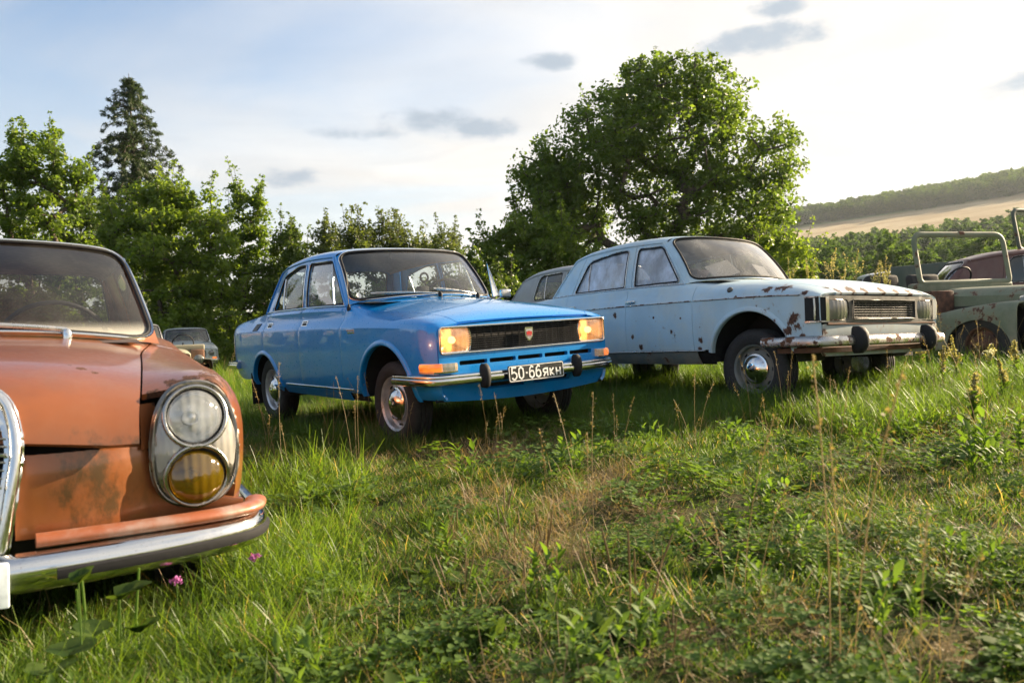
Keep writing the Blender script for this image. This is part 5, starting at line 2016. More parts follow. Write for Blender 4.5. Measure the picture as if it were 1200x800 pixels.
    # corner lamps: the near one has lost its glass, the far one is clear
    for s in (-1, 1):
        pth = [(.535, s * .762), (.585, s * .755), (.62, s * .738), (.640, s * .70), (.645, s * .672)]
        pth = np.array(pth if s < 0 else pth[::-1])
        if s < 0:
            o = MB().sweep(pth, [(-.03, .60), (.003, .60), (.003, .762), (-.03, .762)]).obj('corner_lamp_socket', M['black'], root, 30)
            MB().sweep(pth, [(-.01, .590), (.010, .592), (.010, .602), (-.01, .604)]).obj('lamp_rim', M['old_chrome'], o, 30)
            MB().sweep(pth, [(-.01, .760), (.008, .760), (.008, .768), (-.01, .768)]).obj('lamp_rim', M['old_chrome'], o, 30)
            MB().sweep(pth[-2:], [(-.02, .60), (.016, .60), (.018, .68), (.016, .762), (-.02, .762)]).obj('lamp_reflector', M['chrome'], o, 30)
            MB().tube([(.60, -.752, .61), (.605, -.755, .68), (.60, -.752, .755)], .007, 6).obj('lamp_post', M['dull_chrome'], o, 60)
        else:
            MB().sweep(pth, [(-.02, .60), (.012, .604), (.018, .64), (.018, .72), (.012, .758), (-.02, .762)]).obj('corner_lamp', M['clear_lens'], root, 30)
    # rusty lip under the grille plate
    MB().box((F0 - .002, 0, .578), (.03, 1.36, .014), .004, 1).obj('grille_sill', M['rusty'], root)
    half = [(.20, -.80), (.42, -.80), (.56, -.79), (.645, -.76), (.69, -.70), (.71, -.6), (.725, -.35), (.73, 0)]
    path = hermite_path(half)
    prof = [(-.028, .435), (0, .430), (.014, .440), (.018, .462), (.014, .480), (.006, .494), (-.012, .502), (-.03, .502)]
    bu = MB().sweep(path, prof).obj('front_bumper', M['old_chrome'], root, 40)
    overriders(bu, (-.455, .41), .725, .375, .56, .05, .075, M['rubber'])
    MB().sweep(hermite_path([(.30, -.755), (.5, -.75), (.60, -.72), (.64, -.6), (.655, 0)]), [(-.02, .385), (.004, .387), (.008, .42), (-.02, .425)]).obj('bumper_iron', M['rusty'], bu, 30)
    for s, mir in ((-1, False), (1, True)):
        i = 1 if mir else 0
        for x, own in ((-1.18, C['front_door']), (-2.0, C['rear_door'])):
            q = L(x, L.v(x, .845))
            hm = MB()
            hm.box((x, q[1] - .012, .845), (.115, .016, .028), .007, 2)
            hm.box((x - .045, q[1] - .004, .845), (.02, .03, .022), .004, 1)
            MB().merge(hm, mir).obj('door_handle', M['dull_chrome'], own[i], 40)
        for own, x0, x1 in ((C['fender'], -.46, .50), (C['front_door'], -1.235, -.485), (C['rear_door'], -2.09, -1.255), (C['rear_fender'], -3.2, -2.11)):
            xs_ = np.linspace(x0, x1, 14)
            sm = MB().tube(L(xs_, np.full(14, 3.0)) + np.array([0, -.002, .002]), .006, 6)
            MB().merge(sm, mir).obj('side_moulding', M['old_chrome'], own[i], 60)
        xs_ = np.linspace(-1.86, -.36, 16)
        sm = MB().tube(np.array([L(x, L.v(x, .418)) for x in xs_]) + np.array([0, -.003, 0]), .006, 6)
        MB().merge(sm, mir).obj('sill_trim', M['dull_chrome'], C['front_door'][i], 60)
        q = L(-.12, L.v(-.12, .865))
        MB().merge(MB().lathe([(.024, 0), (.024, .006), (.018, .016), (.004, .02)], 18, basis(tuple(q), (1, 0, 0), (0, .2, .98), (0, -.98, .2))), mir).obj('side_repeater', M['alu_old'], C['fender'][i], 50)
    # papers behind the windscreen, loose lining
    for (c, s_, r) in (((-.74, -.10, 1.10), (.004, .30, .17), .25), ((-.62, .28, 1.08), (.004, .16, .17), -.15)):
        MB().box(c, s_, 0, rot=Matrix.Rotation(r, 3, 'X') @ Matrix.Rotation(-.75, 3, 'Y')).obj('windscreen_paper', M['paper'], root)
    MB().box((-.80, -.36, 1.06), (.16, .28, .08), .03, 2, rot=Matrix.Rotation(.3, 3, 'Z')).obj('folded_cloth', plain('dark_red_cloth', (.05, .018, .016), .9, bump=.5), root)
    path = np.array([(-2.95, -.775), (-3.15, -.775), (-3.27, -.76), (-3.34, -.70), (-3.37, -.55), (-3.385, 0)])
    path = np.concatenate([path, path[-2::-1] * [1, -1]])[::-1]
    path = pchip(np.linspace(0, 1, len(path)), path)(np.linspace(0, 1, 31))
    MB().sweep(path, [(a_, z + .03) for a_, z in prof]).obj('rear_bumper', M['old_chrome'], root, 40)
    for s in (-1, 1):
        MB().box((-3.318, s * .53, .68), (.03, .20, .13), .01, 2).obj('tail_lamp', plain('tail_red_old', (.25, .02, .015), .3), root, 40)
    return C


M['glass_film'] = glass('peeling_film_glass', (.5, .5, .5), dust=.26, dust_col=(.58, .56, .52), rough=.06)
M['pale_rust'] = paint('pale_rusted', (.30, .36, .38), rough=.6, coat=.1, rust=.9, dust=.4, rust_scale=7)
M['lamp_dull'] = lens_mat('headlamp_dusty', (.36, .36, .33), rough=.18, clear=.45, ribs=150)
M['paper'] = plain('paper', (.7, .7, .68), .8, scale=90, var=.25)
pale_car()

# ---------------------------------------------------------------- the copper-orange saloon in the foreground
ORANGE_AT = dict(loc=(-1.97, 2.69, -.16), rz=-1.06, tilt=(.02, -.03))
_op = dict(rough=.34, coat=.7, coat_r=.10, metal=.3, fade=(.21, .075, .03), fade_amt=.45, rust=.12, dust=.10, bump=.05,
           grime=[(.82, .42, .62, .13), (.83, .44, .52, .16), (.83, .36, .56, .08), (.81, .50, .66, .08), (.83, .47, .585, .04), (.8, .52, .5, .06)])
M['orange'] = paint('copper_paint', (.285, .088, .024), spots=[(.62, .76, .865, .10), (.63, .70, .868, .09), (.60, .83, .83, .08), (.62, .65, .85, .06), (.66, .60, .80, .05), (.56, .78, .875, .05), (.50, .80, .87, .06), (.50, .40, .89, .030), (.47, .37, .895, .022), (.53, .44, .875, .022)], **_op)
M['orange_roof'] = paint('copper_roof', (.20, .05, .028), **{**_op, 'grime': ()})


def orange_car():
    def st(x, *p):
        return (x, p)
    loft = [
        st(-3.85, (.66, .40), (.72, .48), (.745, .60), (.745, .74), (.71, .82), (.60, .86), (.3, .88), (0, .885)),
        st(-3.75, (.73, .36), (.79, .44), (.815, .60), (.81, .76), (.765, .85), (.64, .89), (.3, .905), (0, .91)),
        st(-3.4, (.77, .33), (.84, .42), (.865, .60), (.86, .77), (.81, .87), (.68, .91), (.3, .925), (0, .93)),
        st(-2.8, (.79, .30), (.865, .41), (.89, .60), (.885, .775), (.84, .88), (.72, .935), (.3, .95), (0, .955)),
        st(-1.9, (.80, .29), (.875, .41), (.90, .60), (.893, .775), (.85, .89), (.75, .955), (.3, .97), (0, .975)),
        st(-1.2, (.80, .29), (.875, .41), (.90, .60), (.893, .775), (.85, .89), (.75, .957), (.3, .98), (0, .985)),
        st(-.5, (.80, .29), (.875, .41), (.90, .60), (.892, .77), (.835, .88), (.67, .932), (.34, .972), (0, .982)),
        st(0, (.80, .295), (.872, .41), (.898, .60), (.886, .765), (.815, .868), (.605, .912), (.31, .950), (0, .962)),
        st(.3, (.80, .30), (.868, .41), (.892, .60), (.878, .765), (.80, .868), (.585, .887), (.30, .925), (0, .937)),
        st(.5, (.795, .32), (.86, .42), (.882, .60), (.866, .765), (.778, .868), (.57, .862), (.295, .903), (0, .917)),
        st(.62, (.775, .35), (.832, .44), (.848, .61), (.834, .765), (.755, .860), (.56, .830), (.29, .872), (0, .887)),
        st(.70, (.755, .38), (.81, .46), (.822, .62), (.81, .76), (.735, .842), (.552, .795), (.285, .838), (0, .856)),
        st(.77, (.75, .40), (.80, .48), (.815, .62), (.80, .74), (.71, .805), (.545, .750), (.28, .79), (0, .81)),
        st(.81, (.74, .41), (.79, .49), (.80, .62), (.79, .72), (.70, .77), (.542, .712), (.278, .742), (0, .76)),
        st(.83, (.73, .42), (.78, .50), (.79, .62), (.78, .71), (.69, .75), (.541, .684), (.277, .702), (0, .72)),
    ]
    S = dict(name='saloon_car', label='copper-orange saloon car with stacked round lamps, filling the left foreground', cat='car', **ORANGE_AT,
             loft=loft, crease=(), paint=M['orange'], sill=.33, nose_z=.36, tail_z=.38, nose=.665, tail=-3.85, roof_paint=M['orange_roof'], rail_mat=M['chrome'],
             door_f=-.55, door_b=-1.55, door_r=-2.45, arch_f=(0, .33, .40), arch_r=(-2.75, .33, .40), h=.04,
             hood=(-.50, .828), hood_rbow=.10, cowl=-.85, boot=-2.85, deck=-2.5, lip_z=.34, sv=.12,
             wheel=(0, -2.75, .80, .305, .315), rimR=.19, capR=.12,
             ws_mat=M['glass_haze'], glass_mat=M['glass_dusty'], side_glass=M['glass_dusty'], trim=M['chrome'],
             glass=dict(
                 yc=([-2.8, -2.6, -2.2, -1.6, -1.1, -.9], [.53, .56, .61, .63, .60, .57]),
                 zc=([-2.8, -2.6, -2.2, -1.6, -1.1, -.9], [1.27, 1.31, 1.35, 1.365, 1.35, 1.33]),
                 zr=([-2.8, -2.6, -2.1, -1.6, -1.2, -.95], [1.34, 1.375, 1.425, 1.44, 1.435, 1.41]),
                 head_f=(-1.02, .14), head_r=(-2.62, .14), ws=(-.36, .22, .72), bl=(-3.0, .2, .66),
                 a_side=(-.64, -1.19), c_side=(-2.88, -2.52), r_line=(-2.42, -2.2),
                 windows=[
                     ('front', [(-1.50, .975), (-.74, .975), (-1.15, 1.30), (-1.50, 1.315)], [.02, .02, .05, .03], [[(-.98, .975), (-1.16, 1.29)]]),
                     ('rear', [(-2.38, .975), (-1.60, .975), (-1.60, 1.315), (-1.9, 1.315), (-2.24, 1.28)], [.02, .02, .03, .1, .07]),
                 ]),
             seal_r=.007, trim_r=.0075, fr=(.03, .035, .05, .14, 1.0), rr=(.06, .09, .08, .15, 1.0),
             interior=dict(seat_x=-1.38, seat_top=.66, wheel_y=.31, wheel_r=.22, wheel_back=.28, wheel_drop=.055, wheel_tilt=64, dash=plain('brown_dash', (.075, .045, .032), .55), seat=plain('tan_seat', (.22, .19, .15), .7)))
    C = sedan(S)
    root, L = C['root'], C['L']
    O = M['orange']
    # front panels between grille and lamps
    for s, mir in ((1, False), (-1, True)):
        def F(y, z):
            y, z = np.broadcast_arrays(np.asarray(y, float), np.asarray(z, float))
            t = np.clip((y - .26) / .32, 0, 1)
            return np.stack([.812 - .085 * t ** 2.2 - .30 * np.maximum(z - .60, 0) ** 1.3 + .035 * np.maximum(.52 - z, 0), y, z], -1)
        lp = rounded([(.235, .445), (.84, .445), (.84, .475), (.60, .53), (.565, .672), (.235, .672)], [.0, .0, .0, .05, .03, 0])
        fp = MB().panel(F, lp, h=.03, flange=.03, roll=.004)
        MB().merge(fp, mir).obj('front_panel', O, root)
        fq = MB().grid(np.array([[(.745 - 1.1 * (y - .549) - .36 * (z - .66), y, z) for z in np.linspace(.655, .785, 7)] for y in (.549, .565, .58, .595)]))
        MB().merge(fq, mir).obj('wing_filler', O, root)
        # closing shadow gap behind
        MB().merge(MB().grid(np.array([[(.70, .22, z), (.66, .58, z)] for z in (.36, .72)])), mir).obj('front_bulkhead', M['black'], root)
        # lamp unit
        cy, cz = .702, .662
        a_, b_ = .134, .193
        th = np.linspace(0, 2 * math.pi, 56, endpoint=False)
        ov = [(cy + a_ * np.sign(math.cos(t)) * abs(math.cos(t)) ** .8 * (1 + .10 * (-math.sin(t))), cz + b_ * np.sign(math.sin(t)) * abs(math.sin(t)) ** .8) for t in th]
        def B(y, z):
            y, z = np.broadcast_arrays(np.asarray(y, float), np.asarray(z, float))
            u, v = (y - cy) / a_, (z - cz) / b_
            r = np.sqrt(u * u + v * v)
            return np.stack([.745 - .16 * (z - cz) - .17 * (y - cy) - .030 * r ** 3.0, y, z], -1)
        lz = ((.742, .0835), (.566, .0835))
        circ = lambda z, r, n=36: [(cy + r * math.cos(t), z + r * math.sin(t)) for t in np.linspace(0, 2 * math.pi, n, endpoint=False)]
        mb = MB().panel(B, ov, [circ(z, r) for z, r in lz], h=.016, flange=.055, roll=.004)
        bz = MB().merge(mb, mir).obj('lamp_bezel', M['pewter'], root, 50)
        MB().merge(MB().tube(curve_on(B, offset_loop(ov, -.012), .02, (1, 1), .002), .007, 6, True), mir).obj('bezel_rim', M['pewter'], bz, 60)
        # raised waist lines of the figure-eight
        for z, r in lz:
            rg = MB()
            rg.tube(curve_on(B, circ(z, r + .006), .02, (1, 1), .004), .0075, 8, True)
            MB().merge(rg, mir).obj('lamp_ring', M['pewter_bright'], bz, 60)
            rg = MB().tube(curve_on(B, circ(z, r - .003), .02, (1, 1), -.004), .005, 6, True)
            MB().merge(rg, mir).obj('lamp_gasket', M['rubber'], bz, 60)
            nrm = Vector((1, .17, .16)).normalized()
            cpt = Vector(B(cy, z))
            ux = Vector((0, 1, 0)).cross(nrm).normalized()
            uy = nrm.cross(ux)
            Mx = basis(tuple(cpt), tuple(ux), tuple(uy), tuple(nrm))
            ro = MB().lathe([(r * .98, -.006), (r * .93, -.03), (r * .75, -.055), (r * .4, -.075), (.01, -.08)], 36, Mx, cap=False)
            MB().merge(ro, mir).obj('lamp_bowl', M['reflector'], bz, 60)
            bulb = MB().lathe([(.02, -.075), (.022, -.05), (.016, -.03), (.002, -.026)], 16, Mx, cap=False)
            MB().merge(bulb, mir).obj('bulb', M['dull_chrome'], bz, 60)
            ln = MB().lathe([(r * .985, -.008), (r * .9, .002), (r * .7, .012), (r * .4, .019), (.001, .022)], 40, Mx, cap=False)
            MB().merge(ln, mir).obj('headlamp' if z > .65 else 'fog_lamp', M['lamp_clear'] if z > .65 else M['fog_lens'], root, 60)
        for sd in (-1, 1):
            tri = rounded([(cy + sd * .046, cz - .006), (cy + sd * .108, cz - .085), (cy + sd * .120, cz + .01), (cy + sd * .100, cz + .075)], [.012, .02, .03, .016], 5)
            if sd < 0:
                tri = tri[::-1]
            MB().merge(MB().panel(B, tri, h=.02, flange=.01, push=.006), mir).obj('marker_lens', M['clear_lens'], bz, 50)
        # painted rail above the bumper, chipped along its nose
        pth = np.array([(.66, .90), (.72, .885), (.765, .855), (.80, .79), (.83, .68), (.855, .50), (.872, .33), (.876, .285)])
        pth = pchip(np.linspace(0, 1, 8), pth)(np.linspace(0, 1, 30))[::1]
        th = np.linspace(0, 2 * math.pi, 12, endpoint=False)
        prof = [(-.010 + .034 * math.cos(t), .452 + .019 * math.sin(t)) for t in th]
        rail = MB().sweep(pth[::-1] if False else pth, [(-p, z) for p, z in prof])
        MB().merge(rail, mir).obj('valance_rail', M['orange_chip'], root, 60)
    # bumper: chrome blade with a black rubber band
    half = [(.10, -.92), (.45, -.92), (.61, -.912), (.71, -.888), (.78, -.838), (.83, -.745), (.895, -.52), (.93, -.28), (.945, 0)]
    path = hermite_path(half, 81)
    prof = [(-.035, .335), (-.012, .333), (.014, .345), (.022, .362), (.022, .392), (.020, .404), (.010, .420), (-.008, .431), (-.035, .432)]
    bu = MB().sweep(path, prof).obj('front_bumper', M['chrome_fg'], root, 40)
    for s in (-1, 1):
        hp = path[path[:, 1] * s > .31]
        i0 = 6
        seg = hp[i0 + 6:] if s < 0 else hp[:-(i0 + 6)]
        prr = [(.016, .362), (.028, .365), (.031, .376), (.029, .389), (.022, .394), (.014, .393)]
        MB().sweep(seg, prr).obj('bumper_rubber', M['rubber'], bu, 40)
    MB().box((.975, 0, .375), (.012, .46, .115), .005, 2).obj('number_plate', M['plate_white'], root, 30)
    # grille: chrome shell with bars
    g = bpy.data.objects.new('grille', None)
    COL.objects.link(g)
    g.parent = root
    shell = rounded([(-.225, .41), (.225, .41), (.268, .72), (.225, .868), (0, .888), (-.225, .868), (-.268, .72)], [.03, .03, .12, .10, .2, .10, .12], 7)
    inner = rounded([(-.185, .43), (.185, .43), (.222, .71), (.188, .815), (0, .832), (-.188, .815), (-.222, .71)], [.02, .02, .12, .08, .2, .08, .12], 7)
    def GF(y, z):
        y, z = np.broadcast_arrays(np.asarray(y, float), np.asarray(z, float))
        return np.stack([.905 - .10 * (z - .42) ** 2 / .2 - .03 * np.abs(y / .25) ** 2, y, z], -1)
    MB().panel(GF, shell, [inner], h=.02, flange=.17, roll=.008).obj('grille_shell', M['chrome_fg'], g, 50)
    MB().tube(curve_on(GF, offset_loop(shell, -.02), .03, (1, 1), -.004), .016, 8, True).obj('grille_rim', M['chrome_fg'], g, 60)
    MB().grid(np.array([[(.80, y, z) for z in (.42, .74)] for y in (-.22, .22)])).obj('grille_back', M['black'], g)
    for k in range(19):
        z = .445 + k * .020
        w = .37 + .07 * min(1, (z - .43) / .28) if z < .72 else .44 - 1.0 * (z - .72)
        thick = k % 4 == 0
        MB().box((GF(0, z)[0] - (.018 if thick else .03), 0, z), (.02, w, .008 if thick else .004), .001, 1).obj('grille_bar', M['chrome_fg'] if thick else M['dull_chrome'], g)
    u = MB().box((.862, 0, .63), (.01, .004, .38), 0).obj('grille_upright', M['dull_chrome'], g)
    clones(u, g, [(-.0008 * abs(k) ** 1.5, k * .021, 0) for k in range(-9, 10) if k])
    MB().box((.88, 0, .63), (.02, .022, .40), .006, 2).obj('grille_spine', M['chrome_fg'], g)
    # torn badge base on the bonnet
    W = C['W']
    for s0, s1 in ((.50, -.30), (-.10, -.85)):
        t_ = np.linspace(0, 1, 14)
        q = W(s0 + (s1 - s0) * t_, .025 + .045 * t_) + np.array([.02, 0, .014])
        wo = MB().tube(q, .007, 6, flat=1.6).obj('wiper', M['dull_chrome'], root, 60)
        MB().lathe([(.018, 0), (.018, .03), (.01, .045)], 14, Matrix.Translation(tuple(W(s0, 0) + np.array([.03, 0, -.015])))).obj('wiper_spindle', M['chrome'], wo, 50)
    return C


M['glass_haze'] = glass('hazy_windscreen', (.85, .85, .83), dust=.03, dust_col=(.50, .49, .44), zdust=(.965, 1.045, .7), refl=.6)
M['pewter'] = chrome('pewter_bezel', (.27, .255, .23), .34)
M['pewter_bright'] = chrome('pewter_rings', (.40, .385, .36), .2)
M['chrome_fg'] = chrome('old_bright_chrome', (.70, .70, .69), .12)
M['plate_white'] = plain('plate_pale', (.62, .70, .76), .35)
M['orange_chip'] = paint('copper_chipped', (.32, .09, .033), rough=.45, coat=.3, coat_r=.2, metal=.2, rust=1.35, rust_scale=34, dust=.15, fade=(.42, .40, .37), fade_amt=.5)
orange_car()
# ---------------------------------------------------------------- the other vehicles on the field
def parked_saloon(label, loc, yaw, mat, belt=.97, roof=1.43, fast=False, trim=None, lampm=None, seed=0, scale=1.0, rust_front=False, group='old cars parked further back'):
    """simpler round or three-box saloon for the middle distance; all its main parts are there"""
    def st(x, *p):
        return (x, p)
    tail_z = belt - .06 if not fast else belt - .22
    b = belt
    loft = [
        st(-3.3, (.60, .42), (.65, .5), (.68, .6), (.68, tail_z - .15), (.64, tail_z - .06), (.54, tail_z - .02), (.3, tail_z), (0, tail_z)),
        st(-3.15, (.66, .36), (.71, .46), (.73, .62), (.73, tail_z - .13), (.70, tail_z - .03), (.59, tail_z + .01), (.3, tail_z + .03), (0, tail_z + .03)),
        st(-2.8, (.69, .32), (.75, .42), (.765, .62), (.76, b - .16), (.72, b - .07), (.62, b - .03), (.3, b - .02), (0, b - .02)),
        st(-1.9, (.70, .31), (.76, .41), (.78, .62), (.772, b - .16), (.74, b - .06), (.69, b), (.3, b + .01), (0, b + .02)),
        st(-.62, (.70, .31), (.76, .41), (.78, .62), (.772, b - .16), (.74, b - .07), (.67, b - .015), (.32, b + .03), (0, b + .04)),
        st(.0, (.70, .31), (.757, .41), (.777, .61), (.77, b - .17), (.732, b - .10), (.60, b - .06), (.3, b - .02), (0, b - .01)),
        st(.45, (.695, .32), (.748, .41), (.768, .60), (.763, b - .19), (.725, b - .145), (.58, b - .11), (.3, b - .09), (0, b - .08)),
        st(.62, (.66, .34), (.715, .42), (.735, .60), (.73, b - .21), (.69, b - .18), (.56, b - .16), (.3, b - .15), (0, b - .145)),
        st(.66, (.64, .35), (.69, .43), (.71, .60), (.71, b - .23), (.67, b - .205), (.54, b - .19), (.3, b - .18), (0, b - .18)),
    ]
    zc = roof - .10
    rear = -2.55 if fast else -2.28
    S = dict(name='parked_car', label=label, cat='car', loc=loc, rz=yaw, loft=loft, paint=mat, sill=.36, nose_z=.36, tail_z=.42, nose=.65, tail=-3.3, h=.09, group=group,
             door_f=-.5, door_b=-1.25, door_r=-2.1, arch_f=(.05, .33, .36), arch_r=(-2.33, .31, .36), hood=(-.42, .655), hood_rbow=.1, cowl=-.75,
             boot=-2.95 if fast else -2.65, deck=-2.25, wheel=(.05, -2.33, .71, .29, .295), rimR=.18, capR=.09, ws_mat=M['glass_dusty'], glass_mat=M['glass'],
             side_glass=M['glass'], trim=trim or M['dull_chrome'], cap_mat=M['dull_chrome'], belt_chrome=False, ws_chrome=True,
             glass=dict(yc=([rear, -2.0, -1.4, -.95, -.7], [.52, .58, .61, .59, .55]),
                        zc=([rear, -2.0, -1.4, -.95, -.7], [zc - (.10 if fast else .06), zc - .02, zc, zc - .012, zc - .03]),
                        zr=([rear, -2.0, -1.4, -1.0, -.75], [zc - (.04 if fast else .0), roof - .025, roof, roof - .008, roof - .05]),
                        head_f=(-.80, .10), head_r=(rear, .10), ws=(-.42, .18, .65), bl=(-3.0 if fast else -2.55, .12, .58),
                        a_side=(-.63, -.93), c_side=(-2.75 if fast else -2.45, rear + .05), r_line=(-2.05, -1.98),
                        windows=[('front', [(-1.2, b + .02), (-.72, b + .02), (-.93, zc - .04), (-1.2, zc - .035)], .03),
                                 ('rear', [(-2.0, b + .02), (-1.31, b + .02), (-1.31, zc - .035), (-1.9, zc - .05)], [.05, .03, .03, .12], [[(-1.72, b + .02), (-1.72, zc - .04)]])]),
             fr=(.035, .05, .06, .13, 1.0), rr=(.1, .12, .1, .15, 1.0), interior=dict(seat_x=-1.3, seat_top=.6))
    C = sedan(S)
    root = C['root']
    F0 = .655
    b_ = b
    def F(y, z):
        y, z = np.broadcast_arrays(np.asarray(y, float), np.asarray(z, float))
        return np.stack([F0 + .03 * (1 - (y / .7) ** 2), y, z], -1)
    hole = rounded([(-.42, .54), (.42, .54), (.42, b - .25), (-.42, b - .25)], .03)
    circ = [[(s * .56 + .085 * math.cos(t), b - .32 + .085 * math.sin(t)) for t in np.linspace(0, 6.283, 24, endpoint=False)] for s in (-1, 1)]
    MB().panel(F, rounded([(-.67, .37), (.67, .37), (.70, .6), (.69, b - .2), (-.69, b - .2), (-.70, .6)], .03), [hole] + circ, h=.08, flange=.04).obj('nose_panel', M['rusty'] if rust_front else mat, root)
    MB().grid(np.array([[(F0 - .06, y, z) for z in (.5, b - .2)] for y in (-.68, .68)])).obj('grille_back', M['black'], root)
    g = bpy.data.objects.new('grille', None)
    COL.objects.link(g)
    g.parent = root
    for k in range(5):
        MB().box((F0 + .005, 0, .565 + k * (b - .84) / 4), (.02, .83, .012), .003, 1).obj('grille_bar', M['dull_chrome'], g)
    for s in (-1, 1):
        ho = MB().lathe([(.083, -.01), (.07, .01), (.04, .02), (.002, .024)], 24, basis((F0 + .02, s * .56, b - .32), (0, 1, 0), (0, 0, 1), (1, 0, 0))).obj('headlamp', lampm or M['lamp_dull'], root, 60)
        MB().tube([(F0 + .02, s * .56 + .087 * math.cos(t), b - .32 + .087 * math.sin(t)) for t in np.linspace(0, 6.283, 24, endpoint=False)], .010, 6, True).obj('headlamp_ring', M['dull_chrome'], ho, 60)
        MB().box((F0 - .01, s * .64, .50), (.05, .12, .06), .012, 2).obj('turn_signal', M['amber'], root, 40)
        MB().box((-3.31, s * .53, .66), (.03, .12, .16), .01, 2).obj('tail_lamp', M['tail'], root, 40)
    prof = [(-.028, .405), (0, .40), (.016, .41), (.020, .44), (.014, .47), (-.012, .48), (-.03, .48)]
    MB().sweep(hermite_path([(.25, -.80), (.5, -.79), (.66, -.72), (.71, -.5), (.73, 0)], 31), prof).obj('front_bumper', M['dull_chrome'], root, 40)
    half = np.array([(-3.0, -.78), (-3.25, -.75), (-3.36, -.6), (-3.39, 0)])
    pth = np.concatenate([half, half[-2::-1] * [1, -1]])[::-1]
    MB().sweep(pchip(np.linspace(0, 1, len(pth)), pth)(np.linspace(0, 1, 25)), prof).obj('rear_bumper', M['dull_chrome'], root, 40)
    root.scale = (scale,) * 3
    return C


M['tail'] = plain('tail_lamp_red', (.3, .012, .01), .2, coat=1)
_pk = dict(rough=.42, coat=.35, coat_r=.15, dust=.14)
M['grey_paint'] = paint('grey_paint', (.28, .29, .30), fade=(.36, .36, .35), fade_amt=.5, rust=.12, **_pk)
M['silver_paint'] = paint('silver_green_paint', (.40, .45, .45), rust=.1, **_pk)
M['brown_paint'] = paint('brown_paint', (.10, .038, .026), fade=(.15, .06, .04), fade_amt=.6, rust=.3, **_pk)
M['sky_paint'] = paint('light_blue_paint', (.36, .50, .62), rust=.1, **_pk)
M['white_car'] = paint('dirty_white_paint', (.58, .58, .55), rust=.12, **_pk)
M['jeep_green'] = paint('faded_green_paint', (.125, .15, .095), rough=.62, coat=.05, coat_r=.4, fade=(.19, .20, .135), fade_amt=.6, rust=1.0, dust=.3, rust_scale=10,
                        spots=[(.5, -.45, .90, .12), (.8, -.45, .90, .10), (1.0, -.45, .91, .10), (.25, -.45, .88, .08), (.02, .0, 1.57, .05), (.02, .38, 1.56, .10), (.02, -.72, 1.35, .08), (.02, .72, 1.30, .09), (0, -.3, .98, .05), (0, .3, .97, .06)])
M['truck_green'] = paint('dark_green_paint', (.07, .085, .06), rough=.6, coat=.1, rust=.4, dust=.2)
M['rust_car'] = paint('rusted_body', (.16, .075, .04), rough=.75, coat=0, rust=.95, dust=.25, rust_scale=6)
M['khaki'] = paint('khaki_paint', (.25, .235, .16), rough=.65, coat=0, rust=.3, dust=.3)
M['inside_dark'] = plain('dark_canvas', (.03, .028, .026), .85)


def gz(x, y):
    return float(hgt(x, y))


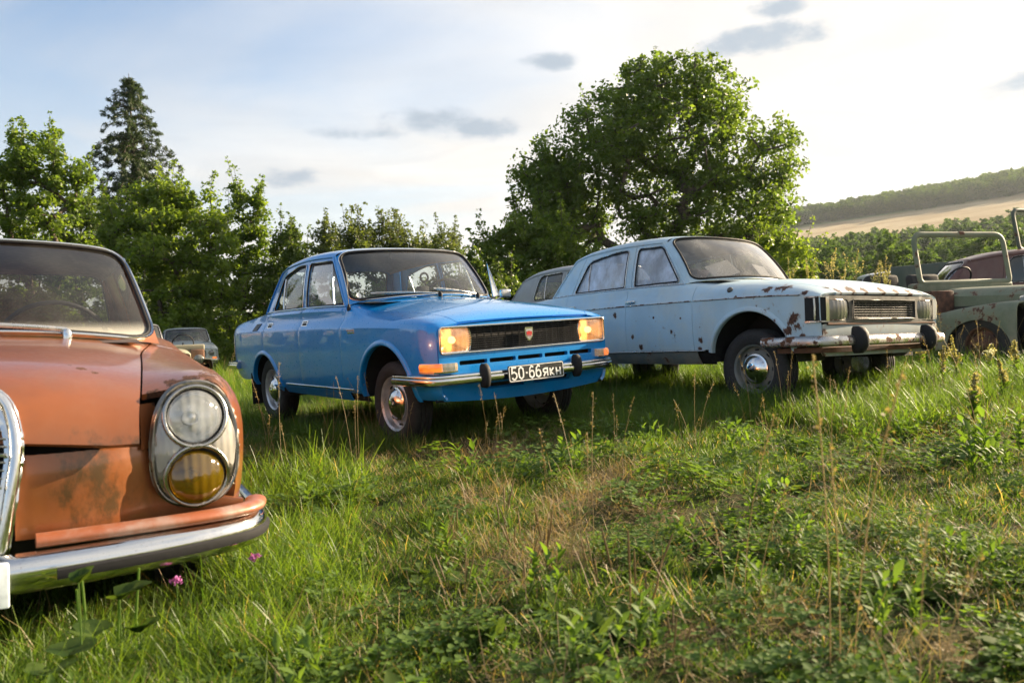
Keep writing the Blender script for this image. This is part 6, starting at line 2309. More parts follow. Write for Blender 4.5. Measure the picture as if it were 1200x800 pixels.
def utility_car(name, label, loc, yaw, mat, side_mat, frame=True, seats=True, scale=1.0, wheels=True, group=None):
    """open-topped off-roader: origin below the middle of its windscreen, +x forward"""
    root = thing(name, label, 'car', loc, yaw, group)
    # bonnet: box with rounded shoulders that tapers forward
    prof_y = np.linspace(-1, 1, 21)
    rows = []
    for x in np.linspace(.02, 1.28, 22):
        w = .47 - .05 * (x / 1.28)
        zt = .905 - .02 * (x / 1.28)
        row = [(x, -w, .68)]
        for t in prof_y:
            row.append((x, w * np.sign(t) * min(1, abs(t)) ** .85, zt - .085 * abs(t) ** 5 + .02 * (1 - t * t)))
        row.append((x, w, .68))
        rows.append(row)
    rows[-1] = [(x - .03, y * .97, z - .02) for x, y, z in rows[-1]]
    bn = MB().grid(np.array(rows), flip=True)
    back = [(x - .001, y, z) for x, y, z in rows[0]]
    bn.add(back, [tuple(range(len(back)))])
    bn.obj('bonnet', mat, root, 40)
    # cowl and scuttle
    sc_ = MB()
    sc_.box((-.06, 0, .93), (.20, 1.46, .12), .03, 3)
    sc_.obj('cowl', mat, root, 40)
    for s in (-1, 1):
        MB().box((-.12, s * .69, .58), (.62, .05, .62), .015, 2).obj('side_panel', side_mat, root, 40)
        MB().box((.12, s * .58, .60), (.30, .24, .58), .02, 2).obj('scuttle', side_mat, root, 40)
    # front wings: flat top that falls into a skirt, with an open wheel arch
    for s in (-1, 1):
        def wing(x, v):
            x, v = np.broadcast_arrays(np.asarray(x, float), np.asarray(v, float))
            zt = .60 + .12 * np.sin(np.clip((x - .2) / 1.25, 0, 1) * math.pi * .6)
            y = np.where(v > 1, .80 - (v - 1) * .33, .80 + .012 * np.sin(np.clip(v, 0, 1) * 3.14))
            z = np.where(v > 1, zt + .0 + (v - 1) * .03, .18 + (zt - .18) * v)
            r = np.clip(1 - np.abs(v - 1) / .12, 0, 1) ** 2 * .02
            return np.stack([x, -(y - r), z - r], -1)
        ar = [(.86 + .40 * math.cos(t), None, t) for t in np.linspace(math.pi, 0, 22)]
        bot = [(.30, .06)]
        for (x, _, t) in ar:
            z = .24 + .40 * math.sin(t) * (.30 / .40 + .02)
            zt = .60 + .12 * math.sin(min(max((x - .2) / 1.25, 0), 1) * math.pi * .6)
            bot.append((x, max(.06, (z - .18) / (zt - .18))))
        loop = bot + [(1.32, .06), (1.32, 2.0), (.30, 2.0)]
        wg = MB().panel(wing, loop, h=.05, sv=(1, .45), flange=.012)
        MB().merge(wg, s > 0).obj('front_wing', mat, root, 50)
        iw = MB()
        iw.grid(np.array([[(x, s * .46, z) for z in (.15, .70)] for x in (.25, 1.3)]))
        iw.grid(np.array([[(.31, y * s, z) for z in (.15, .58)] for y in (.46, .78)]))
        iw.obj('inner_wing', M['inside_dark'], root)
    # nose with slots and two lamps
    def F(y, z):
        y, z = np.broadcast_arrays(np.asarray(y, float), np.asarray(z, float))
        return np.stack([1.27 + .02 * (1 - (y / .45) ** 2), y, z], -1)
    slots = [rounded([(-.20 + k * .065 - .018, .42), (-.20 + k * .065 + .018, .42), (-.20 + k * .065 + .018, .74), (-.20 + k * .065 - .018, .74)], .016) for k in range(7)]
    MB().panel(F, rounded([(-.43, .32), (.43, .32), (.42, .84), (-.42, .84)], .06), slots, h=.06, flange=.03).obj('grille_panel', side_mat, root, 40)
    MB().grid(np.array([[(1.20, y, z) for z in (.32, .82)] for y in (-.4, .4)])).obj('radiator', M['black'], root)
    for s in (-1, 1):
        hl = MB().lathe([(.02, -.14), (.07, -.10), (.088, -.02), (.09, .0), (.08, .012), (.05, .022), (.002, .028)], 24, basis((1.30, s * .56, .72), (0, 1, 0), (0, 0, 1), (1, 0, 0)))
        hl.obj('headlamp', M['lamp_dull'], root, 50)
    MB().box((1.40, 0, .40), (.06, 1.5, .11), .015, 2).obj('front_bumper', side_mat, root, 40)
    # tub
    tb = MB()
    for s in (-1, 1):
        tb.box((-1.55, s * .70, .66), (1.30, .04, .50), .015, 2)
    tb.box((-2.19, 0, .66), (.04, 1.36, .50), .015, 2)
    tb.box((-1.1, 0, .38), (2.2, 1.36, .05), .01, 1)
    tb.obj('tub', mat, root, 40)
    for y in (-.34, .34) if frame and seats else ():
        MB().box((-.72, y, .66), (.45, .5, .14), .05, 3).box((-.95, y, .92), (.12, .5, .46), .05, 3, rot=Matrix.Rotation(-.15, 3, 'Y')).obj('seat', M['inside_dark'], root, 50)
    sw = MB()
    th = np.linspace(0, 6.283, 32, endpoint=False)
    Rt = Matrix.Rotation(-R_(60), 3, 'Y')
    sw.tube([tuple(Rt @ Vector((.2 * math.cos(t), .2 * math.sin(t), 0)) + Vector((-.42, .34, 1.02))) for t in th], .012, 6, True)
    sw.tube([(-.42, .34, 1.02), (-.12, .34, .86)], .018, 6)
    sw.obj('steering_wheel', M['rubber'], root, 60)
    if frame:
        rk = .17
        lp = rounded([(-.70, .985), (.70, .985), (.70, 1.575), (-.70, 1.575)], [.07, .07, .13, .13], 8)
        def W(y, z):
            y, z = np.broadcast_arrays(np.asarray(y, float), np.asarray(z, float))
            return np.stack([.02 - rk * (z - .98), y, z], -1)
        MB().tube(curve_on(W, lp, .05), .036, 10, True, flat=.6).obj('windscreen_frame', mat, root, 50)
        hn = MB().box((.02 - rk * .6, .04, 1.585), (.05, .09, .05), .012, 2)
        hn.obj('frame_latch', side_mat, root, 40)
        MB().box((.005, 0, 1.0), (.03, 1.34, .05), .008, 1).obj('frame_sill', mat, root, 40)
    if wheels:
        for x in (.86, -1.5):
            for s in (-1, 1):
                make_wheel(root, x, s * .68, .26, .36, .17, .21, .07, s, dict(tyre=M['tyre'], rim=M['rusty'], cap=M['rusty']), n=28)
    root.scale = (scale,) * 3
    return root


def place_background_cars():
    # round-backed grey car just behind the gap between the two saloons
    parked_saloon('round-backed grey car seen in the gap behind the blue and the pale blue saloons', (2.02, 10.75, gz(2.0, 11) - .06), R_(-57), M['grey_paint'], belt=1.08, roof=1.60, fast=True, scale=1.0)
    # far left, between the orange and the blue car
    q = px_at(221, 400, 21)
    parked_saloon('silver-green saloon far off by the trees with an orange turn lamp', (q[0], q[1], gz(q[0], q[1]) - .0), R_(-64), M['silver_paint'], lampm=M['lamp_dull'], scale=.9)
    q = px_at(158, 400, 18.5)
    parked_saloon('grey-green saloon mostly hidden behind the orange car windscreen pillar', (q[0], q[1], gz(q[0], q[1]) - .05), R_(-62), M['grey_paint'], belt=.98, roof=1.46)
    q = px_at(193, 400, 15.5)
    utility_car('wrecked_car', 'rusty stripped car front with one lamp just beyond the orange wing', (q[0], q[1], gz(q[0], q[1]) - .16), R_(-66), M['khaki'], M['rust_car'], frame=False)
    # right-hand side
    q = px_at(1131, 335, 9.5)
    utility_car('off_road_car', 'faded green open-topped off-road car with a bare windscreen frame', (q[0], q[1], .1), R_(-72), M['jeep_green'], M['rusty'], wheels=True)
    q = px_at(1230, 335, 13.2)
    utility_car('off_road_car', 'dark green vehicle at the right edge showing only the corner of its windscreen frame', (q[0], q[1], gz(q[0], q[1]) + .34), R_(-66), M['truck_green'], M['truck_green'], scale=1.12, seats=False)
    q = px_at(1168, 335, 14)
    parked_saloon('dark brown round-roofed car behind the windscreen frame of the green off-road car', (q[0] + 1.35, q[1] - 1.2, gz(q[0], q[1]) - .16), R_(-12), M['brown_paint'], belt=1.05, roof=1.62, fast=True, seed=3)
    q = px_at(1175, 330, 20)
    parked_saloon('light blue saloon furthest back seen under the brown roof on the right', (q[0], q[1], gz(q[0], q[1]) + .1), R_(-150), M['sky_paint'])
    q = px_at(1075, 335, 14.5)
    parked_saloon('dirty white car whose roof just shows behind the tall weeds on the right', (q[0], q[1], gz(q[0], q[1]) - .12), R_(-100), M['white_car'])


place_background_cars()
# ---------------------------------------------------------------- grass and ground plants
M['grass'] = leaf_mat('grass_blades', (.034, .086, .014), (.125, .195, .032), .52, .45, dry=(.36, .27, .12), dry_amt=.045, tscale=1.55)
M['grass_lush'] = leaf_mat('lush_grass_blades', (.048, .108, .014), (.155, .23, .032), .54, .4, dry=(.36, .28, .12), dry_amt=.05, tscale=1.75)
M['straw'] = leaf_mat('dry_straw', (.20, .135, .07), (.46, .35, .19), .3, .6, tscale=1.2)
M['weed'] = leaf_mat('weed_leaves', (.028, .062, .016), (.10, .15, .030), .42, .66, tscale=1.8, spec=.15)
M['weed_pale'] = leaf_mat('pale_weed_leaves', (.055, .115, .018), (.13, .21, .035), .46, .62, tscale=1.7)
M['stalk'] = leaf_mat('brown_stalks', (.14, .10, .045), (.40, .31, .16), .35, .6, tscale=1.2)
M['spire'] = leaf_mat('weed_spires', (.20, .21, .09), (.45, .40, .22), .4, .6, tscale=1.3)
M['flower_white'] = leaf_mat('white_petals', (.5, .5, .42), (.7, .7, .6), .35, .6, tscale=1.0)
M['flower_pink'] = leaf_mat('pink_petals', (.35, .08, .32), (.5, .16, .45), .35, .6, tscale=1.0)


class Tuft:
    def __init__(self, rng):
        self.rng, self.V, self.F, self.T, self.n = rng, [], [], [], 0
    def put(self, V, F, tone):
        self.V.append(V)
        self.F.append(F + self.n)
        self.T.append(np.full(len(V), tone))
        self.n += len(V)
    def blade(self, base, az, L, w, lean, curl, tone, seg=4, twist=.5):
        """one ribbon blade; lean = start angle from vertical, curl = added angle along it"""
        t = np.linspace(0, 1, seg + 1)
        ang = lean + curl * t ** 1.4
        ds = L / seg
        r = np.concatenate([[0], np.cumsum(np.sin(ang[:-1]) * ds)])
        z = np.concatenate([[0], np.cumsum(np.cos(ang[:-1]) * ds)])
        d = np.array([math.cos(az), math.sin(az), 0])
        s = np.array([-math.sin(az + twist), math.cos(az + twist), 0])
        c = base + r[:, None] * d + z[:, None] * np.array([0, 0, 1.0])
        ww = w * np.clip(1.15 * (1 - t ** 1.6), 0, 1)
        A, B = c[:-1] - s * ww[:-1, None] / 2, c[:-1] + s * ww[:-1, None] / 2
        V = np.concatenate([A, B, c[-1:]])
        k = seg
        F = [(i, k + i, k + i + 1, i + 1) for i in range(k - 1)] + [(k - 1, 2 * k - 1, 2 * k, 2 * k)]
        self.put(V, np.array(F), tone)
    def leaf(self, base, az, L, w, lean, curl, tone, fold=.25, seg=4):
        """broad leaf: 3 points across"""
        t = np.linspace(0, 1, seg + 1)
        ang = lean + curl * t
        ds = L / seg
        r = np.concatenate([[0], np.cumsum(np.sin(ang[:-1]) * ds)])
        z = np.concatenate([[0], np.cumsum(np.cos(ang[:-1]) * ds)])
        d = np.array([math.cos(az), math.sin(az), 0])
        s = np.array([-math.sin(az), math.cos(az), 0])
        c = base + r[:, None] * d + z[:, None] * np.array([0, 0, 1.0])
        nn = np.stack([-np.cos(ang) * d[0], -np.cos(ang) * d[1], np.sin(ang)], 1)
        ww = w * np.sin(np.clip(t * .93 + .05, 0, 1) * math.pi) ** .8 + .004
        e = 1 + .12 * self.rng.normal(size=(len(t), 1))
        A = c - s * ww[:, None] * .5 * e + nn * (ww * fold)[:, None]
        B = c + s * ww[:, None] * .5 * e + nn * (ww * fold)[:, None]
        V = np.concatenate([A, c, B])
        m = seg + 1
        F = [(i, m + i, m + i + 1, i + 1) for i in range(seg)] + [(m + i, 2 * m + i, 2 * m + i + 1, m + i + 1) for i in range(seg)]
        self.put(V, np.array(F), tone)
    def rod(self, path, r, tone, n=4):
        mb = MB().tube(path, r, n, cap=False)
        V = np.concatenate(mb.V)
        self.put(V, np.array(mb.F), tone)
    def bits(self, C, size, tone0, tone1):
        k = len(C)
        rng = self.rng
        a, b = rng.normal(size=(k, 3)), rng.normal(size=(k, 3))
        a /= np.linalg.norm(a, axis=1, keepdims=True)
        b = np.cross(a, b)
        b /= np.linalg.norm(b, axis=1, keepdims=True)
        s = size * rng.uniform(.6, 1.3, (k, 1))
        V = np.stack([C - a * s, C + b * s * .6, C + a * s, C - b * s * .6], 1).reshape(-1, 3)
        self.V.append(V)
        self.F.append(np.arange(4 * k).reshape(-1, 4) + self.n)
        self.T.append(np.repeat(rng.uniform(tone0, tone1, k), 4))
        self.n += 4 * k
    def obj(self, name, mat, parent=None):
        return fast_mesh(name, np.concatenate(self.V), np.concatenate(self.F), mat, np.concatenate(self.T), parent)


def rnd_base(rng, r):
    a, q = rng.uniform(0, 6.283), r * math.sqrt(rng.uniform())
    return np.array([q * math.cos(a), q * math.sin(a), -.01])


def make_protos():
    rng = np.random.default_rng(77)
    P = []
    # 0-3 short mixed tufts, 4-7 tall lush tufts, 8-9 arching tufts with straw
    for k in range(4):
        t = Tuft(rng)
        for _ in range(36):
            t.blade(rnd_base(rng, .07), rng.uniform(0, 6.283), rng.uniform(.04, .13), rng.uniform(.0016, .0036), rng.uniform(.1, .9), rng.uniform(.3, 1.6), rng.uniform(0, 1), 3, rng.uniform(-1, 1))
        P.append(t.obj('tuft', M['grass']))
    for k in range(4):
        t = Tuft(rng)
        for _ in range(30):
            t.blade(rnd_base(rng, .07), rng.uniform(0, 6.283), rng.uniform(.10, .30), rng.uniform(.0022, .0048), rng.uniform(.05, .6), rng.uniform(.4, 2.0), rng.uniform(0, 1), 5, rng.uniform(-1, 1))
        P.append(t.obj('tuft', M['grass_lush']))
    for k in range(2):
        t = Tuft(rng)
        for _ in range(20):
            t.blade(rnd_base(rng, .06), rng.uniform(0, 6.283), rng.uniform(.10, .26), rng.uniform(.0018, .0036), rng.uniform(.1, .6), rng.uniform(.6, 1.9), rng.uniform(.3, 1), 5, rng.uniform(-1, 1))
        P.append(t.obj('tuft', M['grass']))
    return P


def make_weed_protos():
    rng = np.random.default_rng(78)
    P = []
    for k in range(3):                                        # plantain rosettes
        t = Tuft(rng)
        for j in range(rng.integers(6, 10)):
            t.leaf(rnd_base(rng, .02), j * 2.4 + rng.uniform(-.4, .4), rng.uniform(.09, .17), rng.uniform(.045, .075), rng.uniform(.5, 1.15), rng.uniform(.2, .7), rng.uniform(0, 1), .12)
        P.append(t.obj('rosette', M['weed']))
    for k in range(2):                                        # clover-like carpet
        t = Tuft(rng)
        for j in range(34):
            b = rnd_base(rng, .11)
            hgt_ = rng.uniform(.03, .10)
            for q in range(3):
                t.leaf(b + np.array([0, 0, hgt_]), q * 2.1 + rng.uniform(-.3, .3), rng.uniform(.014, .024), rng.uniform(.012, .018), rng.uniform(1.0, 1.5), .2, rng.uniform(0, 1), .1, 2)
        P.append(t.obj('clover', M['weed_pale']))
    for k in range(2):                                        # upright leafy weeds
        t = Tuft(rng)
        for j in range(5):
            b = rnd_base(rng, .06)
            H = rng.uniform(.08, .22)
            lean = rng.uniform(0, .3)
            a = rng.uniform(0, 6.28)
            pth = [b + np.array([math.cos(a) * lean * H * f, math.sin(a) * lean * H * f, H * f]) for f in (0, .5, 1)]
            t.rod(pth, .0018, rng.uniform(.2, .6), 3)
            for q in range(9):
                f = .2 + .8 * q / 8
                t.leaf(b + (pth[2] - b) * f, q * 2.4, rng.uniform(.025, .05), rng.uniform(.010, .02), rng.uniform(.5, 1.1), .4, rng.uniform(.2, 1), .15, 2)
        P.append(t.obj('leafy_weed', M['weed_pale']))
    return P


def make_dry_protos():
    rng = np.random.default_rng(79)
    P = []
    for k in range(3):
        t = Tuft(rng)
        for _ in range(40):
            b = rnd_base(rng, .10) + np.array([0, 0, rng.uniform(.01, .03)])
            t.blade(b, rng.uniform(0, 6.283), rng.uniform(.03, .13), rng.uniform(.001, .0022), rng.uniform(.8, 1.6), rng.uniform(-.6, .9), rng.uniform(0, 1), 3, rng.uniform(-1, 1))
        P.append(t.obj('thatch', M['straw']))
    return P


def make_stalk_protos():
    rng = np.random.default_rng(80)
    P = []
    for k in range(3):                                        # plantain spikes
        t = Tuft(rng)
        for _ in range(4):
            b = rnd_base(rng, .05)
            H = rng.uniform(.10, .22)
            a, ln = rng.uniform(0, 6.28), rng.uniform(.05, .45)
            d = np.array([math.cos(a) * ln, math.sin(a) * ln, 1])
            t.rod([b, b + d * H * .5], .0010, .4, 4)
            t.rod([b + d * H * f for f in (.5, .6, .8, .95, 1)], np.array([.0013, .0024, .0027, .002, .0007]), rng.uniform(.1, .5), 5)
        P.append(t.obj('spikes', M['stalk']))
    for k in range(3):                                        # grass in seed
        t = Tuft(rng)
        for _ in range(3):
            b = rnd_base(rng, .05)
            H = rng.uniform(.28, .55)
            a, ln = rng.uniform(0, 6.28), rng.uniform(.05, .3)
            pth = np.array([b + np.array([math.cos(a) * ln * H * f * f, math.sin(a) * ln * H * f * f, H * f]) for f in np.linspace(0, 1, 6)])
            t.rod(pth, .0011, .8, 3)
            C = pth[-1] + (pth[-2] - pth[-1]) * rng.uniform(0, 1, (26, 1)) * 1.1 + rng.normal(size=(26, 3)) * .005
            t.bits(C, .0038, .5, 1)
        P.append(t.obj('seed_heads', M['stalk']))
    return P


CARBOX = [(ORANGE_AT, -3.8, .82, .82), (BLUE_AT, -3.2, .6, .70), (PALE_AT, -3.2, .55, .70)]


def under_car(x, y):
    r = np.zeros(np.shape(x), bool)
    for (at, x0, x1, w) in CARBOX:
        dx, dy = x - at['loc'][0], y - at['loc'][1]
        c, s = math.cos(at['rz']), math.sin(at['rz'])
        u, v = c * dx + s * dy, -s * dx + c * dy
        r |= (u > x0) & (u < x1) & (np.abs(v) < w)
    return r


def ring_points(rng, r0, r1, dens, a0=-80, a1=76):
    n = int(dens * math.radians(a1 - a0) / 2 * (r1 * r1 - r0 * r0))
    r = np.sqrt(rng.uniform(r0 * r0, r1 * r1, n))
    a = np.radians(rng.uniform(a0, a1, n))
    k = (np.abs(np.degrees(a) - 1) < 43) | (rng.uniform(size=n) < .55)      # thinner outside the view
    r, a = r[k], a[k]
    return r * np.sin(a), r * np.cos(a)


def grow():
    rng = np.random.default_rng(90)
    def lushness(x, y):
        l = sstep(.05, .5, -.155 * y - x + .12 * wob(x, y, 3.1)) * (1 - sstep(3.9, 4.7, y))
        l = np.maximum(l, .55 * sstep(.4, 1.2, x - .28 * y + .5 * wob(x, y, 1.4, 3)) * sstep(4.0, 5.2, y + .3 * wob(x, y, 2.2)))
        l = np.maximum(l, .7 * sstep(8.5, 11, y))
        l = np.maximum(l, .95 * sstep(.15, .7, x - .08 * (y - 5)) * sstep(4.75, 5.2, y - .05 * x))
        return np.clip(l, 0, 1)
    X, Y, I, S = [], [], [], []
    for r0, r1, dens, sc in ((.35, 1.1, 420, .8), (1.1, 2.6, 900, .8), (2.6, 4.2, 680, .85), (4.2, 7, 400, 1.0), (7, 11, 120, 1.15), (11, 20, 38, 1.6), (20, 44, 9, 2.4)):
        x, y = ring_points(rng, r0, r1, dens)
        dr = dryness(x, y)
        lu = lushness(x, y)
        patch = np.clip(.5 + .62 * wob(x, y, 3.7, 1) + .38 * wob(x, y, 11.0, 3), 0, 1)
        keep = rng.uniform(size=len(x)) < (1 - .82 * dr) * np.clip(.18 + 1.25 * patch + .8 * lu, .12, 1)
        x, y, dr, lu, patch = x[keep], y[keep], dr[keep], lu[keep], patch[keep]
        dx, dy = x - PALE_AT['loc'][0], y - PALE_AT['loc'][1]
        c_, s_ = math.cos(PALE_AT['rz']), math.sin(PALE_AT['rz'])
        pu, pv = c_ * dx + s_ * dy, -s_ * dx + c_ * dy
        by_pale = (pu > -3.5) & (pu < 1.5) & (np.abs(pv) < 1.35)
        lu = np.where(by_pale, 1.0, lu)
        dx, dy = x - BLUE_AT['loc'][0], y - BLUE_AT['loc'][1]
        c_, s_ = math.cos(BLUE_AT['rz']), math.sin(BLUE_AT['rz'])
        by_blue = (c_ * dx + s_ * dy > -3.5) & (c_ * dx + s_ * dy < .75) & (np.abs(-s_ * dx + c_ * dy) < .98)
        lu = np.where(by_blue, np.maximum(lu, .7), lu)
        u = rng.uniform(size=len(x))
        tall = u < lu * .62
        arch = (~tall) & (u < lu * .62 + .16 + .2 * lu)
        idx = np.where(tall, rng.integers(4, 8, len(x)), np.where(arch, rng.integers(8, 10, len(x)), rng.integers(0, 4, len(x))))
        s = sc * rng.uniform(.7, 1.25, len(x)) * (.62 + .62 * patch) * (1 - .35 * dr)
        back = tall & (y > 4.5) & (y < 11)
        idx = np.where(back, rng.integers(8, 10, len(x)), idx)
        s = np.where(arch & (lu < .3), s * .6, s)
        uc = under_car(x, y)
        s = np.where(by_pale & (idx > 3), s * 1.25, s)
        s = np.where(uc, s * np.where(by_pale, .95, np.where(by_blue, .85, .5)), s)
        X.append(x); Y.append(y); I.append(idx); S.append(s)
    x, y, idx, s = map(np.concatenate, (X, Y, I, S))
    P = np.stack([x, y, hgt(x, y) - .005], 1)
    n = len(x)
    rot = np.stack([rng.normal(size=n) * .12, rng.normal(size=n) * .12, rng.uniform(0, 6.283, n)], 1)
    low = np.where((y < 4.6) & (x > -.2 * y), .74, 1.0)             # trampled turf in the open middle
    scatter('meadow_grass', make_protos(), P, idx, rot, np.stack([s, s, s * low * rng.uniform(.8, 1.2, n)], 1))
    # weeds
    X, Y, I, S = [], [], [], []
    for r0, r1, dens in ((1.1, 2.8, 100), (2.8, 5, 42), (5, 8, 14), (8, 14, 3)):
        x, y = ring_points(rng, r0, r1, dens)
        dr = dryness(x, y)
        pl = wob(x, y, 2.4, 6) + .25 * rng.normal(size=len(x))
        near = (y < 2.6) & (x > -.7)
        keep = (rng.uniform(size=len(x)) < (1 - .75 * dr)) & (pl > np.where(near, -.12, .16)) & ~under_car(x, y)
        x, y, pl, near = x[keep], y[keep], pl[keep], near[keep]
        u = rng.uniform(size=len(x))
        ros = u < np.where(near & (x < .6), .5, np.where(y < 3.4, .14, .05))
        idx = np.where(ros, rng.integers(0, 3, len(x)), np.where(u < .88, rng.integers(3, 5, len(x)), rng.integers(5, 7, len(x))))
        s = rng.uniform(.6, 1.2, len(x)) * np.where(y > 3, 1.1, .8) * np.where(ros, .72, 1)
        X.append(x); Y.append(y); I.append(idx); S.append(s)
    x, y, idx, s = map(np.concatenate, (X, Y, I, S))
    n = len(x)
    scatter('ground_weeds', make_weed_protos(), np.stack([x, y, hgt(x, y)], 1), idx,
            np.stack([rng.normal(size=n) * .15, rng.normal(size=n) * .15, rng.uniform(0, 6.283, n)], 1), np.stack([s, s, s], 1))
    # dry thatch
    X, Y = [], []
    for r0, r1, dens in ((1.1, 3.2, 240), (3.2, 6.5, 150), (6.5, 10, 20)):
        x, y = ring_points(rng, r0, r1, dens)
        dr = dryness(x, y)
        keep = rng.uniform(size=len(x)) < np.clip(1.1 * dr + .09, 0, 1)
        X.append(x[keep]); Y.append(y[keep])
    x, y = np.concatenate(X), np.concatenate(Y)
    n = len(x)
    s = rng.uniform(.7, 1.4, n)
    scatter('dry_thatch', make_dry_protos(), np.stack([x, y, hgt(x, y)], 1), rng.integers(0, 3, n),
            np.stack([rng.normal(size=n) * .15, rng.normal(size=n) * .15, rng.uniform(0, 6.283, n)], 1), np.stack([s, s, s * rng.uniform(.7, 2.2, n)], 1))
    # stalks: brown plantain spikes in the foreground, grass in seed by the cars
    X, Y, I = [], [], []
    for r0, r1, dens in ((1.2, 3, 11), (3, 5.2, 2.5), (5.2, 8, 2.5), (8, 16, 2)):
        x, y = ring_points(rng, r0, r1, dens)
        mid = (y < 2.9) & (x > -.45) & (x < .5)
        pl = wob(x, y, 2.0, 2)
        keep = (pl > np.where(mid, -.35, .12)) & ~under_car(x, y) & ~((y < 4.2) & (x < -.22 * y + .25))
        x, y, mid = x[keep], y[keep], mid[keep]
        X.append(x); Y.append(y)
        I.append(np.where(mid & (rng.uniform(size=len(x)) < .85), rng.integers(0, 3, len(x)), rng.integers(3, 6, len(x))))
    for (a, b, k, sp) in ((430, 522, 4, .2), (540, 500, 2, .3), (660, 480, 2, .25), (1100, 440, 8, .6), (1160, 430, 9, .6), (980, 450, 3, .4)):
        q = px_ground(a, b)
        X.append(q[0] + rng.normal(size=k) * sp); Y.append(q[1] + rng.normal(size=k) * sp)
        I.append(rng.integers(3, 6, k))
    x, y, idx = map(np.concatenate, (X, Y, I))
    n = len(x)
    s = rng.uniform(.75, 1.25, n)
    scatter('seed_stalks', make_stalk_protos(), np.stack([x, y, hgt(x, y)], 1), idx,
            np.stack([rng.normal(size=n) * .08, rng.normal(size=n) * .08, rng.uniform(0, 6.283, n)], 1), np.stack([s, s, s], 1))


grow()


# ---------------------------------------------------------------- plants one can point at
ORD = ['first', 'second', 'third', 'fourth', 'fifth', 'sixth', 'seventh', 'eighth', 'ninth', 'tenth', 'eleventh', 'twelfth']


def tall_weed(name, label, x, y, H, seed, group=None, spire=.45, leafy=1.0, mat='spire'):
    rng = np.random.default_rng(seed)
    root = thing(name, label, 'weed', (x, y, float(hgt(x, y)) - .02), rng.uniform(0, 6), group)
    st, lf, sp = Tuft(rng), Tuft(rng), Tuft(rng)
    ln = rng.normal(size=2) * .06
    ax = lambda f: np.array([ln[0] * H * f * f, ln[1] * H * f * f, H * f])
    st.rod([ax(f) for f in np.linspace(0, 1, 8)], np.linspace(.008, .002, 8), .5, 6)
    for q in range(int(26 * leafy)):
        f = rng.uniform(.12, 1 - spire * .8)
        lf.leaf(ax(f), q * 2.4, rng.uniform(.05, .13) * (1.25 - f), rng.uniform(.018, .04), rng.uniform(.6, 1.2), rng.uniform(.2, .9), rng.uniform(.1, 1), .15, 3)
    fs = rng.uniform(1 - spire, 1, int(150 * spire / .45))
    C = np.array([ax(f) for f in fs]) + rng.normal(size=(len(fs), 3)) * (.014 * (1.25 - fs))[:, None] * np.array([1, 1, .5])
    sp.bits(C, .011, .1, 1)
    br = []
    for q in range(int(5 * leafy)):
        f = rng.uniform(.45, .8)
        a = rng.uniform(0, 6.28)
        d = np.array([math.cos(a) * .5, math.sin(a) * .5, 1])
        L = rng.uniform(.10, .25) * H
        st.rod([ax(f), ax(f) + d * L], [.003, .0015], .5, 4)
        C = ax(f) + d * L * rng.uniform(.35, 1, (40, 1)) + rng.normal(size=(40, 3)) * .009
        sp.bits(C, .009, .1, 1)
    st.obj('stem', M['weed'], root)
    if lf.n:
        lf.obj('foliage', M['weed_pale'], root)
    sp.obj('flower_spike', M[mat], root)
    return root


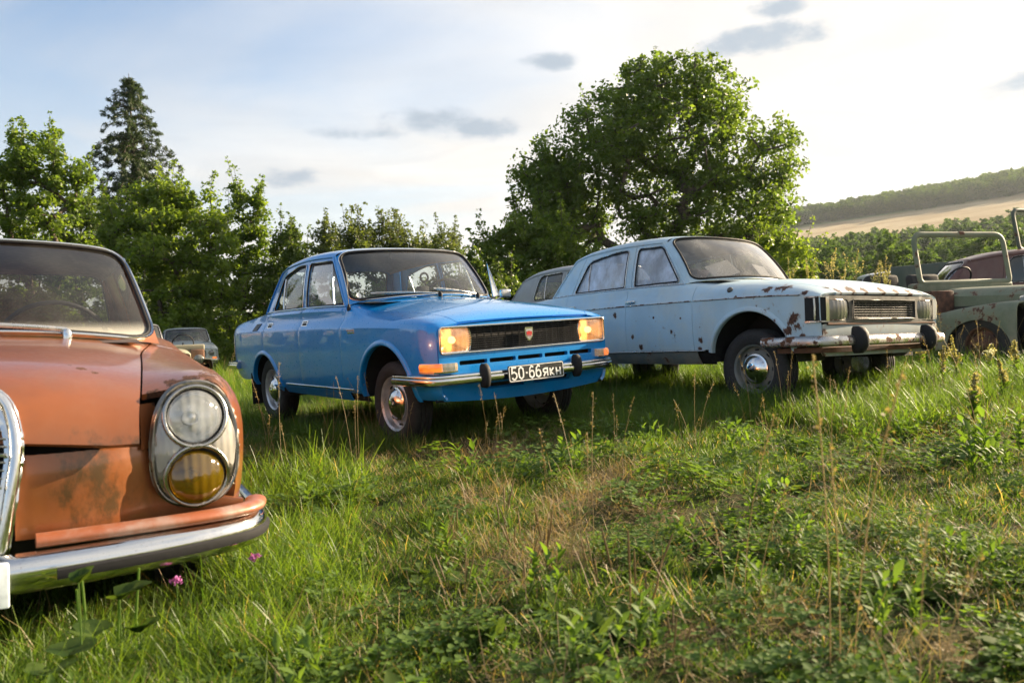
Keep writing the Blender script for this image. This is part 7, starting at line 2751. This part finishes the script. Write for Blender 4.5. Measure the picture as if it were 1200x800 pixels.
def place_weeds():
    pts = [(925, 297, 9.8), (949, 300, 9.4), (968, 289, 8.9), (985, 306, 9.2), (997, 291, 8.8), (1010, 307, 9.2), (1024, 303, 8.9), (1033, 298, 9.3), (1045, 303, 8.9)]
    for i, (px, py, Y) in enumerate(pts):
        q = px_at(px, py, Y)
        H = q[2] - float(hgt(q[0], q[1]))
        tall_weed('tall_weed', '%s tall spire weed from the left behind the pale blue bonnet' % ORD[i], q[0], q[1], H, 200 + i, 'tall weeds behind the pale blue saloon', .4, 1.0)
    for i, (px, py, gy, lb) in enumerate(((1140, 432, 500, 'bushy seeding weed at the right edge in front of the green off-road car'),
                                          (1178, 418, 478, 'tall thin seeding weed below the off-road car wheel arch at the right edge'),
                                          (1122, 390, 455, 'thin pale seeding weed in front of the green mudguard'),
                                          (1080, 392, 450, 'pale seeding weed between the pale blue bumper and the off-road car'),
                                          (1158, 400, 448, 'upright seeding weed in the middle of the off-road car wheel arch'),
                                          (1192, 395, 452, 'seeding weed at the very right edge before the off-road car'),
                                          (1105, 402, 462, 'low seeding weed at the front tip of the green mudguard'))):
        g = px_ground(px, gy)
        q = px_at(px, py, g[1])
        tall_weed('seeding_weed', lb, g[0], g[1], max(.2, q[2] - g[2]), 240 + i, None, .5, .8 if i else 1.3)
    # the foreground by the orange car
    def stems(name, label, lst, leafs, seed):
        rng = np.random.default_rng(seed)
        g = px_ground(*lst[0][0])
        root = thing(name, label, 'weed', tuple(g), 0)
        s, l = Tuft(rng), Tuft(rng)
        for (b, t) in lst:
            gb = px_ground(*b)
            q = px_at(t[0], t[1], gb[1] * rng.uniform(.97, 1.0))
            a, c = gb - g, q - g
            s1 = Tuft(rng)
            s1.rod([a, a * .5 + c * .5 + rng.normal(size=3) * .006, c], [.0042, .0036, .003], .75, 6)
            s1.obj('stem', M['weed_pale'], root)
        for (p, Y, az, L, w, lean) in leafs:
            q = px_at(p[0], p[1], Y) - g
            for k in range(5):                              # lobed leaf built of five leaflets
                l.leaf(q, az + (k - 2) * .55, L * (1 - .14 * abs(k - 2)), w, lean, .4, rng.uniform(0, 1), .1)
            s1 = Tuft(rng)
            s1.rod([q, q * np.array([1, 1, 0]) + np.array([0, 0, -.02])], [.002, .0025], .5, 4)
            s1.obj('leaf_stalk', M['weed_pale'], root)
        if l.n:
            l.obj('foliage', M['weed'], root)
        return root
    stems('broadleaf_weed', 'yellow-stemmed weed with one green leaf in front of the orange bumper', [((112, 792), (95, 668)), ((104, 796), (90, 690))], [((92, 682), 1.78, .8, .045, .04, .7)], 300)
    stems('broadleaf_weed', 'lobed dark green leaf plant in the shade below the orange bumper', [((150, 790), (140, 700))], [((140, 702), 1.95, .2, .085, .07, 1.0), ((110, 745), 1.85, 2.5, .07, .06, 1.1), ((165, 740), 1.9, -.8, .07, .06, .9)], 301)
    stems('cut_stem', 'straight pale cut stem standing in the grass below the orange bumper', [((165, 775), (163, 665))], [], 302)
    stems('broadleaf_weed', 'big rounded leaf plant at the bottom left corner under the orange car', [((85, 795), (80, 770))], [((80, 768), 1.75, 1.2, .07, .08, 1.2), ((60, 785), 1.7, -1.2, .07, .08, 1.2)], 303)
    # small flowers
    for i, (px, py, Y, mt, lb) in enumerate(((296, 652, 2.35, 'flower_pink', 'tiny pink flower by the end of the orange bumper'), (205, 680, 2.2, 'flower_pink', 'tiny violet flower in the shade under the orange bumper'),
                                             (273, 655, 2.4, 'flower_pink_y', 'small yellow-green flower head under the orange bumper end'),
                                             (1063, 430, 6.6, 'flower_white', 'white flower head in the grass below the pale blue bumper'), (1160, 412, 6.2, 'flower_white', 'flat white flower head in front of the green off-road car'))):
        q = px_at(px, py, Y)
        rng = np.random.default_rng(320 + i)
        gz = float(hgt(q[0], q[1]))
        root = thing('wild_flower', lb, 'flower', (q[0], q[1], gz))
        s, f = Tuft(rng), Tuft(rng)
        H = max(.05, q[2] - gz)
        s.rod([np.zeros(3), np.array([.005, 0, H])], .0014, .5, 4)
        f.bits(np.array([.005, 0, H]) + rng.normal(size=(60, 3)) * (.007 if i < 3 else .016) * np.array([1, 1, .6]), .006 if i < 3 else .009, 0, 1)
        s.obj('stem', M['weed_pale'], root)
        f.obj('petals', M.get(mt, M['weed_pale']), root)


place_weeds()
# ---------------------------------------------------------------- trees round the rest of the clearing (they stand in the car paint as reflections)
def clearing_trees():
    src = [o for o in bpy.data.objects if o.get('category') == 'tree' and o.name.startswith('leafy_tree')][:6]
    for i, (az, d) in enumerate(((276, 21), (286, 24), (295, 22), (304, 25), (312, 23), (319, 27))):
        r = copy_tree(src[i % len(src)])
        a = math.radians(az)
        x, y = d * math.sin(a), d * math.cos(a)
        r.location = (x, y, gz(x, y) - .1)
        r.rotation_euler = (0, 0, i * 1.9)
        r.scale = (1.15, 1.15, 1.0)
        r['group'] = 'trees left of the view'
        r['label'] = 'tree beyond the left edge of view, seen only reflected in the blue paint'


clearing_trees()


# ---------------------------------------------------------------- air
def build_haze():
    o = MB().box((0, 0, 100), (9000, 9000, 240)).obj('haze', None, smooth=False)
    o.data.materials.clear()
    m = bpy.data.materials.new('haze_air')
    m.use_nodes = True
    m.node_tree.nodes.clear()
    w = NT(m.node_tree)
    v = w.n('ShaderNodeVolumePrincipled', {'Color': (.80, .88, 1.0), 'Density': .00014, 'Anisotropy': .35})
    out = w.n('ShaderNodeOutputMaterial', {'Volume': v.outputs[0]})
    o.data.materials.append(m)
    tag(o, kind='stuff')


build_haze()
